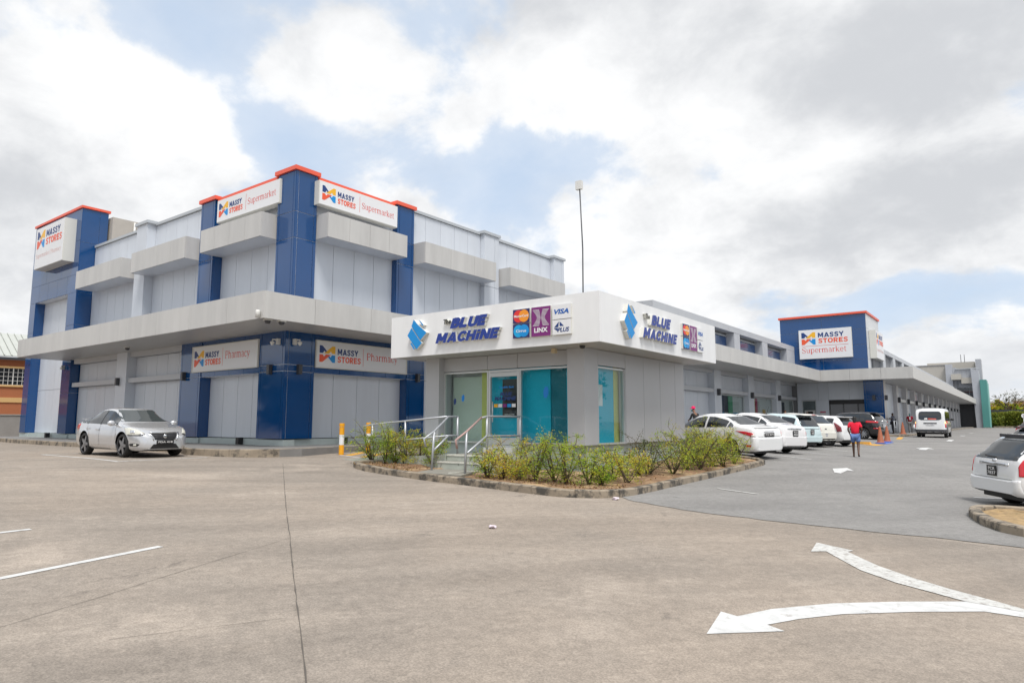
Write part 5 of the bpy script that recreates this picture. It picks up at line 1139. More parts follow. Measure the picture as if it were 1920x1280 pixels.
for sg in (-1, 1):
    fl = mir if sg > 0 else (lambda q: q)
    c.patch('chrome_edge', M_CHROME, (mir if sg < 0 else (lambda q: q))([(.315, .49), (.345, .49), (.455, .715), (.42, .715)]), 0, .015, 2)
    hl = c.patch('headlight', M_CLEAR, fl([(-.30, .66), (.10, .655), (.26, .70), (.06, .80), (-.20, .86), (-.40, .86)]), sg * 42, .010, 3)
    c.patch('lamp_reflector', M_CHROME, fl([(-.16, .70), (.0, .70), (.0, .78), (-.16, .80)]), sg * 42, .013, 2, hl)
    c.patch('lamp_trim', M_DGREY, fl([(-.34, .635), (.16, .625), (.28, .66), (.26, .685), (.1, .645), (-.32, .658)]), sg * 42, .008, 2)
    c.patch('fog_recess', M_BLACK, fl([(-.22, .33), (.10, .32), (.17, .385), (.0, .415), (-.14, .40)]), sg * 38, .005, 2)
    c.patch('fog_lamp', M_CLEAR, fl([(-.02, .34), (.07, .34), (.07, .39), (-.02, .39)]), sg * 38, .012, 1)
    c.patch('tail_light', M_RED, fl([(-.18, .80), (.2, .80), (.24, .96), (-.1, .99)]), 180 - sg * 40, .008, 2)
    for x, bd in ((1.02, -.06), (-.16, 0), (-1.06, -.03)): c.seam(x, .26, .93, sg, .008, bd)
    c.handle(-.02 - .28, .80, sg, SIL); c.handle(-1.0, .83, sg, SIL)
    c.patch('side_skirt', M_DGREY, [(x, z) for x, z in [(-.95, .215), (1.02, .215), (1.02, .235), (-.95, .235)]] if sg < 0 else mir([(-.95, .215), (1.02, .215), (1.02, .235), (-.95, .235)]), 90 * sg, .003, 2)
c.patch('lower_intake', M_BLACK, [(-.44, .245), (.44, .245), (.33, .385), (-.33, .385)], 0, .006, 3)
v, f = lathe_geo([(.0, .01), (.045, .012), (.062, .0), (.062, -.01)], 20); em = mesh('emblem', [(b, a, cc) for a, cc, b in v], f, M_CHROME, True); fix(em); h = c.bvh.ray_cast(Vector((6, 0, .61)), Vector((-1, 0, 0)))[0]; eo = put('emblem', em, c.root, (h.x + .025, 0, .61)); plate('emblem_bar', eo, M_DGREY, rect(-.058, -.014, .058, .014), .004, .0).rotation_euler = (R(90), 0, R(90)); eo.children[0].location = (.011, 0, 0)
c.plate_(0, .0, .44, .50, .125, 'PDA 418', out=.03)
c.mirror(.86, 1.0, SIL)
sp = root('spoiler', (0, 0, 0)); sp.parent = c.root
lbx('spoiler_wing', sp, SIL, -2.24, -2.06, -.62, .62, 1.125, 1.145)
for sg in (-1, 1): lbx('spoiler_foot', sp, SIL, -2.2, -2.1, sg * .5 - .02, sg * .5 + .02, 1.0, 1.125)
# --- shared pieces for cars seen from the tail
WHT = paint('white', (.74, .75, .76)); WHC = paint('cream_white', (.72, .71, .65)); PBL = paint('pale_blue', (.56, .69, .72)); BLK = paint('black', (.008, .008, .010)); DRD = paint('dark_red', (.26, .03, .035)); WH2 = paint('pearl_white', (.76, .76, .77))
def rear_bumper(c, m, z0, z1, off=.03):
    W = c.p['W'] / 2 - .10
    c.patch('rear_bumper', m, [(-W, z0), (W, z0), (W, z1), (W * .6, z1 - .03), (-W * .6, z1 - .03), (-W, z1)], 180, off, 4)
def tail(c, glass, lamps, plate=None, az_l=38, lampm=None, bumper=None, lampoff=.010):
    c.patch('rear_window', M_CGLASS, glass, 180, .005, 4)
    for sg in (-1, 1):
        for pts in lamps: c.patch('tail_light', lampm or M_RED, mir(pts) if sg > 0 else pts, 180 + sg * az_l, lampoff, 3)
    if bumper: c.patch('lower_bumper', M_BLACK, bumper, 180, .005, 3)
# --- 2 white saloon nearest the planting bed
P2 = dict(SED, L=4.4, W=1.70, fx=1.33, rx=-1.24, rim='alloy', r=.315,
    top=[(-2.2, .60), (-2.17, .90), (-2.08, 1.045), (-1.62, 1.09), (-.95, 1.37), (-.45, 1.455), (0, 1.45), (.35, 1.39), (1.15, .99), (1.9, .84), (2.1, .70), (2.2, .55)],
    belt=[(-2.2, .55), (-2.12, .92), (-1.5, 1.0), (0, .93), (1.1, .88), (1.7, .82), (2.0, .68), (2.2, .48)],
    w=[(-2.2, .64), (-2.15, .74), (-2.0, .80), (-1.6, .84), (-1.0, .85), (1.2, .85), (1.7, .83), (2.0, .74), (2.12, .62), (2.2, .48)],
    sill=[(-2.2, .27), (-2.0, .24), (-1.2, .2), (1.4, .19), (2.0, .2), (2.2, .23)])
HD = [160, 158, 160, 158, 162, 166, 90, 35, 35, 40]
c = Car('parked_car', 'white saloon with wedge shaped tail lamps, half hidden by the bed of bushes', 'car', 'parked cars', (-8.78, 23.88), HD[0], P2, WHT)
c.side_windows([(-1.5, -1.12), (-1.08, -.22), (-.14, .95)])
c.patch('windscreen', M_CGLASS, [(-.66, 1.02), (.66, 1.02), (.5, 1.38), (-.5, 1.38)], 0, .004, 4)
tail(c, [(-.60, 1.11), (.60, 1.11), (.50, 1.36), (-.50, 1.36)], [[(-.34, .905), (-.1, .90), (.10, .86), (.20, .74), (.08, .74), (-.12, .80)]], az_l=40)
for sg in (-1, 1):
    q = [(-.1, .40), (.08, .40), (.12, .47), (-.14, .47)]; c.patch('reflector', M_RED, q if sg > 0 else mir(q), 180 + sg * 32, .006, 2)
    c.patch('lamp_clear', M_CLEAR, (lambda t: mir(t) if sg > 0 else t)([(.06, .745), (.195, .745), (.16, .80), (.08, .80)]), 180 + sg * 40, .014, 2)
    for x in (-.18, -1.04, .98): c.seam(x, .25, .92, sg)
    c.handle(-.38, .80, sg, WHT); c.handle(-1.2, .84, sg, WHT)
rear_bumper(c, WHT, 0.27, 0.71); c.patch('boot_line', M_DGREY, [(-.56, .735), (.56, .735), (.56, .742), (-.56, .742)], 180, .003, 3); c.patch('boot_trim', M_CHROME, [(-.27, .885), (.27, .885), (.27, .905), (-.27, .905)], 180, .008, 2)
c.patch('boot_lip', WHT, [(-.62, 1.0), (.62, 1.0), (.58, 1.04), (-.58, 1.04)], 180, .03, 3); c.patch('lower_bumper', M_DGREY, [(-.5, .24), (.5, .24), (.44, .32), (-.44, .32)], 180, .004, 2)
c.plate_(180, 0, .79, .50, .125, 'PCZ 8375')
for y in (-.42, -.15, .15, .42): c.patch('parking_sensor', M_DGREY, rect(y - .015, .545, y + .015, .575), 180, .004, 0)
tube('aerial', c.root, M_BLACK, [(-.9, 0, 1.39), (-1.02, 0, 1.52)], .006, 5, False)
# --- 3 white saloon with chrome garnish
P3 = dict(P2, rim='cover', top=[(-2.2, .60), (-2.18, .92), (-2.12, 1.06), (-1.7, 1.12), (-1.05, 1.42), (-.5, 1.49), (0, 1.485), (.35, 1.42), (1.15, 1.0), (1.9, .85), (2.1, .70), (2.2, .55)])
c = Car('parked_car', 'white saloon with a bright chrome strip above its square black plate', 'car', 'parked cars', (-8.88, 27.61), HD[1], P3, WH2)
c.side_windows([(-1.5, -1.12), (-1.08, -.22), (-.14, .95)])
tail(c, [(-.60, 1.14), (.60, 1.14), (.5, 1.40), (-.50, 1.40)], [[(-.10, .70), (.14, .70), (.10, .86), (-.02, .925), (-.16, .925)]], az_l=36, bumper=[(-.62, .24), (.62, .24), (.62, .42), (-.62, .42)])
rear_bumper(c, WH2, 0.3, 0.66); c.patch('chrome_garnish', M_CHROME, [(-.42, .93), (-.36, .905), (.36, .905), (.42, .93), (.3, .955), (-.3, .955)], 180, .014, 3)
c.plate_(180, 0, .76, .30, .22, '', lines=['PCU', '4064'])
tube('aerial', c.root, M_BLACK, [(-.9, .0, 1.43), (-1.0, .0, 1.75)], .007, 5, False)
# --- 4 pale blue estate
HAT = dict(L=4.3, W=1.70, fx=1.30, rx=-1.25, r=.30, roofw=.76, rim='cover',
    top=[(-2.15, .62), (-2.12, .95), (-2.04, 1.08), (-1.86, 1.36), (-1.74, 1.46), (-1.3, 1.50), (-.4, 1.52), (.3, 1.46), (1.1, 1.02), (1.85, .86), (2.06, .7), (2.15, .55)],
    belt=[(-2.15, .58), (-2.05, .95), (-1.5, .98), (0, .94), (1.1, .9), (1.7, .82), (2.0, .68), (2.15, .48)],
    w=[(-2.15, .70), (-2.1, .77), (-1.95, .82), (-1.5, .85), (1.2, .85), (1.7, .82), (1.95, .74), (2.08, .62), (2.15, .48)],
    sill=[(-2.15, .34), (-2.0, .27), (-1.2, .21), (1.4, .2), (2.0, .2), (2.15, .24)])
c = Car('parked_car', 'pale blue estate car with a dark roof spoiler over its tailgate', 'car', 'parked cars', (-9.28, 31.93), HD[2], HAT, PBL)
c.side_windows([(-1.78, -1.12), (-1.05, -.2), (-.12, .95)])
tail(c, [(-.64, 1.0), (.64, 1.0), (.54, 1.38), (-.54, 1.38)], [[(-.1, .80), (.14, .80), (.1, .96), (-.08, 1.04)]], az_l=36)
rear_bumper(c, PBL, 0.27, 0.6); c.patch('tailgate_trim', PBL, [(-.6, .90), (.6, .90), (.6, .98), (-.6, .98)], 180, .015, 3); lbx('roof_spoiler', c.root, M_DGREY, -2.0, -1.72, -.56, .56, 1.435, 1.475)
c.plate_(180, 0, .76, .26, .22, '', lines=['PCU', '438'])
# --- 5 cream hatchback
P5 = dict(HAT, L=4.2, fx=1.28, rx=-1.25, top=[(-2.1, .62), (-2.06, .98), (-1.95, 1.12), (-1.6, 1.44), (-1.3, 1.52), (-.4, 1.545), (.3, 1.48), (1.1, 1.04), (1.85, .86), (2.0, .7), (2.1, .55)], belt=[(-2.1, .58), (-2.0, .98), (-1.5, 1.0), (0, .95), (1.1, .9), (1.7, .82), (1.95, .68), (2.1, .48)])
c = Car('parked_car', 'cream white rounded hatchback with a pale plate low on its bumper', 'car', 'parked cars', (-9.27, 34.93), HD[3], P5, WHC)
c.side_windows([(-1.55, -1.12), (-1.05, -.2), (-.12, .95)])
tail(c, [(-.58, 1.10), (.58, 1.10), (.5, 1.42), (-.5, 1.42)], [[(-.04, .82), (.14, .82), (.12, .98), (-.05, 1.04)]], az_l=38, bumper=[(-.7, .26), (.7, .26), (.66, .44), (-.66, .44)])
c.plate_(180, 0, .56, .30, .2, '', m=M_PLATEW, tm=M_NAVY, lines=['PBZ', '52']); rear_bumper(c, WHC, 0.4, 0.72); c.patch('tailgate_handle', M_DGREY, rect(-.07, .83, .07, .87), 180, .01, 1); c.patch('wiper', M_BLACK, [(-.35, 1.13), (.02, 1.1), (.02, 1.125), (-.35, 1.15)], 180, .012, 2)
c.patch('brake_light', M_RED, rect(-.13, 1.46, .13, 1.485), 180, .01, 1)
# --- 6 white hatchback
P6 = dict(HAT, L=4.0, fx=1.22, rx=-1.28, top=[(-2.0, .62), (-1.97, .98), (-1.9, 1.12), (-1.66, 1.38), (-1.4, 1.45), (-.4, 1.46), (.3, 1.40), (1.1, 1.0), (1.75, .84), (1.92, .7), (2.0, .55)], belt=[(-2.0, .58), (-1.9, .98), (-1.5, 1.02), (0, .95), (1.1, .88), (1.6, .8), (1.85, .68), (2.0, .48)], w=[(-2.0, .72), (-1.95, .78), (-1.85, .82), (-1.5, .85), (1.1, .85), (1.6, .82), (1.8, .74), (1.93, .62), (2.0, .48)], sill=[(-2, .33), (-1.85, .26), (-1.2, .2), (1.4, .2), (2.0, .24)])
c = Car('parked_car', 'white hatchback with tall dark tail lamps, last in the row beside the black SUV', 'car', 'parked cars', (-8.52, 36.74), HD[4], P6, WHT)
c.side_windows([(-1.5, -1.12), (-1.05, -.2), (-.12, .9)])
M_DRED = mat('tail_lamp_dark', (.20, .02, .03), .15, coat=.8)
tail(c, [(-.60, 1.02), (.60, 1.02), (.5, 1.36), (-.5, 1.36)], [[(-.06, .70), (.12, .72), (.10, .92), (-.08, 1.12), (-.14, 1.12)]], az_l=38, lampm=M_DRED)
lbx('roof_spoiler', c.root, WHT, -1.86, -1.55, -.52, .52, 1.40, 1.43); c.plate_(180, 0, .80, .30, .2, '', lines=['PDE', '6056'])
c.patch('wiper', M_BLACK, [(-.35, 1.05), (.02, 1.02), (.02, 1.045), (-.35, 1.08)], 180, .012, 2)
# --- 7 black SUV
P7 = dict(L=4.47, W=1.85, fx=1.36, rx=-1.31, r=.36, roofw=.74, rim='alloy',
    top=[(-2.23, .72), (-2.2, 1.05), (-2.1, 1.18), (-1.9, 1.45), (-1.72, 1.58), (-1.3, 1.63), (-.4, 1.66), (.3, 1.60), (1.1, 1.14), (1.9, 1.0), (2.12, .85), (2.23, .7)],
    belt=[(-2.23, .65), (-2.1, 1.06), (-1.5, 1.12), (0, 1.05), (1.1, 1.0), (1.75, .95), (2.05, .8), (2.23, .6)],
    w=[(-2.23, .72), (-2.15, .83), (-1.95, .89), (-1.5, .92), (1.2, .92), (1.8, .89), (2.05, .8), (2.15, .68), (2.23, .52)],
    sill=[(-2.23, .42), (-2.05, .34), (-1.2, .26), (1.4, .26), (2.0, .28), (2.23, .32)])
c = Car('parked_car', 'black SUV parked near the entrance behind the walking person', 'car', 'parked cars', (-8.94, 47.95), HD[5], P7, BLK)
c.side_windows([(-1.8, -1.15), (-1.08, -.2), (-.12, 1.0)])
tail(c, [(-.66, 1.2), (.66, 1.2), (.56, 1.52), (-.56, 1.52)], [[(-.34, 1.02), (.18, 1.0), (.3, 1.08), (-.3, 1.14)], [(-.06, .64), (.2, .64), (.2, .70), (-.08, .70)]], az_l=36, bumper=[(-.7, .36), (.7, .36), (.66, .5), (-.66, .5)])
c.patch('chrome_strip', M_CHROME, [(-.5, .96), (.5, .96), (.5, .985), (-.5, .985)], 180, .01, 2); lbx('roof_spoiler', c.root, BLK, -2.0, -1.66, -.6, .6, 1.565, 1.61); c.plate_(180, 0, .84, .36, .16, '', m=M_PLATEW, tm=M_NAVY, lines=['PDT'])
c.patch('tail_emblem', M_CHROME, rect(-.06, 1.07, .06, 1.14), 180, .012, 1)
for sg in (-1, 1): tube('roof_rail', c.root, M_DGREY, [(-1.6, sg * .62, 1.635), (-.4, sg * .64, 1.68), (.2, sg * .63, 1.63)], .02, 6, False)
# --- 8 white van
P8 = dict(L=4.69, W=1.84, fx=1.30, rx=-1.25, r=.32, roofw=.90, rim='steel', soft=.14,
    top=[(-2.34, .60), (-2.33, 1.0), (-2.25, 1.55), (-2.12, 1.88), (-1.8, 1.965), (0, 1.98), (1.1, 1.95), (1.45, 1.80), (2.05, 1.15), (2.28, .85), (2.34, .6)],
    belt=[(-2.34, .55), (-2.25, 1.0), (0, 1.02), (1.6, 1.0), (2.1, .8), (2.34, .5)],
    w=[(-2.34, .82), (-2.3, .88), (-2.15, .905), (-1.5, .92), (1.5, .92), (1.9, .90), (2.2, .78), (2.34, .6)],
    sill=[(-2.34, .36), (-2.1, .3), (-1.2, .24), (1.4, .24), (2.1, .26), (2.34, .3)])
c = Car('van', 'white minibus van driving away past the entrance with its rear lamps lit', 'van', None, (-4.87, 55.5), HD[6], P8, WHT)
c.patch('rear_window', M_CGLASS, [(-.66, 1.23), (-.5, 1.16), (.5, 1.16), (.66, 1.23), (.66, 1.55), (.6, 1.70), (.5, 1.74), (-.5, 1.74), (-.6, 1.70), (-.66, 1.55)], 180, .006, 4)
c.side_windows([(-2.0, -1.0), (-.95, .1), (.15, 1.35)], low=.12, drop=.24)
for sg in (-1, 1):
    q = [(-.07, .66), (.09, .66), (.09, .92), (-.05, .92)]; c.patch('tail_light', M_RED, q if sg > 0 else mir(q), 180 + sg * 25, .010, 2)
    q = [(-.06, .93), (.09, .93), (.09, 1.06), (-.05, 1.06)]; c.patch('turn_light', MATS.get('lit_amber') or lamp_mat('lit_amber', (.9, .45, .12), 2.2), q if sg > 0 else mir(q), 180 + sg * 25, .012, 2)
c.patch('rear_bumper', M_DGREY, [(-.84, .34), (.84, .34), (.84, .54), (-.84, .54)], 180, .03, 3); c.patch('bumper_corner', M_DGREY, [(-.3, .34), (.5, .34), (.5, .78), (.32, .80), (.25, .56), (-.3, .54)], 180 + 50, .02, 3); c.patch('bumper_corner', M_DGREY, mir([(-.3, .34), (.5, .34), (.5, .78), (.32, .80), (.25, .56), (-.3, .54)]), 180 - 50, .02, 3)
c.patch('plate_garnish', M_DGREY, [(-.38, .93), (.38, .93), (.38, .99), (-.38, .99)], 180, .03, 2); c.plate_(180, 0, .86, .46, .11, 'PCF 3088', m=M_PLATEW, tm=M_NAVY)
c.patch('window_sticker', mat('sticker_red', (.62, .10, .07), .5), [(-.12, 1.19), (.36, 1.18), (.36, 1.26), (-.12, 1.28)], 180, .009, 2); c.patch('window_sticker', M_CAMW, [(-.36, 1.19), (-.14, 1.19), (-.16, 1.3), (-.3, 1.3)], 180, .009, 2)
c.patch('side_lettering', MATS['sticker_red'], [(-1.7, .95), (-.5, .95), (-.5, 1.12), (-1.7, 1.12)], -90, .006, 3)
c.mirror(1.55, 1.2, M_BLACK)
# --- 9 white estate at the right edge
P9 = dict(L=4.58, W=1.72, fx=1.40, rx=-1.35, r=.32, roofw=.76, rim='alloy',
    top=[(-2.29, .60), (-2.27, .93), (-2.2, 1.08), (-1.85, 1.40), (-1.62, 1.54), (-1.2, 1.585), (-.4, 1.60), (.4, 1.53), (1.3, 1.06), (2.0, .88), (2.2, .72), (2.29, .55)],
    belt=[(-2.29, .56), (-2.2, .97), (-1.6, 1.0), (0, .95), (1.2, .92), (1.85, .84), (2.15, .68), (2.29, .48)],
    w=[(-2.29, .70), (-2.24, .78), (-2.08, .83), (-1.6, .86), (1.3, .86), (1.85, .83), (2.1, .74), (2.22, .62), (2.29, .48)],
    sill=[(-2.29, .32), (-2.1, .25), (-1.3, .2), (1.4, .2), (2.1, .2), (2.29, .24)])
c = Car('parked_car', 'white estate car with plate PCR 7837 cut by the right edge beside the kerbed island', 'car', 'parked cars', (1.28, 19.57), HD[7], P9, WHT)
c.side_windows([(-1.85, -1.15), (-1.1, -.2), (-.12, 1.05)])
tail(c, [(-.66, 1.02), (.66, 1.02), (.62, 1.18), (.54, 1.44), (-.54, 1.44), (-.62, 1.18)], [[(-.02, .70), (.13, .70), (.14, .9), (.04, 1.10), (-.06, 1.10), (.0, .9)]], az_l=36)
lbx('roof_spoiler', c.root, WHT, -1.74, -1.42, -.50, .50, 1.525, 1.56); lbx('spoiler_lip', c.root, M_DGREY, -1.76, -1.74, -.50, .50, 1.49, 1.556); lbx('spoiler_under', c.root, M_DGREY, -1.74, -1.6, -.48, .48, 1.49, 1.524)
c.patch('chrome_garnish', M_CHROME, [(-.46, .895), (.46, .895), (.46, .945), (-.46, .945)], 180, .014, 3); c.plate_(180, 0, .77, .31, .22, '', lines=['PCR', '7837'])
rear_bumper(c, WHT, 0.26, 0.62); c.patch('tail_emblem', M_CHROME, rect(-.055, .965, .055, 1.02), 180, .014, 1); c.patch('boot_line', M_DGREY, [(-.60, .615), (.60, .615), (.60, .623), (-.60, .623)], 180, .003, 3)
c.patch('wiper', M_BLACK, [(-.36, 1.07), (.05, 1.035), (.05, 1.06), (-.36, 1.09)], 180, .012, 2)
for sg in (-1, 1): q = [(-.1, .35), (.12, .35), (.12, .385), (-.1, .385)]; c.patch('reflector', M_RED, q if sg > 0 else mir(q), 180 + sg * 22, .006, 1)
c.patch('bumper_crease', M_DGREY, [(-.72, .30), (.72, .30), (.72, .307), (-.72, .307)], 180, .003, 3)
# --- 10 and 11 cars beyond it
c = Car('parked_car', 'pale hatchback with a dark rear spoiler, just beyond the white estate at the right edge', 'car', 'parked cars', (1.5, 31.4), HD[8], P6, WH2)
c.side_windows([(-1.5, -1.12), (-1.05, -.2), (-.12, .9)]); tail(c, [(-.60, 1.02), (.60, 1.02), (.5, 1.36), (-.5, 1.36)], [[(-.06, .72), (.12, .72), (.10, .98), (-.08, 1.0)]]); lbx('roof_spoiler', c.root, M_BLACK, -1.78, -1.42, -.52, .52, 1.395, 1.44)
c = Car('parked_car', 'dark red hatchback near the far hedge', 'car', 'parked cars', (1.75, 50.2), HD[9], P5, DRD)
c.side_windows([(-1.55, -1.12), (-1.05, -.2), (-.12, .95)], M_CGLASS2); tail(c, [(-.58, 1.08), (.58, 1.08), (.5, 1.42), (-.5, 1.42)], [[(-.1, .82), (.2, .82), (.12, .98), (-.05, 1.04)]])
# ------------------------------------------------------------ people
def skin_obj(name, parent, nodes, edges, m, sub=1, rootv=0):
    me = bpy.data.meshes.new(name); me.from_pydata([n[0] for n in nodes], edges, [])
    me.materials.append(m); o = put(name, me, parent); s = o.modifiers.new('skin', 'SKIN'); s.use_smooth_shade = True
    for i, n in enumerate(nodes):
        r = n[1] if isinstance(n[1], tuple) else (n[1], n[1]); me.skin_vertices[0].data[i].radius = r; me.skin_vertices[0].data[i].use_root = i == rootv
    b = o.modifiers.new('smooth', 'SUBSURF'); b.levels = b.render_levels = sub; return o
def person(label, loc, face, h, skin, top_m, bot_m, hair_m=None, legs=((.0, 0), (.0, 0)), arms=None, bottom='shorts', hair='short', lean=0., shoes=M_BLACK, sleeve='short', group='people around the shop entrance'):
    """legs: (forward swing of knee, of ankle lift) left and right; arms: elbow and hand offsets from each shoulder (side, forward, up)"""
    z = loc[2]; P = root('person', loc, label, 'person', group, rot=(0, 0, R(face)))   # local +y is where the person looks
    k = h / 1.72; S = lambda x, y, z_: Vector((x * k, (y + max(0, z_ - .9) * lean) * k, z_ * k))
    arms = arms or (((-.06, .02, -.27), (-.05, .10, -.52)), ((.06, .02, -.27), (.05, .10, -.52)))
    N, E = [], []
    def add(p, r, to=None):
        N.append((p, (r[0] * k, r[1] * k) if isinstance(r, tuple) else r * k)); i = len(N) - 1
        if to is not None: E.append((to, i))
        return i
    pel = add(S(0, 0, .93), (.145, .105)); wa = add(S(0, .0, 1.06), (.13, .095), pel); ch = add(S(0, -.01, 1.27), (.15, .105), wa); nk0 = add(S(0, -.01, 1.42), (.075, .07), ch)
    nk = add(S(0, .0, 1.48), .052, nk0); hd = add(S(0, .015, 1.57), (.07, .082), nk); hd2 = add(S(0, .02, 1.66), (.068, .078), hd)
    nose = add(S(0, .105, 1.575), .012, hd)
    lg = []
    for sg, (sw, lift) in zip((-1, 1), legs):
        hip = add(S(sg * .09, 0, .88), .088, pel); kn = add(S(sg * .095, .02 + sw * .55, .49), .058, hip); an = add(S(sg * .095, sw - .12 * (lift > 0) - .03, .085 + lift), .036, kn)
        he = add(S(sg * .1, sw - .05 - .12 * (lift > 0), .04 + lift), .036, an); to = add(S(sg * .11, sw + .13 - .12 * (lift > 0), .025 + lift * .5), .03, he); lg.append((hip, kn, an, he, to))
    am = []
    for sg, (el, ha) in zip((-1, 1), arms):
        sh = add(S(sg * .185, -.01, 1.385), .05, ch); b = Vector((sg * .19, -.01, 1.39))
        e = add(S(*(b + Vector(el))), .038, sh); w = add(S(*(b + Vector(ha))), .026, e)
        d = (Vector(ha) - Vector(el)).normalized(); side = d.cross(Vector((sg, 0, 0))).normalized() if abs(d.x) < .9 else Vector((0, 1, 0))
        pm = add(S(*(b + Vector(ha) + d * .05)), (.034, .018), w)
        for q, L in ((-1.5, .065), (-.5, .08), (.5, .078), (1.5, .06)):
            f1 = add(S(*(b + Vector(ha) + d * .095 + side * q * .019)), .010, pm); add(S(*(b + Vector(ha) + d * (.095 + L * .9) + side * q * .019 + Vector((0, .015, 0)))), .008, f1)
        t1 = add(S(*(b + Vector(ha) + d * .055 - side * .035)), .011, pm); add(S(*(b + Vector(ha) + d * .09 - side * .05)), .009, t1); am.append((sh, e, w))
    skin_obj('body', P, N, E, skin, 1)
    T, TE = [], []
    def ta(i, gr, to=None, p=None):
        r = N[i][1]; r = r if isinstance(r, tuple) else (r, r); T.append((p or N[i][0], (r[0] + gr * k, r[1] + gr * k))); j = len(T) - 1
        if to is not None: TE.append((to, j))
        return j
    a = ta(pel, .028); b = ta(wa, .03, a); c_ = ta(ch, .02, b); ta(nk0, .012, c_)
    for sh, e, w in am:
        s_ = ta(sh, .022, c_)
        if sleeve == 'short': ta(e, .026, s_, N[sh][0].lerp(N[e][0], .72))
        else: e_ = ta(e, .02, s_); ta(w, .016, e_, N[e][0].lerp(N[w][0], .92))
    skin_obj('shirt', P, T, TE, top_m, 1)
    T, TE = [], []
    a = ta(pel, .022, None, N[pel][0] - Vector((0, 0, .01)));
    for hip, kn, an, he, to in lg:
        s_ = ta(hip, .032, a)
        if bottom == 'shorts': ta(kn, .045, s_, N[hip][0].lerp(N[kn][0], .72))
        else: q = ta(kn, .03, s_); ta(an, .03, q)
    skin_obj('shorts' if bottom == 'shorts' else 'trousers', P, T, TE, bot_m, 1)
    for hip, kn, an, he, to in lg:
        skin_obj('shoe', P, [(N[he][0] - Vector((0, 0, .012)), .042 * k), (N[to][0] - Vector((0, 0, .004)), (.042 * k, .03 * k))], [(0, 1)], shoes, 1)
    hp = N[hd2][0]; hn = [(hp + Vector((0, -.02 * k, .02 * k)), (.082 * k, .085 * k)), (hp + Vector((0, -.035 * k, -.05 * k)), (.078 * k, .07 * k))]; he_ = [(0, 1)]
    if hair == 'long':
        hn += [(hp + Vector((0, -.07 * k, -.15 * k)), (.075 * k, .05 * k)), (hp + Vector((0, -.085 * k, -.27 * k)), (.06 * k, .035 * k))]; he_ += [(1, 2), (2, 3)]
    skin_obj('hair', P, hn, he_, hair_m or M_HAIR, 1)
    fc = root('face', N[hd][0]); fc.parent = P
    for sx in (-1, 1):
        v, f = lathe_geo([(.0, -.004), (.011, 0), (.0, .006)], 8, 'y'); put('eye', mesh('eye', v, f, M_PLATEW), fc, (sx * .03 * k, .080 * k, .035 * k)); v, f = lathe_geo([(.012, -.012), (.022, 0), (.012, .012)], 8); put('ear', mesh('ear', v, f, skin), fc, (sx * .078 * k, -.005, .01))
    lbx('mouth', fc, mat('lips', (.16, .05, .045), .5) if 'lips' not in MATS else MATS['lips'], -.022 * k, .022 * k, .072 * k, .08 * k, -.05 * k, -.04 * k)
    return P, k
C_RED = cloth('red_shirt_cloth', (.80, .012, .045)); C_DEN = cloth('denim_cloth', (.12, .20, .42)); C_BLK = cloth('black_cloth', (.014, .014, .016)); C_MAR = cloth('maroon_cloth', (.30, .012, .03)); C_GRY = cloth('grey_cloth', (.26, .25, .25)); C_GRN = cloth('green_cloth', (.01, .38, .09)); C_NVY = cloth('navy_cloth', (.04, .05, .17)); C_TEA = cloth('teal_cloth', (.03, .40, .42)); C_PNK = cloth('pink_cloth', (.75, .01, .11)); C_TAN = cloth('tan_cloth', (.42, .32, .22))
C_PAT = mat('patterned_cloth', (.07, .08, .11), .85, var=.3, vscale=14, stain=((.42, .42, .42), 26, .56, .6))
def azi(x): return math.degrees(math.atan2(0, 1)) + x
person('person walking away in a bright red T-shirt and denim shorts, long dark braids', (-5.13, 28.82, gzf(-5.13, 28.82)), 8, 1.60, M_SKIN, C_RED, C_DEN, legs=((.10, 0), (-.22, .07)), arms=(((-.07, -.06, -.25), (-.02, .12, -.42)), ((.07, -.05, -.25), (.02, .13, -.43))), hair='long')
P, k = person('person in a black top and pink cap bending over behind the nearest white saloon', (-13.35, 33.6, .14), 60, 1.66, M_SKIN2, C_BLK, C_DEN, lean=.35, bottom='trousers', arms=(((-.06, .12, -.24), (-.02, .34, -.32)), ((.06, .12, -.24), (.02, .34, -.32))), sleeve='long')
v, f = lathe_geo([(.105, -.03), (.108, .02), (.085, .08), (.0, .105)], 16); put('cap', mesh('cap', v, f, C_PNK, True), P, (0, .27, 1.64)); lbx('cap_peak', P, C_PNK, -.08, .08, .34, .46, 1.61, 1.63); lbx('face_mask', P, C_TEA, -.06, .06, .335, .375, 1.47, 1.55)
P, k = person('person in a red top with a teal bag standing by the third shop window', (-12.9, 48.4, .145), 20, 1.78, M_SKIN2, MATS['red_shirt_cloth'], C_TEA, bottom='trousers')
lbx('bag', P, C_TEA, .05, .3, .05, .2, 1.15, 1.5)
person('person in a green shirt beside the poster window at the entrance', (-13.6, 57.4, .145), 150, 1.80, M_SKIN, C_GRN, C_BLK, bottom='trousers')
person('person in a navy top standing in the shade behind the blue entrance pillar', (-8.25, 62.2, .145), 120, 1.68, M_SKIN, C_NVY, C_NVY, bottom='trousers')
P, k = person('person in a patterned top and black trousers with a black shoulder bag', (-8.05, 60.9, .145), 75, 1.62, M_SKIN, C_PAT, C_BLK, bottom='trousers', arms=(((-.06, .1, -.24), (-.02, .3, -.16)), ((.06, .08, -.24), (.02, .28, -.14))))
v = [(.14, -.1, 1.18), (.34, -.1, 1.12), (.34, .12, 1.12), (.14, .12, 1.18), (.16, -.08, .86), (.32, -.08, .84), (.32, .1, .84), (.16, .1, .86)]
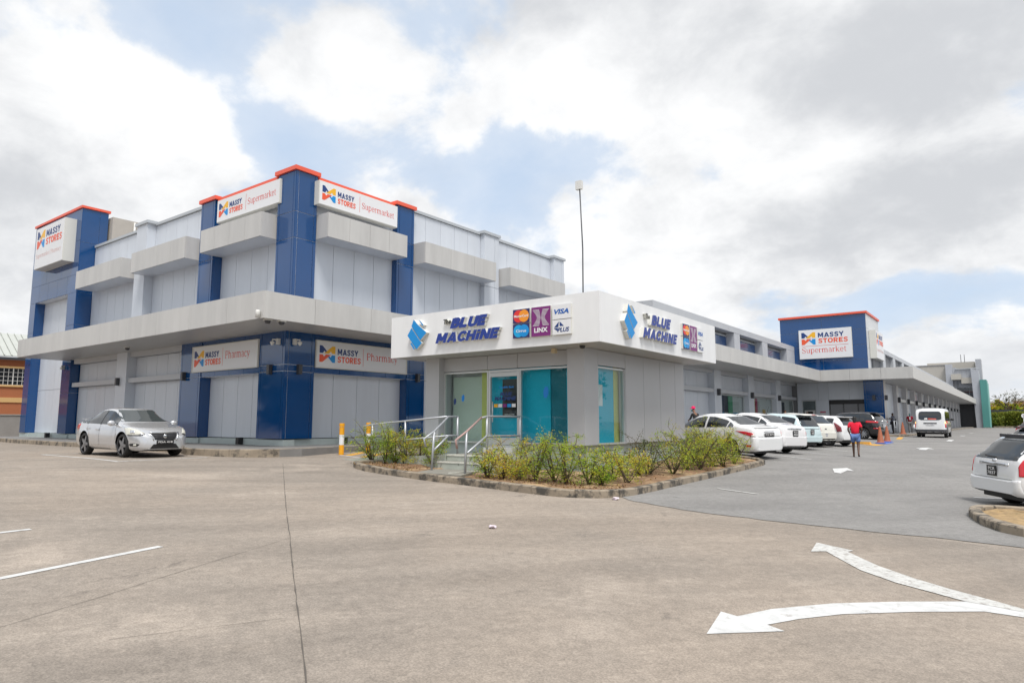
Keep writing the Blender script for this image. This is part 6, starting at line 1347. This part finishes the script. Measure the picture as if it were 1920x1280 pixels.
me = mesh('shoulder_bag', v, [(0, 1, 2, 3), (7, 6, 5, 4), (0, 4, 5, 1), (1, 5, 6, 2), (2, 6, 7, 3), (3, 7, 4, 0)], C_BLK); fix(me); put('shoulder_bag', me, P); tube('bag_strap', P, C_BLK, [(.24, 0, 1.16), (.12, 0, 1.36)], .015, 6, False)
P, k = person('person in a maroon shirt and face mask carrying a white plastic bag', (-7.55, 66.6, .145), 190, 1.68, M_SKIN, C_MAR, C_GRY, bottom='trousers')
lbx('face_mask', P, C_TEA, -.055, .055, .075, .11, 1.48, 1.555); lbx('shirt_print', P, M_SIGN, -.05, .04, .105, .125, 1.1, 1.36)
v, f = lathe_geo([(.01, .42), (.04, .36), (.12, .2), (.15, .06), (.1, .0)], 12); put('carrier_bag', mesh('carrier_bag', v, f, M_SIGN, True), P, (-.27, .1, .34))

# ------------------------------------------------------------ cones, queue rails, wheel stop, litter, road sign
CONEM = None
for lab, (x, y), zz in (('rust orange traffic cone, nearest of the cones, on the yellow patch', (-6.19, 41.71), None), ('rust orange traffic cone just behind the nearest one, on the blue patch', (-6.21, 44.2), None), ('rust orange traffic cone standing up on the entrance pavement', (-7.15, 58.6), .145)):
    z = gzf(x, y) + .03 if zz is None else zz; cn = root('traffic_cone', (x, y, z), lab, 'cone', 'traffic cones by the entrance')
    if CONEM is None:
        v, f = lathe_geo([(.20, .035), (.165, .1), (.045, .86), (.03, .9), (.0, .9)], 18); CONEM = mesh('cone', v, f, M_CONE, True)
    put('cone', CONEM, cn); lbx('base', cn, M_CONE if zz else M_PAINTB, -.24, .24, -.24, .24, 0, .035)
for lab, x, y0, y1 in (('grey tubular queue rail by the blue entrance pillar', -7.75, 59.0, 60.3), ('grey tubular queue rail behind the van', -7.0, 66.9, 69.0)):
    q = root('queue_rail', (x, y0, .145), lab, 'railing', 'queue rails on the entrance pavement')
    for y in (y0, y1): tube('post', q, M_STEEL, [(x, y, .145), (x, y, 1.15)], .03)
    for z in (1.12, .65): tube('rail', q, M_STEEL, [(x, y0, z), (x, y1, z)], .026)
ws = root('wheel_stop', (-7.3, 39.6, gzf(-7.3, 39.6)), 'yellow painted concrete wheel stop in front of the black SUV', 'wheel stop', rot=(0, 0, R(-20)))
v = [(-1.1, -.08, 0), (1.1, -.08, 0), (1.1, .08, 0), (-1.1, .08, 0), (-1.05, -.05, .11), (1.05, -.05, .11), (1.05, .05, .11), (-1.05, .05, .11)]
me = mesh('block', v, [(3, 2, 1, 0), (4, 5, 6, 7), (0, 1, 5, 4), (1, 2, 6, 5), (2, 3, 7, 6), (3, 0, 4, 7)], M_PAINTY); fix(me); put('block', me, ws)
def litter(label, x, y, s, seed):
    r = random.Random(seed); bm = bmesh.new(); bmesh.ops.create_icosphere(bm, subdivisions=2, radius=s)
    for v in bm.verts: v.co *= r.uniform(.55, 1.25); v.co.z *= .55
    me = bpy.data.meshes.new('litter'); bm.to_mesh(me); bm.free(); me.materials.append(mat('crumpled_paper', (.66, .58, .64), .7) if 'crumpled_paper' not in MATS else MATS['crumpled_paper'])
    prop(put('litter', me, None, (x, y, gzf(x, y) + s * .4)), label, 'litter')
litter('crumpled pale paper lying alone in the middle of the drive', -6.25, 7.82, .055, 4); litter('flattened white scrap at the kerb corner of the planting bed', -6.49, 12.0, .07, 9)
x, y = .25, 75.1; z = gzf(x, y); rs = root('road_sign', (x, y, z), 'small round white road sign on a post, seen above the red hatchback', 'sign')
tube('post', rs, M_STEEL, [(x, y, z), (x, y, 1.35)], .03); v, f = lathe_geo([(.19, -.01), (.19, .01)], 24, 'y'); put('sign_disc', mesh('sign_disc', v, f, M_SIGN), rs, (x, y, 1.6), None, True).rotation_euler = (0, 0, R(37)); ar = lbx('sign_arrow', rs, M_DGREY, -.03, .03, -.02, .0, -.12, .12); ar.location = (-.02, -.03, 1.6 - z); ar.rotation_euler = (0, 0, R(37))
# bird
BI = root('bird', (-33.0, 8.65, 4.35), 'dark pigeon in flight in front of the pale house roof', 'bird', rot=(0, 0, R(10)))
v, f = lathe_geo([(.0, -.17), (.03, -.12), (.055, 0), (.04, .09), (.03, .13), (.0, .17)], 10); M_BIRD = mat('pigeon_grey', (.09, .06, .055), .8)
put('body', mesh('body', [(z_, x_, y_) for x_, y_, z_ in v], f, M_BIRD, True), BI)
for sg in (-1, 1): put('wing', fix(mesh('wing', [(.08, 0, .03), (-.06, 0, .03), (-.09, sg * .12, .2), (-.02, sg * .18, .34), (.06, sg * .13, .22), (.08, 0, .04), (-.06, 0, .04), (-.09, sg * .12, .21), (-.02, sg * .18, .345), (.06, sg * .13, .23)], [(0, 1, 2, 3, 4), (9, 8, 7, 6, 5), (0, 4, 9, 5), (1, 6, 7, 2), (2, 7, 8, 3), (3, 8, 9, 4)], M_BIRD)), BI)

# ------------------------------------------------------------ plants
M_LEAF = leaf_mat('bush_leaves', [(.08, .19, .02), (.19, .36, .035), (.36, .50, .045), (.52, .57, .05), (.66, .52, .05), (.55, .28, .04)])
M_DLEAF = leaf_mat('dark_leaves', [(.02, .045, .012), (.045, .08, .02), (.075, .115, .025), (.10, .12, .03), (.20, .15, .04), (.2, .1, .03)])
M_HLEAF = leaf_mat('hedge_leaves', [(.035, .065, .016), (.075, .12, .022), (.14, .19, .028), (.23, .27, .035), (.3, .28, .045)])
M_STEM = mat('woody_stem', (.10, .075, .05), .9)
def leaves(name, parent, m, C, tone, size, rng, flat=.0):
    """C: n x 3 leaf positions; one small folded blade each"""
    n = len(C); sz = size * rng.uniform(.6, 1.35, n)
    d = rng.normal(size=(n, 3)); d[:, 2] = d[:, 2] * .7 + .25; d /= np.linalg.norm(d, axis=1)[:, None]
    u = np.cross(d, rng.normal(size=(n, 3))); u /= np.linalg.norm(u, axis=1)[:, None]
    L = sz[:, None]; a = C; v = np.stack([a, a + d * L * .5 + u * L * .27, a + d * L, a + d * L * .5 - u * L * .27], 1).reshape(-1, 3)
    me = bpy.data.meshes.new(name); me.vertices.add(4 * n); me.vertices.foreach_set('co', v.ravel()); me.loops.add(4 * n); me.loops.foreach_set('vertex_index', np.arange(4 * n)); me.polygons.add(n); me.polygons.foreach_set('loop_start', np.arange(0, 4 * n, 4)); me.update()
    at = me.attributes.new('tone', 'FLOAT', 'FACE'); at.data.foreach_set('value', np.clip(tone, 0, 1).astype(np.float32)); me.materials.append(m)
    return put(name, me, parent)
def shrub(label, x, y, z, h, w, tone, seed, m=M_LEAF, nst=7, dens=1.25, lean=(0, 0), cat='shrub', group='bushes in the kiosk planting bed', size=.034):
    rng = np.random.default_rng(seed); rt = root('shrub', (x, y, z), label, cat, group); segs = []; C = []; tn = []
    geo = []
    for s_ in range(nst):
        a = rng.uniform(0, 6.28); tgt = np.array([math.cos(a) * w * rng.uniform(.15, .55) + lean[0], math.sin(a) * w * rng.uniform(.15, .55) + lean[1], h * rng.uniform(.68, 1.)])
        p0 = np.array([rng.uniform(-.05, .05), rng.uniform(-.05, .05), -.03]); mid = p0 * .5 + tgt * .5 + np.array([rng.uniform(-.1, .1), rng.uniform(-.1, .1), h * .05])
        ts = np.linspace(0, 1, 6); path = [(1 - t) ** 2 * p0 + 2 * t * (1 - t) * mid + t * t * tgt for t in ts]
        geo.append(tube_geo(path, [.017 * (1 - .75 * t) * (h ** .5) for t in ts], 5))
        for b in range(int(8 + 3 * h)):
            t = rng.uniform(.12, 1.); q = (1 - t) ** 2 * p0 + 2 * t * (1 - t) * mid + t * t * tgt
            dd = rng.normal(size=3) * np.array([1, 1, .55]) + np.array([0, 0, .25]); dd /= np.linalg.norm(dd); L = rng.uniform(.18, .42) * w * (1.15 - .45 * t)
            tip = q + dd * L + np.array([0, 0, -.04]); tip[2] = max(tip[2], .06); geo.append(tube_geo([q, q * .5 + tip * .5 + np.array([0, 0, .02]), tip], [.006, .0045, .002], 4))
            nl = int(rng.integers(16, 34) * dens); tt = rng.uniform(.1, 1.08, nl)[:, None]; pos = q * (1 - tt) + tip * tt + rng.normal(size=(nl, 3)) * .035
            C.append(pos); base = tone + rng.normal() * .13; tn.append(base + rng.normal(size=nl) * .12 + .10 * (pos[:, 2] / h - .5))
    v, f = join_geo(geo); put('stem', mesh('stem', v, f, M_STEM, True), rt)
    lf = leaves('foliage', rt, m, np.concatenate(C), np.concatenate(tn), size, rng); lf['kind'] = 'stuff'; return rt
shrub('leafy bush at the bed tip beside the end of the ramp handrail', -15.22, 13.39, -0.06, 1.01, 1.59, 0.34, 100, M_LEAF)
shrub('slim green bush second from the tip of the planting bed', -14.54, 13.28, -0.09, 0.92, 1.18, 0.36, 101, M_LEAF)
shrub('yellowing bush in front of the ramp, third from the bed tip', -14.49, 13.60, -0.09, 1.11, 1.38, 0.52, 102, M_LEAF)
shrub('orange tinged bush in the middle of the bed left of the steps', -14.19, 13.74, -0.10, 0.97, 1.42, 0.6, 103, M_LEAF)
shrub('low yellow and orange bush close to the left handrail', -13.74, 13.84, -0.12, 0.82, 1.41, 0.62, 104, M_LEAF)
shrub('upright green bush squeezed between the left handrail and the steps', -13.09, 13.73, -0.15, 0.81, 1.05, 0.38, 105, M_LEAF)
shrub('thin green bush hugging the right handrail of the steps', -10.37, 12.79, -0.25, 0.80, 1.00, 0.45, 106, M_LEAF)
shrub('low bright yellow bush right of the steps', -9.88, 12.73, -0.26, 0.60, 1.29, 0.76, 107, M_LEAF)
shrub('second low yellow bush under the glazed front', -9.38, 12.69, -0.27, 0.57, 1.07, 0.74, 108, M_LEAF)
shrub('tall loose bush with brownish top below the kiosk door', -10.10, 13.57, -0.25, 0.98, 1.15, 0.58, 109, M_LEAF)
shrub('tall thin bush below the right front window of the kiosk', -8.96, 12.76, -0.28, 1.10, 1.25, 0.5, 110, M_LEAF)
shrub('fresh green bush below the kiosk corner window', -8.51, 12.89, -0.29, 1.01, 1.12, 0.42, 111, M_LEAF)
shrub('dense green bush in front of the kiosk corner pillar foot', -8.14, 12.80, -0.30, 1.19, 0.95, 0.4, 112, M_LEAF)
shrub('bushy green plant right in the front curve of the bed', -7.68, 13.00, -0.31, 0.80, 1.09, 0.44, 113, M_LEAF)
shrub('small green sprig bush in the front curve of the bed', -7.44, 13.13, -0.32, 0.63, 0.83, 0.42, 114, M_LEAF)
shrub('leaning green bush with a bare slanting stem', -7.96, 14.69, -0.30, 0.86, 1.40, 0.38, 115, M_LEAF)
shrub('low yellow bush at the bend of the kerb', -7.26, 13.98, -0.33, 0.73, 1.09, 0.64, 116, M_LEAF)
shrub('sparse yellow bush left of the dark bush', -7.88, 15.82, -0.29, 0.57, 0.84, 0.64, 117, M_LEAF)
shrub('dark wiry bush with a bare stem under the kiosk side wall', -7.90, 16.50, -0.28, 0.93, 2.00, 0.3, 118, M_DLEAF)
shrub('pale green tall bush right of the dark bush', -7.40, 16.85, -0.29, 1.05, 1.44, 0.48, 119, M_LEAF)
shrub('olive bush in the thicket in front of the white saloon', -7.58, 18.22, -0.25, 1.08, 1.67, 0.5, 120, M_LEAF)
shrub('broad yellow green bush in the thicket hiding the saloon door', -7.21, 18.24, -0.26, 1.15, 1.75, 0.54, 121, M_LEAF)
shrub('yellow green bush in the thicket hiding the saloon rear door', -7.26, 19.38, -0.22, 1.12, 1.74, 0.54, 122, M_LEAF)
shrub('bushy plant in the thicket before the rear wheel of the saloon', -7.03, 19.59, -0.22, 0.99, 1.40, 0.52, 123, M_LEAF)
shrub('last bush of the bed, against the rear wheel arch of the white saloon', -7.04, 20.59, -0.18, 0.94, 1.26, 0.5, 124, M_LEAF)
shrub('back row bush of the thicket under the end of the kiosk wall', -8.07, 19.90, -0.16, 1.10, 1.77, 0.46, 125, M_LEAF)
rng = np.random.default_rng(77); n = 2600; xx = rng.uniform(-15, -6.7, n); yy = np.where(rng.random(n) < .55, rng.uniform(12.1, 13.4, n), rng.uniform(12.1, 22.1, n))
ok = (((xx < -10.7) & (yy < 13.35) & (yy > 12.25)) | ((xx > -9.1) & (yy > 12.1)) | ((xx > -10.6) & (yy < 15.4) & (yy > 12.1))); ok &= ~((xx < -10.4) & (xx > -12.7)); xx, yy = xx[ok], yy[ok]
M_LITTER = leaf_mat('fallen_leaves', [(.10, .055, .025), (.20, .11, .05), (.32, .20, .08), (.38, .30, .12)])
lt = leaves('leaf_litter', None, M_LITTER, np.stack([xx, yy, gz(xx, yy) + .10 + rng.uniform(0, .035, len(xx))], 1), rng.random(len(xx)), .055, rng); lt['kind'] = 'stuff'; lt['label'] = 'fallen dry leaves strewn over the soil of the planting bed'
# hedge, verge and trees at the far end of the car park
def leaf_box(name, parent, m, x0, x1, y0, y1, z0, z1, n, tone, seed, size=.25, lump=.5):
    rng = np.random.default_rng(seed); C = np.stack([rng.uniform(x0, x1, n), rng.uniform(y0, y1, n), z0 + (z1 - z0) * rng.beta(1.6, 1.1, n)], 1)
    top = z1 + lump * (np.sin(C[:, 0] * 1.3 + seed) * .5 + np.sin(C[:, 0] * .47 + 2 * seed) * .6)
    C[:, 2] = z0 + (C[:, 2] - z0) * (top - z0) / (z1 - z0)
    tz = (C[:, 2] - z0) / (z1 - z0); C = C - np.array(wloc(parent))
    return leaves(name, parent, m, C, tone + rng.normal(size=n) * .16 + .4 * (tz - .5), size, rng)
FY_ = 158
prop(sheet_poly('verge', M_STRAW, [(-4, FY_ - 6), (60, FY_ - 6), (60, FY_ + 20), (-4, FY_ + 20)], .05, cell=8), kind='structure')
kerb('far_kerb', [(60, FY_ - 6.2), (-4, FY_ - 6.2)][::-1], .3, .3, stone=6)
hg = root('hedge', (20, FY_, 0), 'long clipped green hedge closing the far end of the car park', 'hedge')
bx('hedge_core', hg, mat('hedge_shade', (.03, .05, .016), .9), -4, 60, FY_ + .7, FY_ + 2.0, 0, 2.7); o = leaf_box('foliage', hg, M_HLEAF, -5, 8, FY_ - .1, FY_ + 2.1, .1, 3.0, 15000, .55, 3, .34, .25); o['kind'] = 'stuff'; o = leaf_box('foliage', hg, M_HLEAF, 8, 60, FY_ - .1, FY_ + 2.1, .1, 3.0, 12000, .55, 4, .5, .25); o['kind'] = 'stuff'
sb = shrub('small rounded bush with rusty tips in front of the far hedge', -3.7, FY_ - 3, .05, 1.9, 2.6, .5, 41, M_HLEAF, 14, 1., cat='bush', group='planting at the far hedge', size=.22)
for i, (x, y, h, w, t, lab) in enumerate([(-3.0, FY_ + 8, 5.0, 3.6, .62, 'bright yellow green bushy tree just right of the teal fin wall'), (-.4, FY_ + 9, 5.2, 4, .58, 'broad yellow green tree behind the middle of the far hedge'), (3, FY_ + 10, 5.0, 5, .5, 'mid green tree behind the hedge under the bare tree'), (8, FY_ + 9, 5.4, 6, .5, 'mid green tree behind the hedge outside the car park')]):
    shrub(lab, x, y, 0, h, w, t, 60 + i, M_LEAF, 9, 1.3, cat='tree', group='trees behind the far hedge', size=.42)
def bare_tree(label, x, y, h, seed):
    r = random.Random(seed); rt = root('bare_tree', (x, y, 0), label, 'tree'); geo = []; tips = []
    def grow(p, d, L, rad, lev):
        q = p + d * L; m_ = (p + q) / 2 + Vector((r.uniform(-.1, .1), r.uniform(-.1, .1), r.uniform(0, .1))) * L * .5
        geo.append(tube_geo([p, m_, q], [rad, rad * .85, rad * .68], 6))
        if lev == 0: tips.append(q); return
        for _ in range(r.choice((2, 3, 3))):
            a = Vector((r.gauss(0, 1), r.gauss(0, 1), r.gauss(.25, .6))).normalized(); grow(q, (d * .75 + a * .75).normalized(), L * r.uniform(.62, .85), rad * .62, lev - 1)
    for i in range(3): grow(Vector((r.uniform(-.3, .3), 0, 0)), Vector((r.uniform(-.55, .55), r.uniform(-.3, .3), 1)).normalized(), h * .32, .16, 4)
    v, f = join_geo(geo); put('trunk', mesh('trunk', v, f, M_STEM, True), rt)
    rng = np.random.default_rng(seed); C = np.concatenate([np.array(t) + rng.normal(size=(2, 3)) * .25 for t in tips]); leaves('foliage', rt, M_DLEAF, C, rng.uniform(.2, .8, len(C)), .3, rng)['kind'] = 'stuff'
bare_tree('nearly leafless grey tree spreading above the far hedge', -.7, FY_ + 6, 7.2, 5)
for i, (x, y, h, w) in enumerate([(20, 38, 7, 8), (27, 52, 9, 9), (24, 66, 8, 9), (33, 82, 9, 10), (16, 26, 6, 6)]):
    shrub('leafy street tree beyond the right edge of the car park, tree %s' % ('by the island', 'opposite the entrance', 'opposite the tower', 'furthest along', 'nearest the drive')[i], x, y, gzf(x, y), h, w, .2, 80 + i, M_DLEAF, 9, 1.2, cat='tree', group='trees along the right side', size=.5)
for i, (x, y, h, w) in enumerate([(-26, -30, 8, 9), (-40, -27, 7, 8), (-56, -33, 9, 10), (-72, -20, 8, 9), (-14, -36, 7, 7)]):
    shrub('leafy tree across the road behind the viewpoint, %s' % ('second from the drive', 'third from the drive', 'tallest of the row', 'furthest of the row', 'nearest the drive')[i], x, y, gzf(x, y), h, w, .2, 90 + i, M_DLEAF, 9, 1.2, cat='tree', group='trees across the road', size=.5)
ob = root('opposite_building', (-45, -48, 0), 'long low pale building across the road behind the viewpoint', 'building')
bx('wall', ob, M_FB, -90, -5, -60, -46, 0, 6.5); bx('roof', ob, M_DGREY, -91, -4, -61, -45, 6.5, 7.2)
for i in range(12): bx('window', ob, M_CGLASS, -86 + 7 * i, -82 + 7 * i, -46, -45.95, 1.2, 4.5)
hb = root('far_house', (22, FY_ + 40, 0), 'peach walled low house showing above the far hedge', 'house'); M_PEACH = mat('peach_render', (.62, .42, .30), .8)
bx('wall', hb, M_PEACH, -8, -3.8, FY_ + 40, FY_ + 50, 0, 5.6); bx('wall', hb, M_PEACH, -1, 14, FY_ + 40, FY_ + 50, 0, 6.0); bx('roof', hb, M_BEIGE, -8.3, -3.4, FY_ + 39, FY_ + 51, 5.6, 6.0); bx('roof', hb, M_BEIGE, -1.4, 15, FY_ + 39, FY_ + 51, 6.0, 6.5)
fw = root('far_wall', (20, FY_ + 5, 0), 'dark wall running behind the far hedge', 'wall'); bx('wall', fw, M_DGREY, -4.5, 60, FY_ + 4, FY_ + 4.3, 0, 3.45)
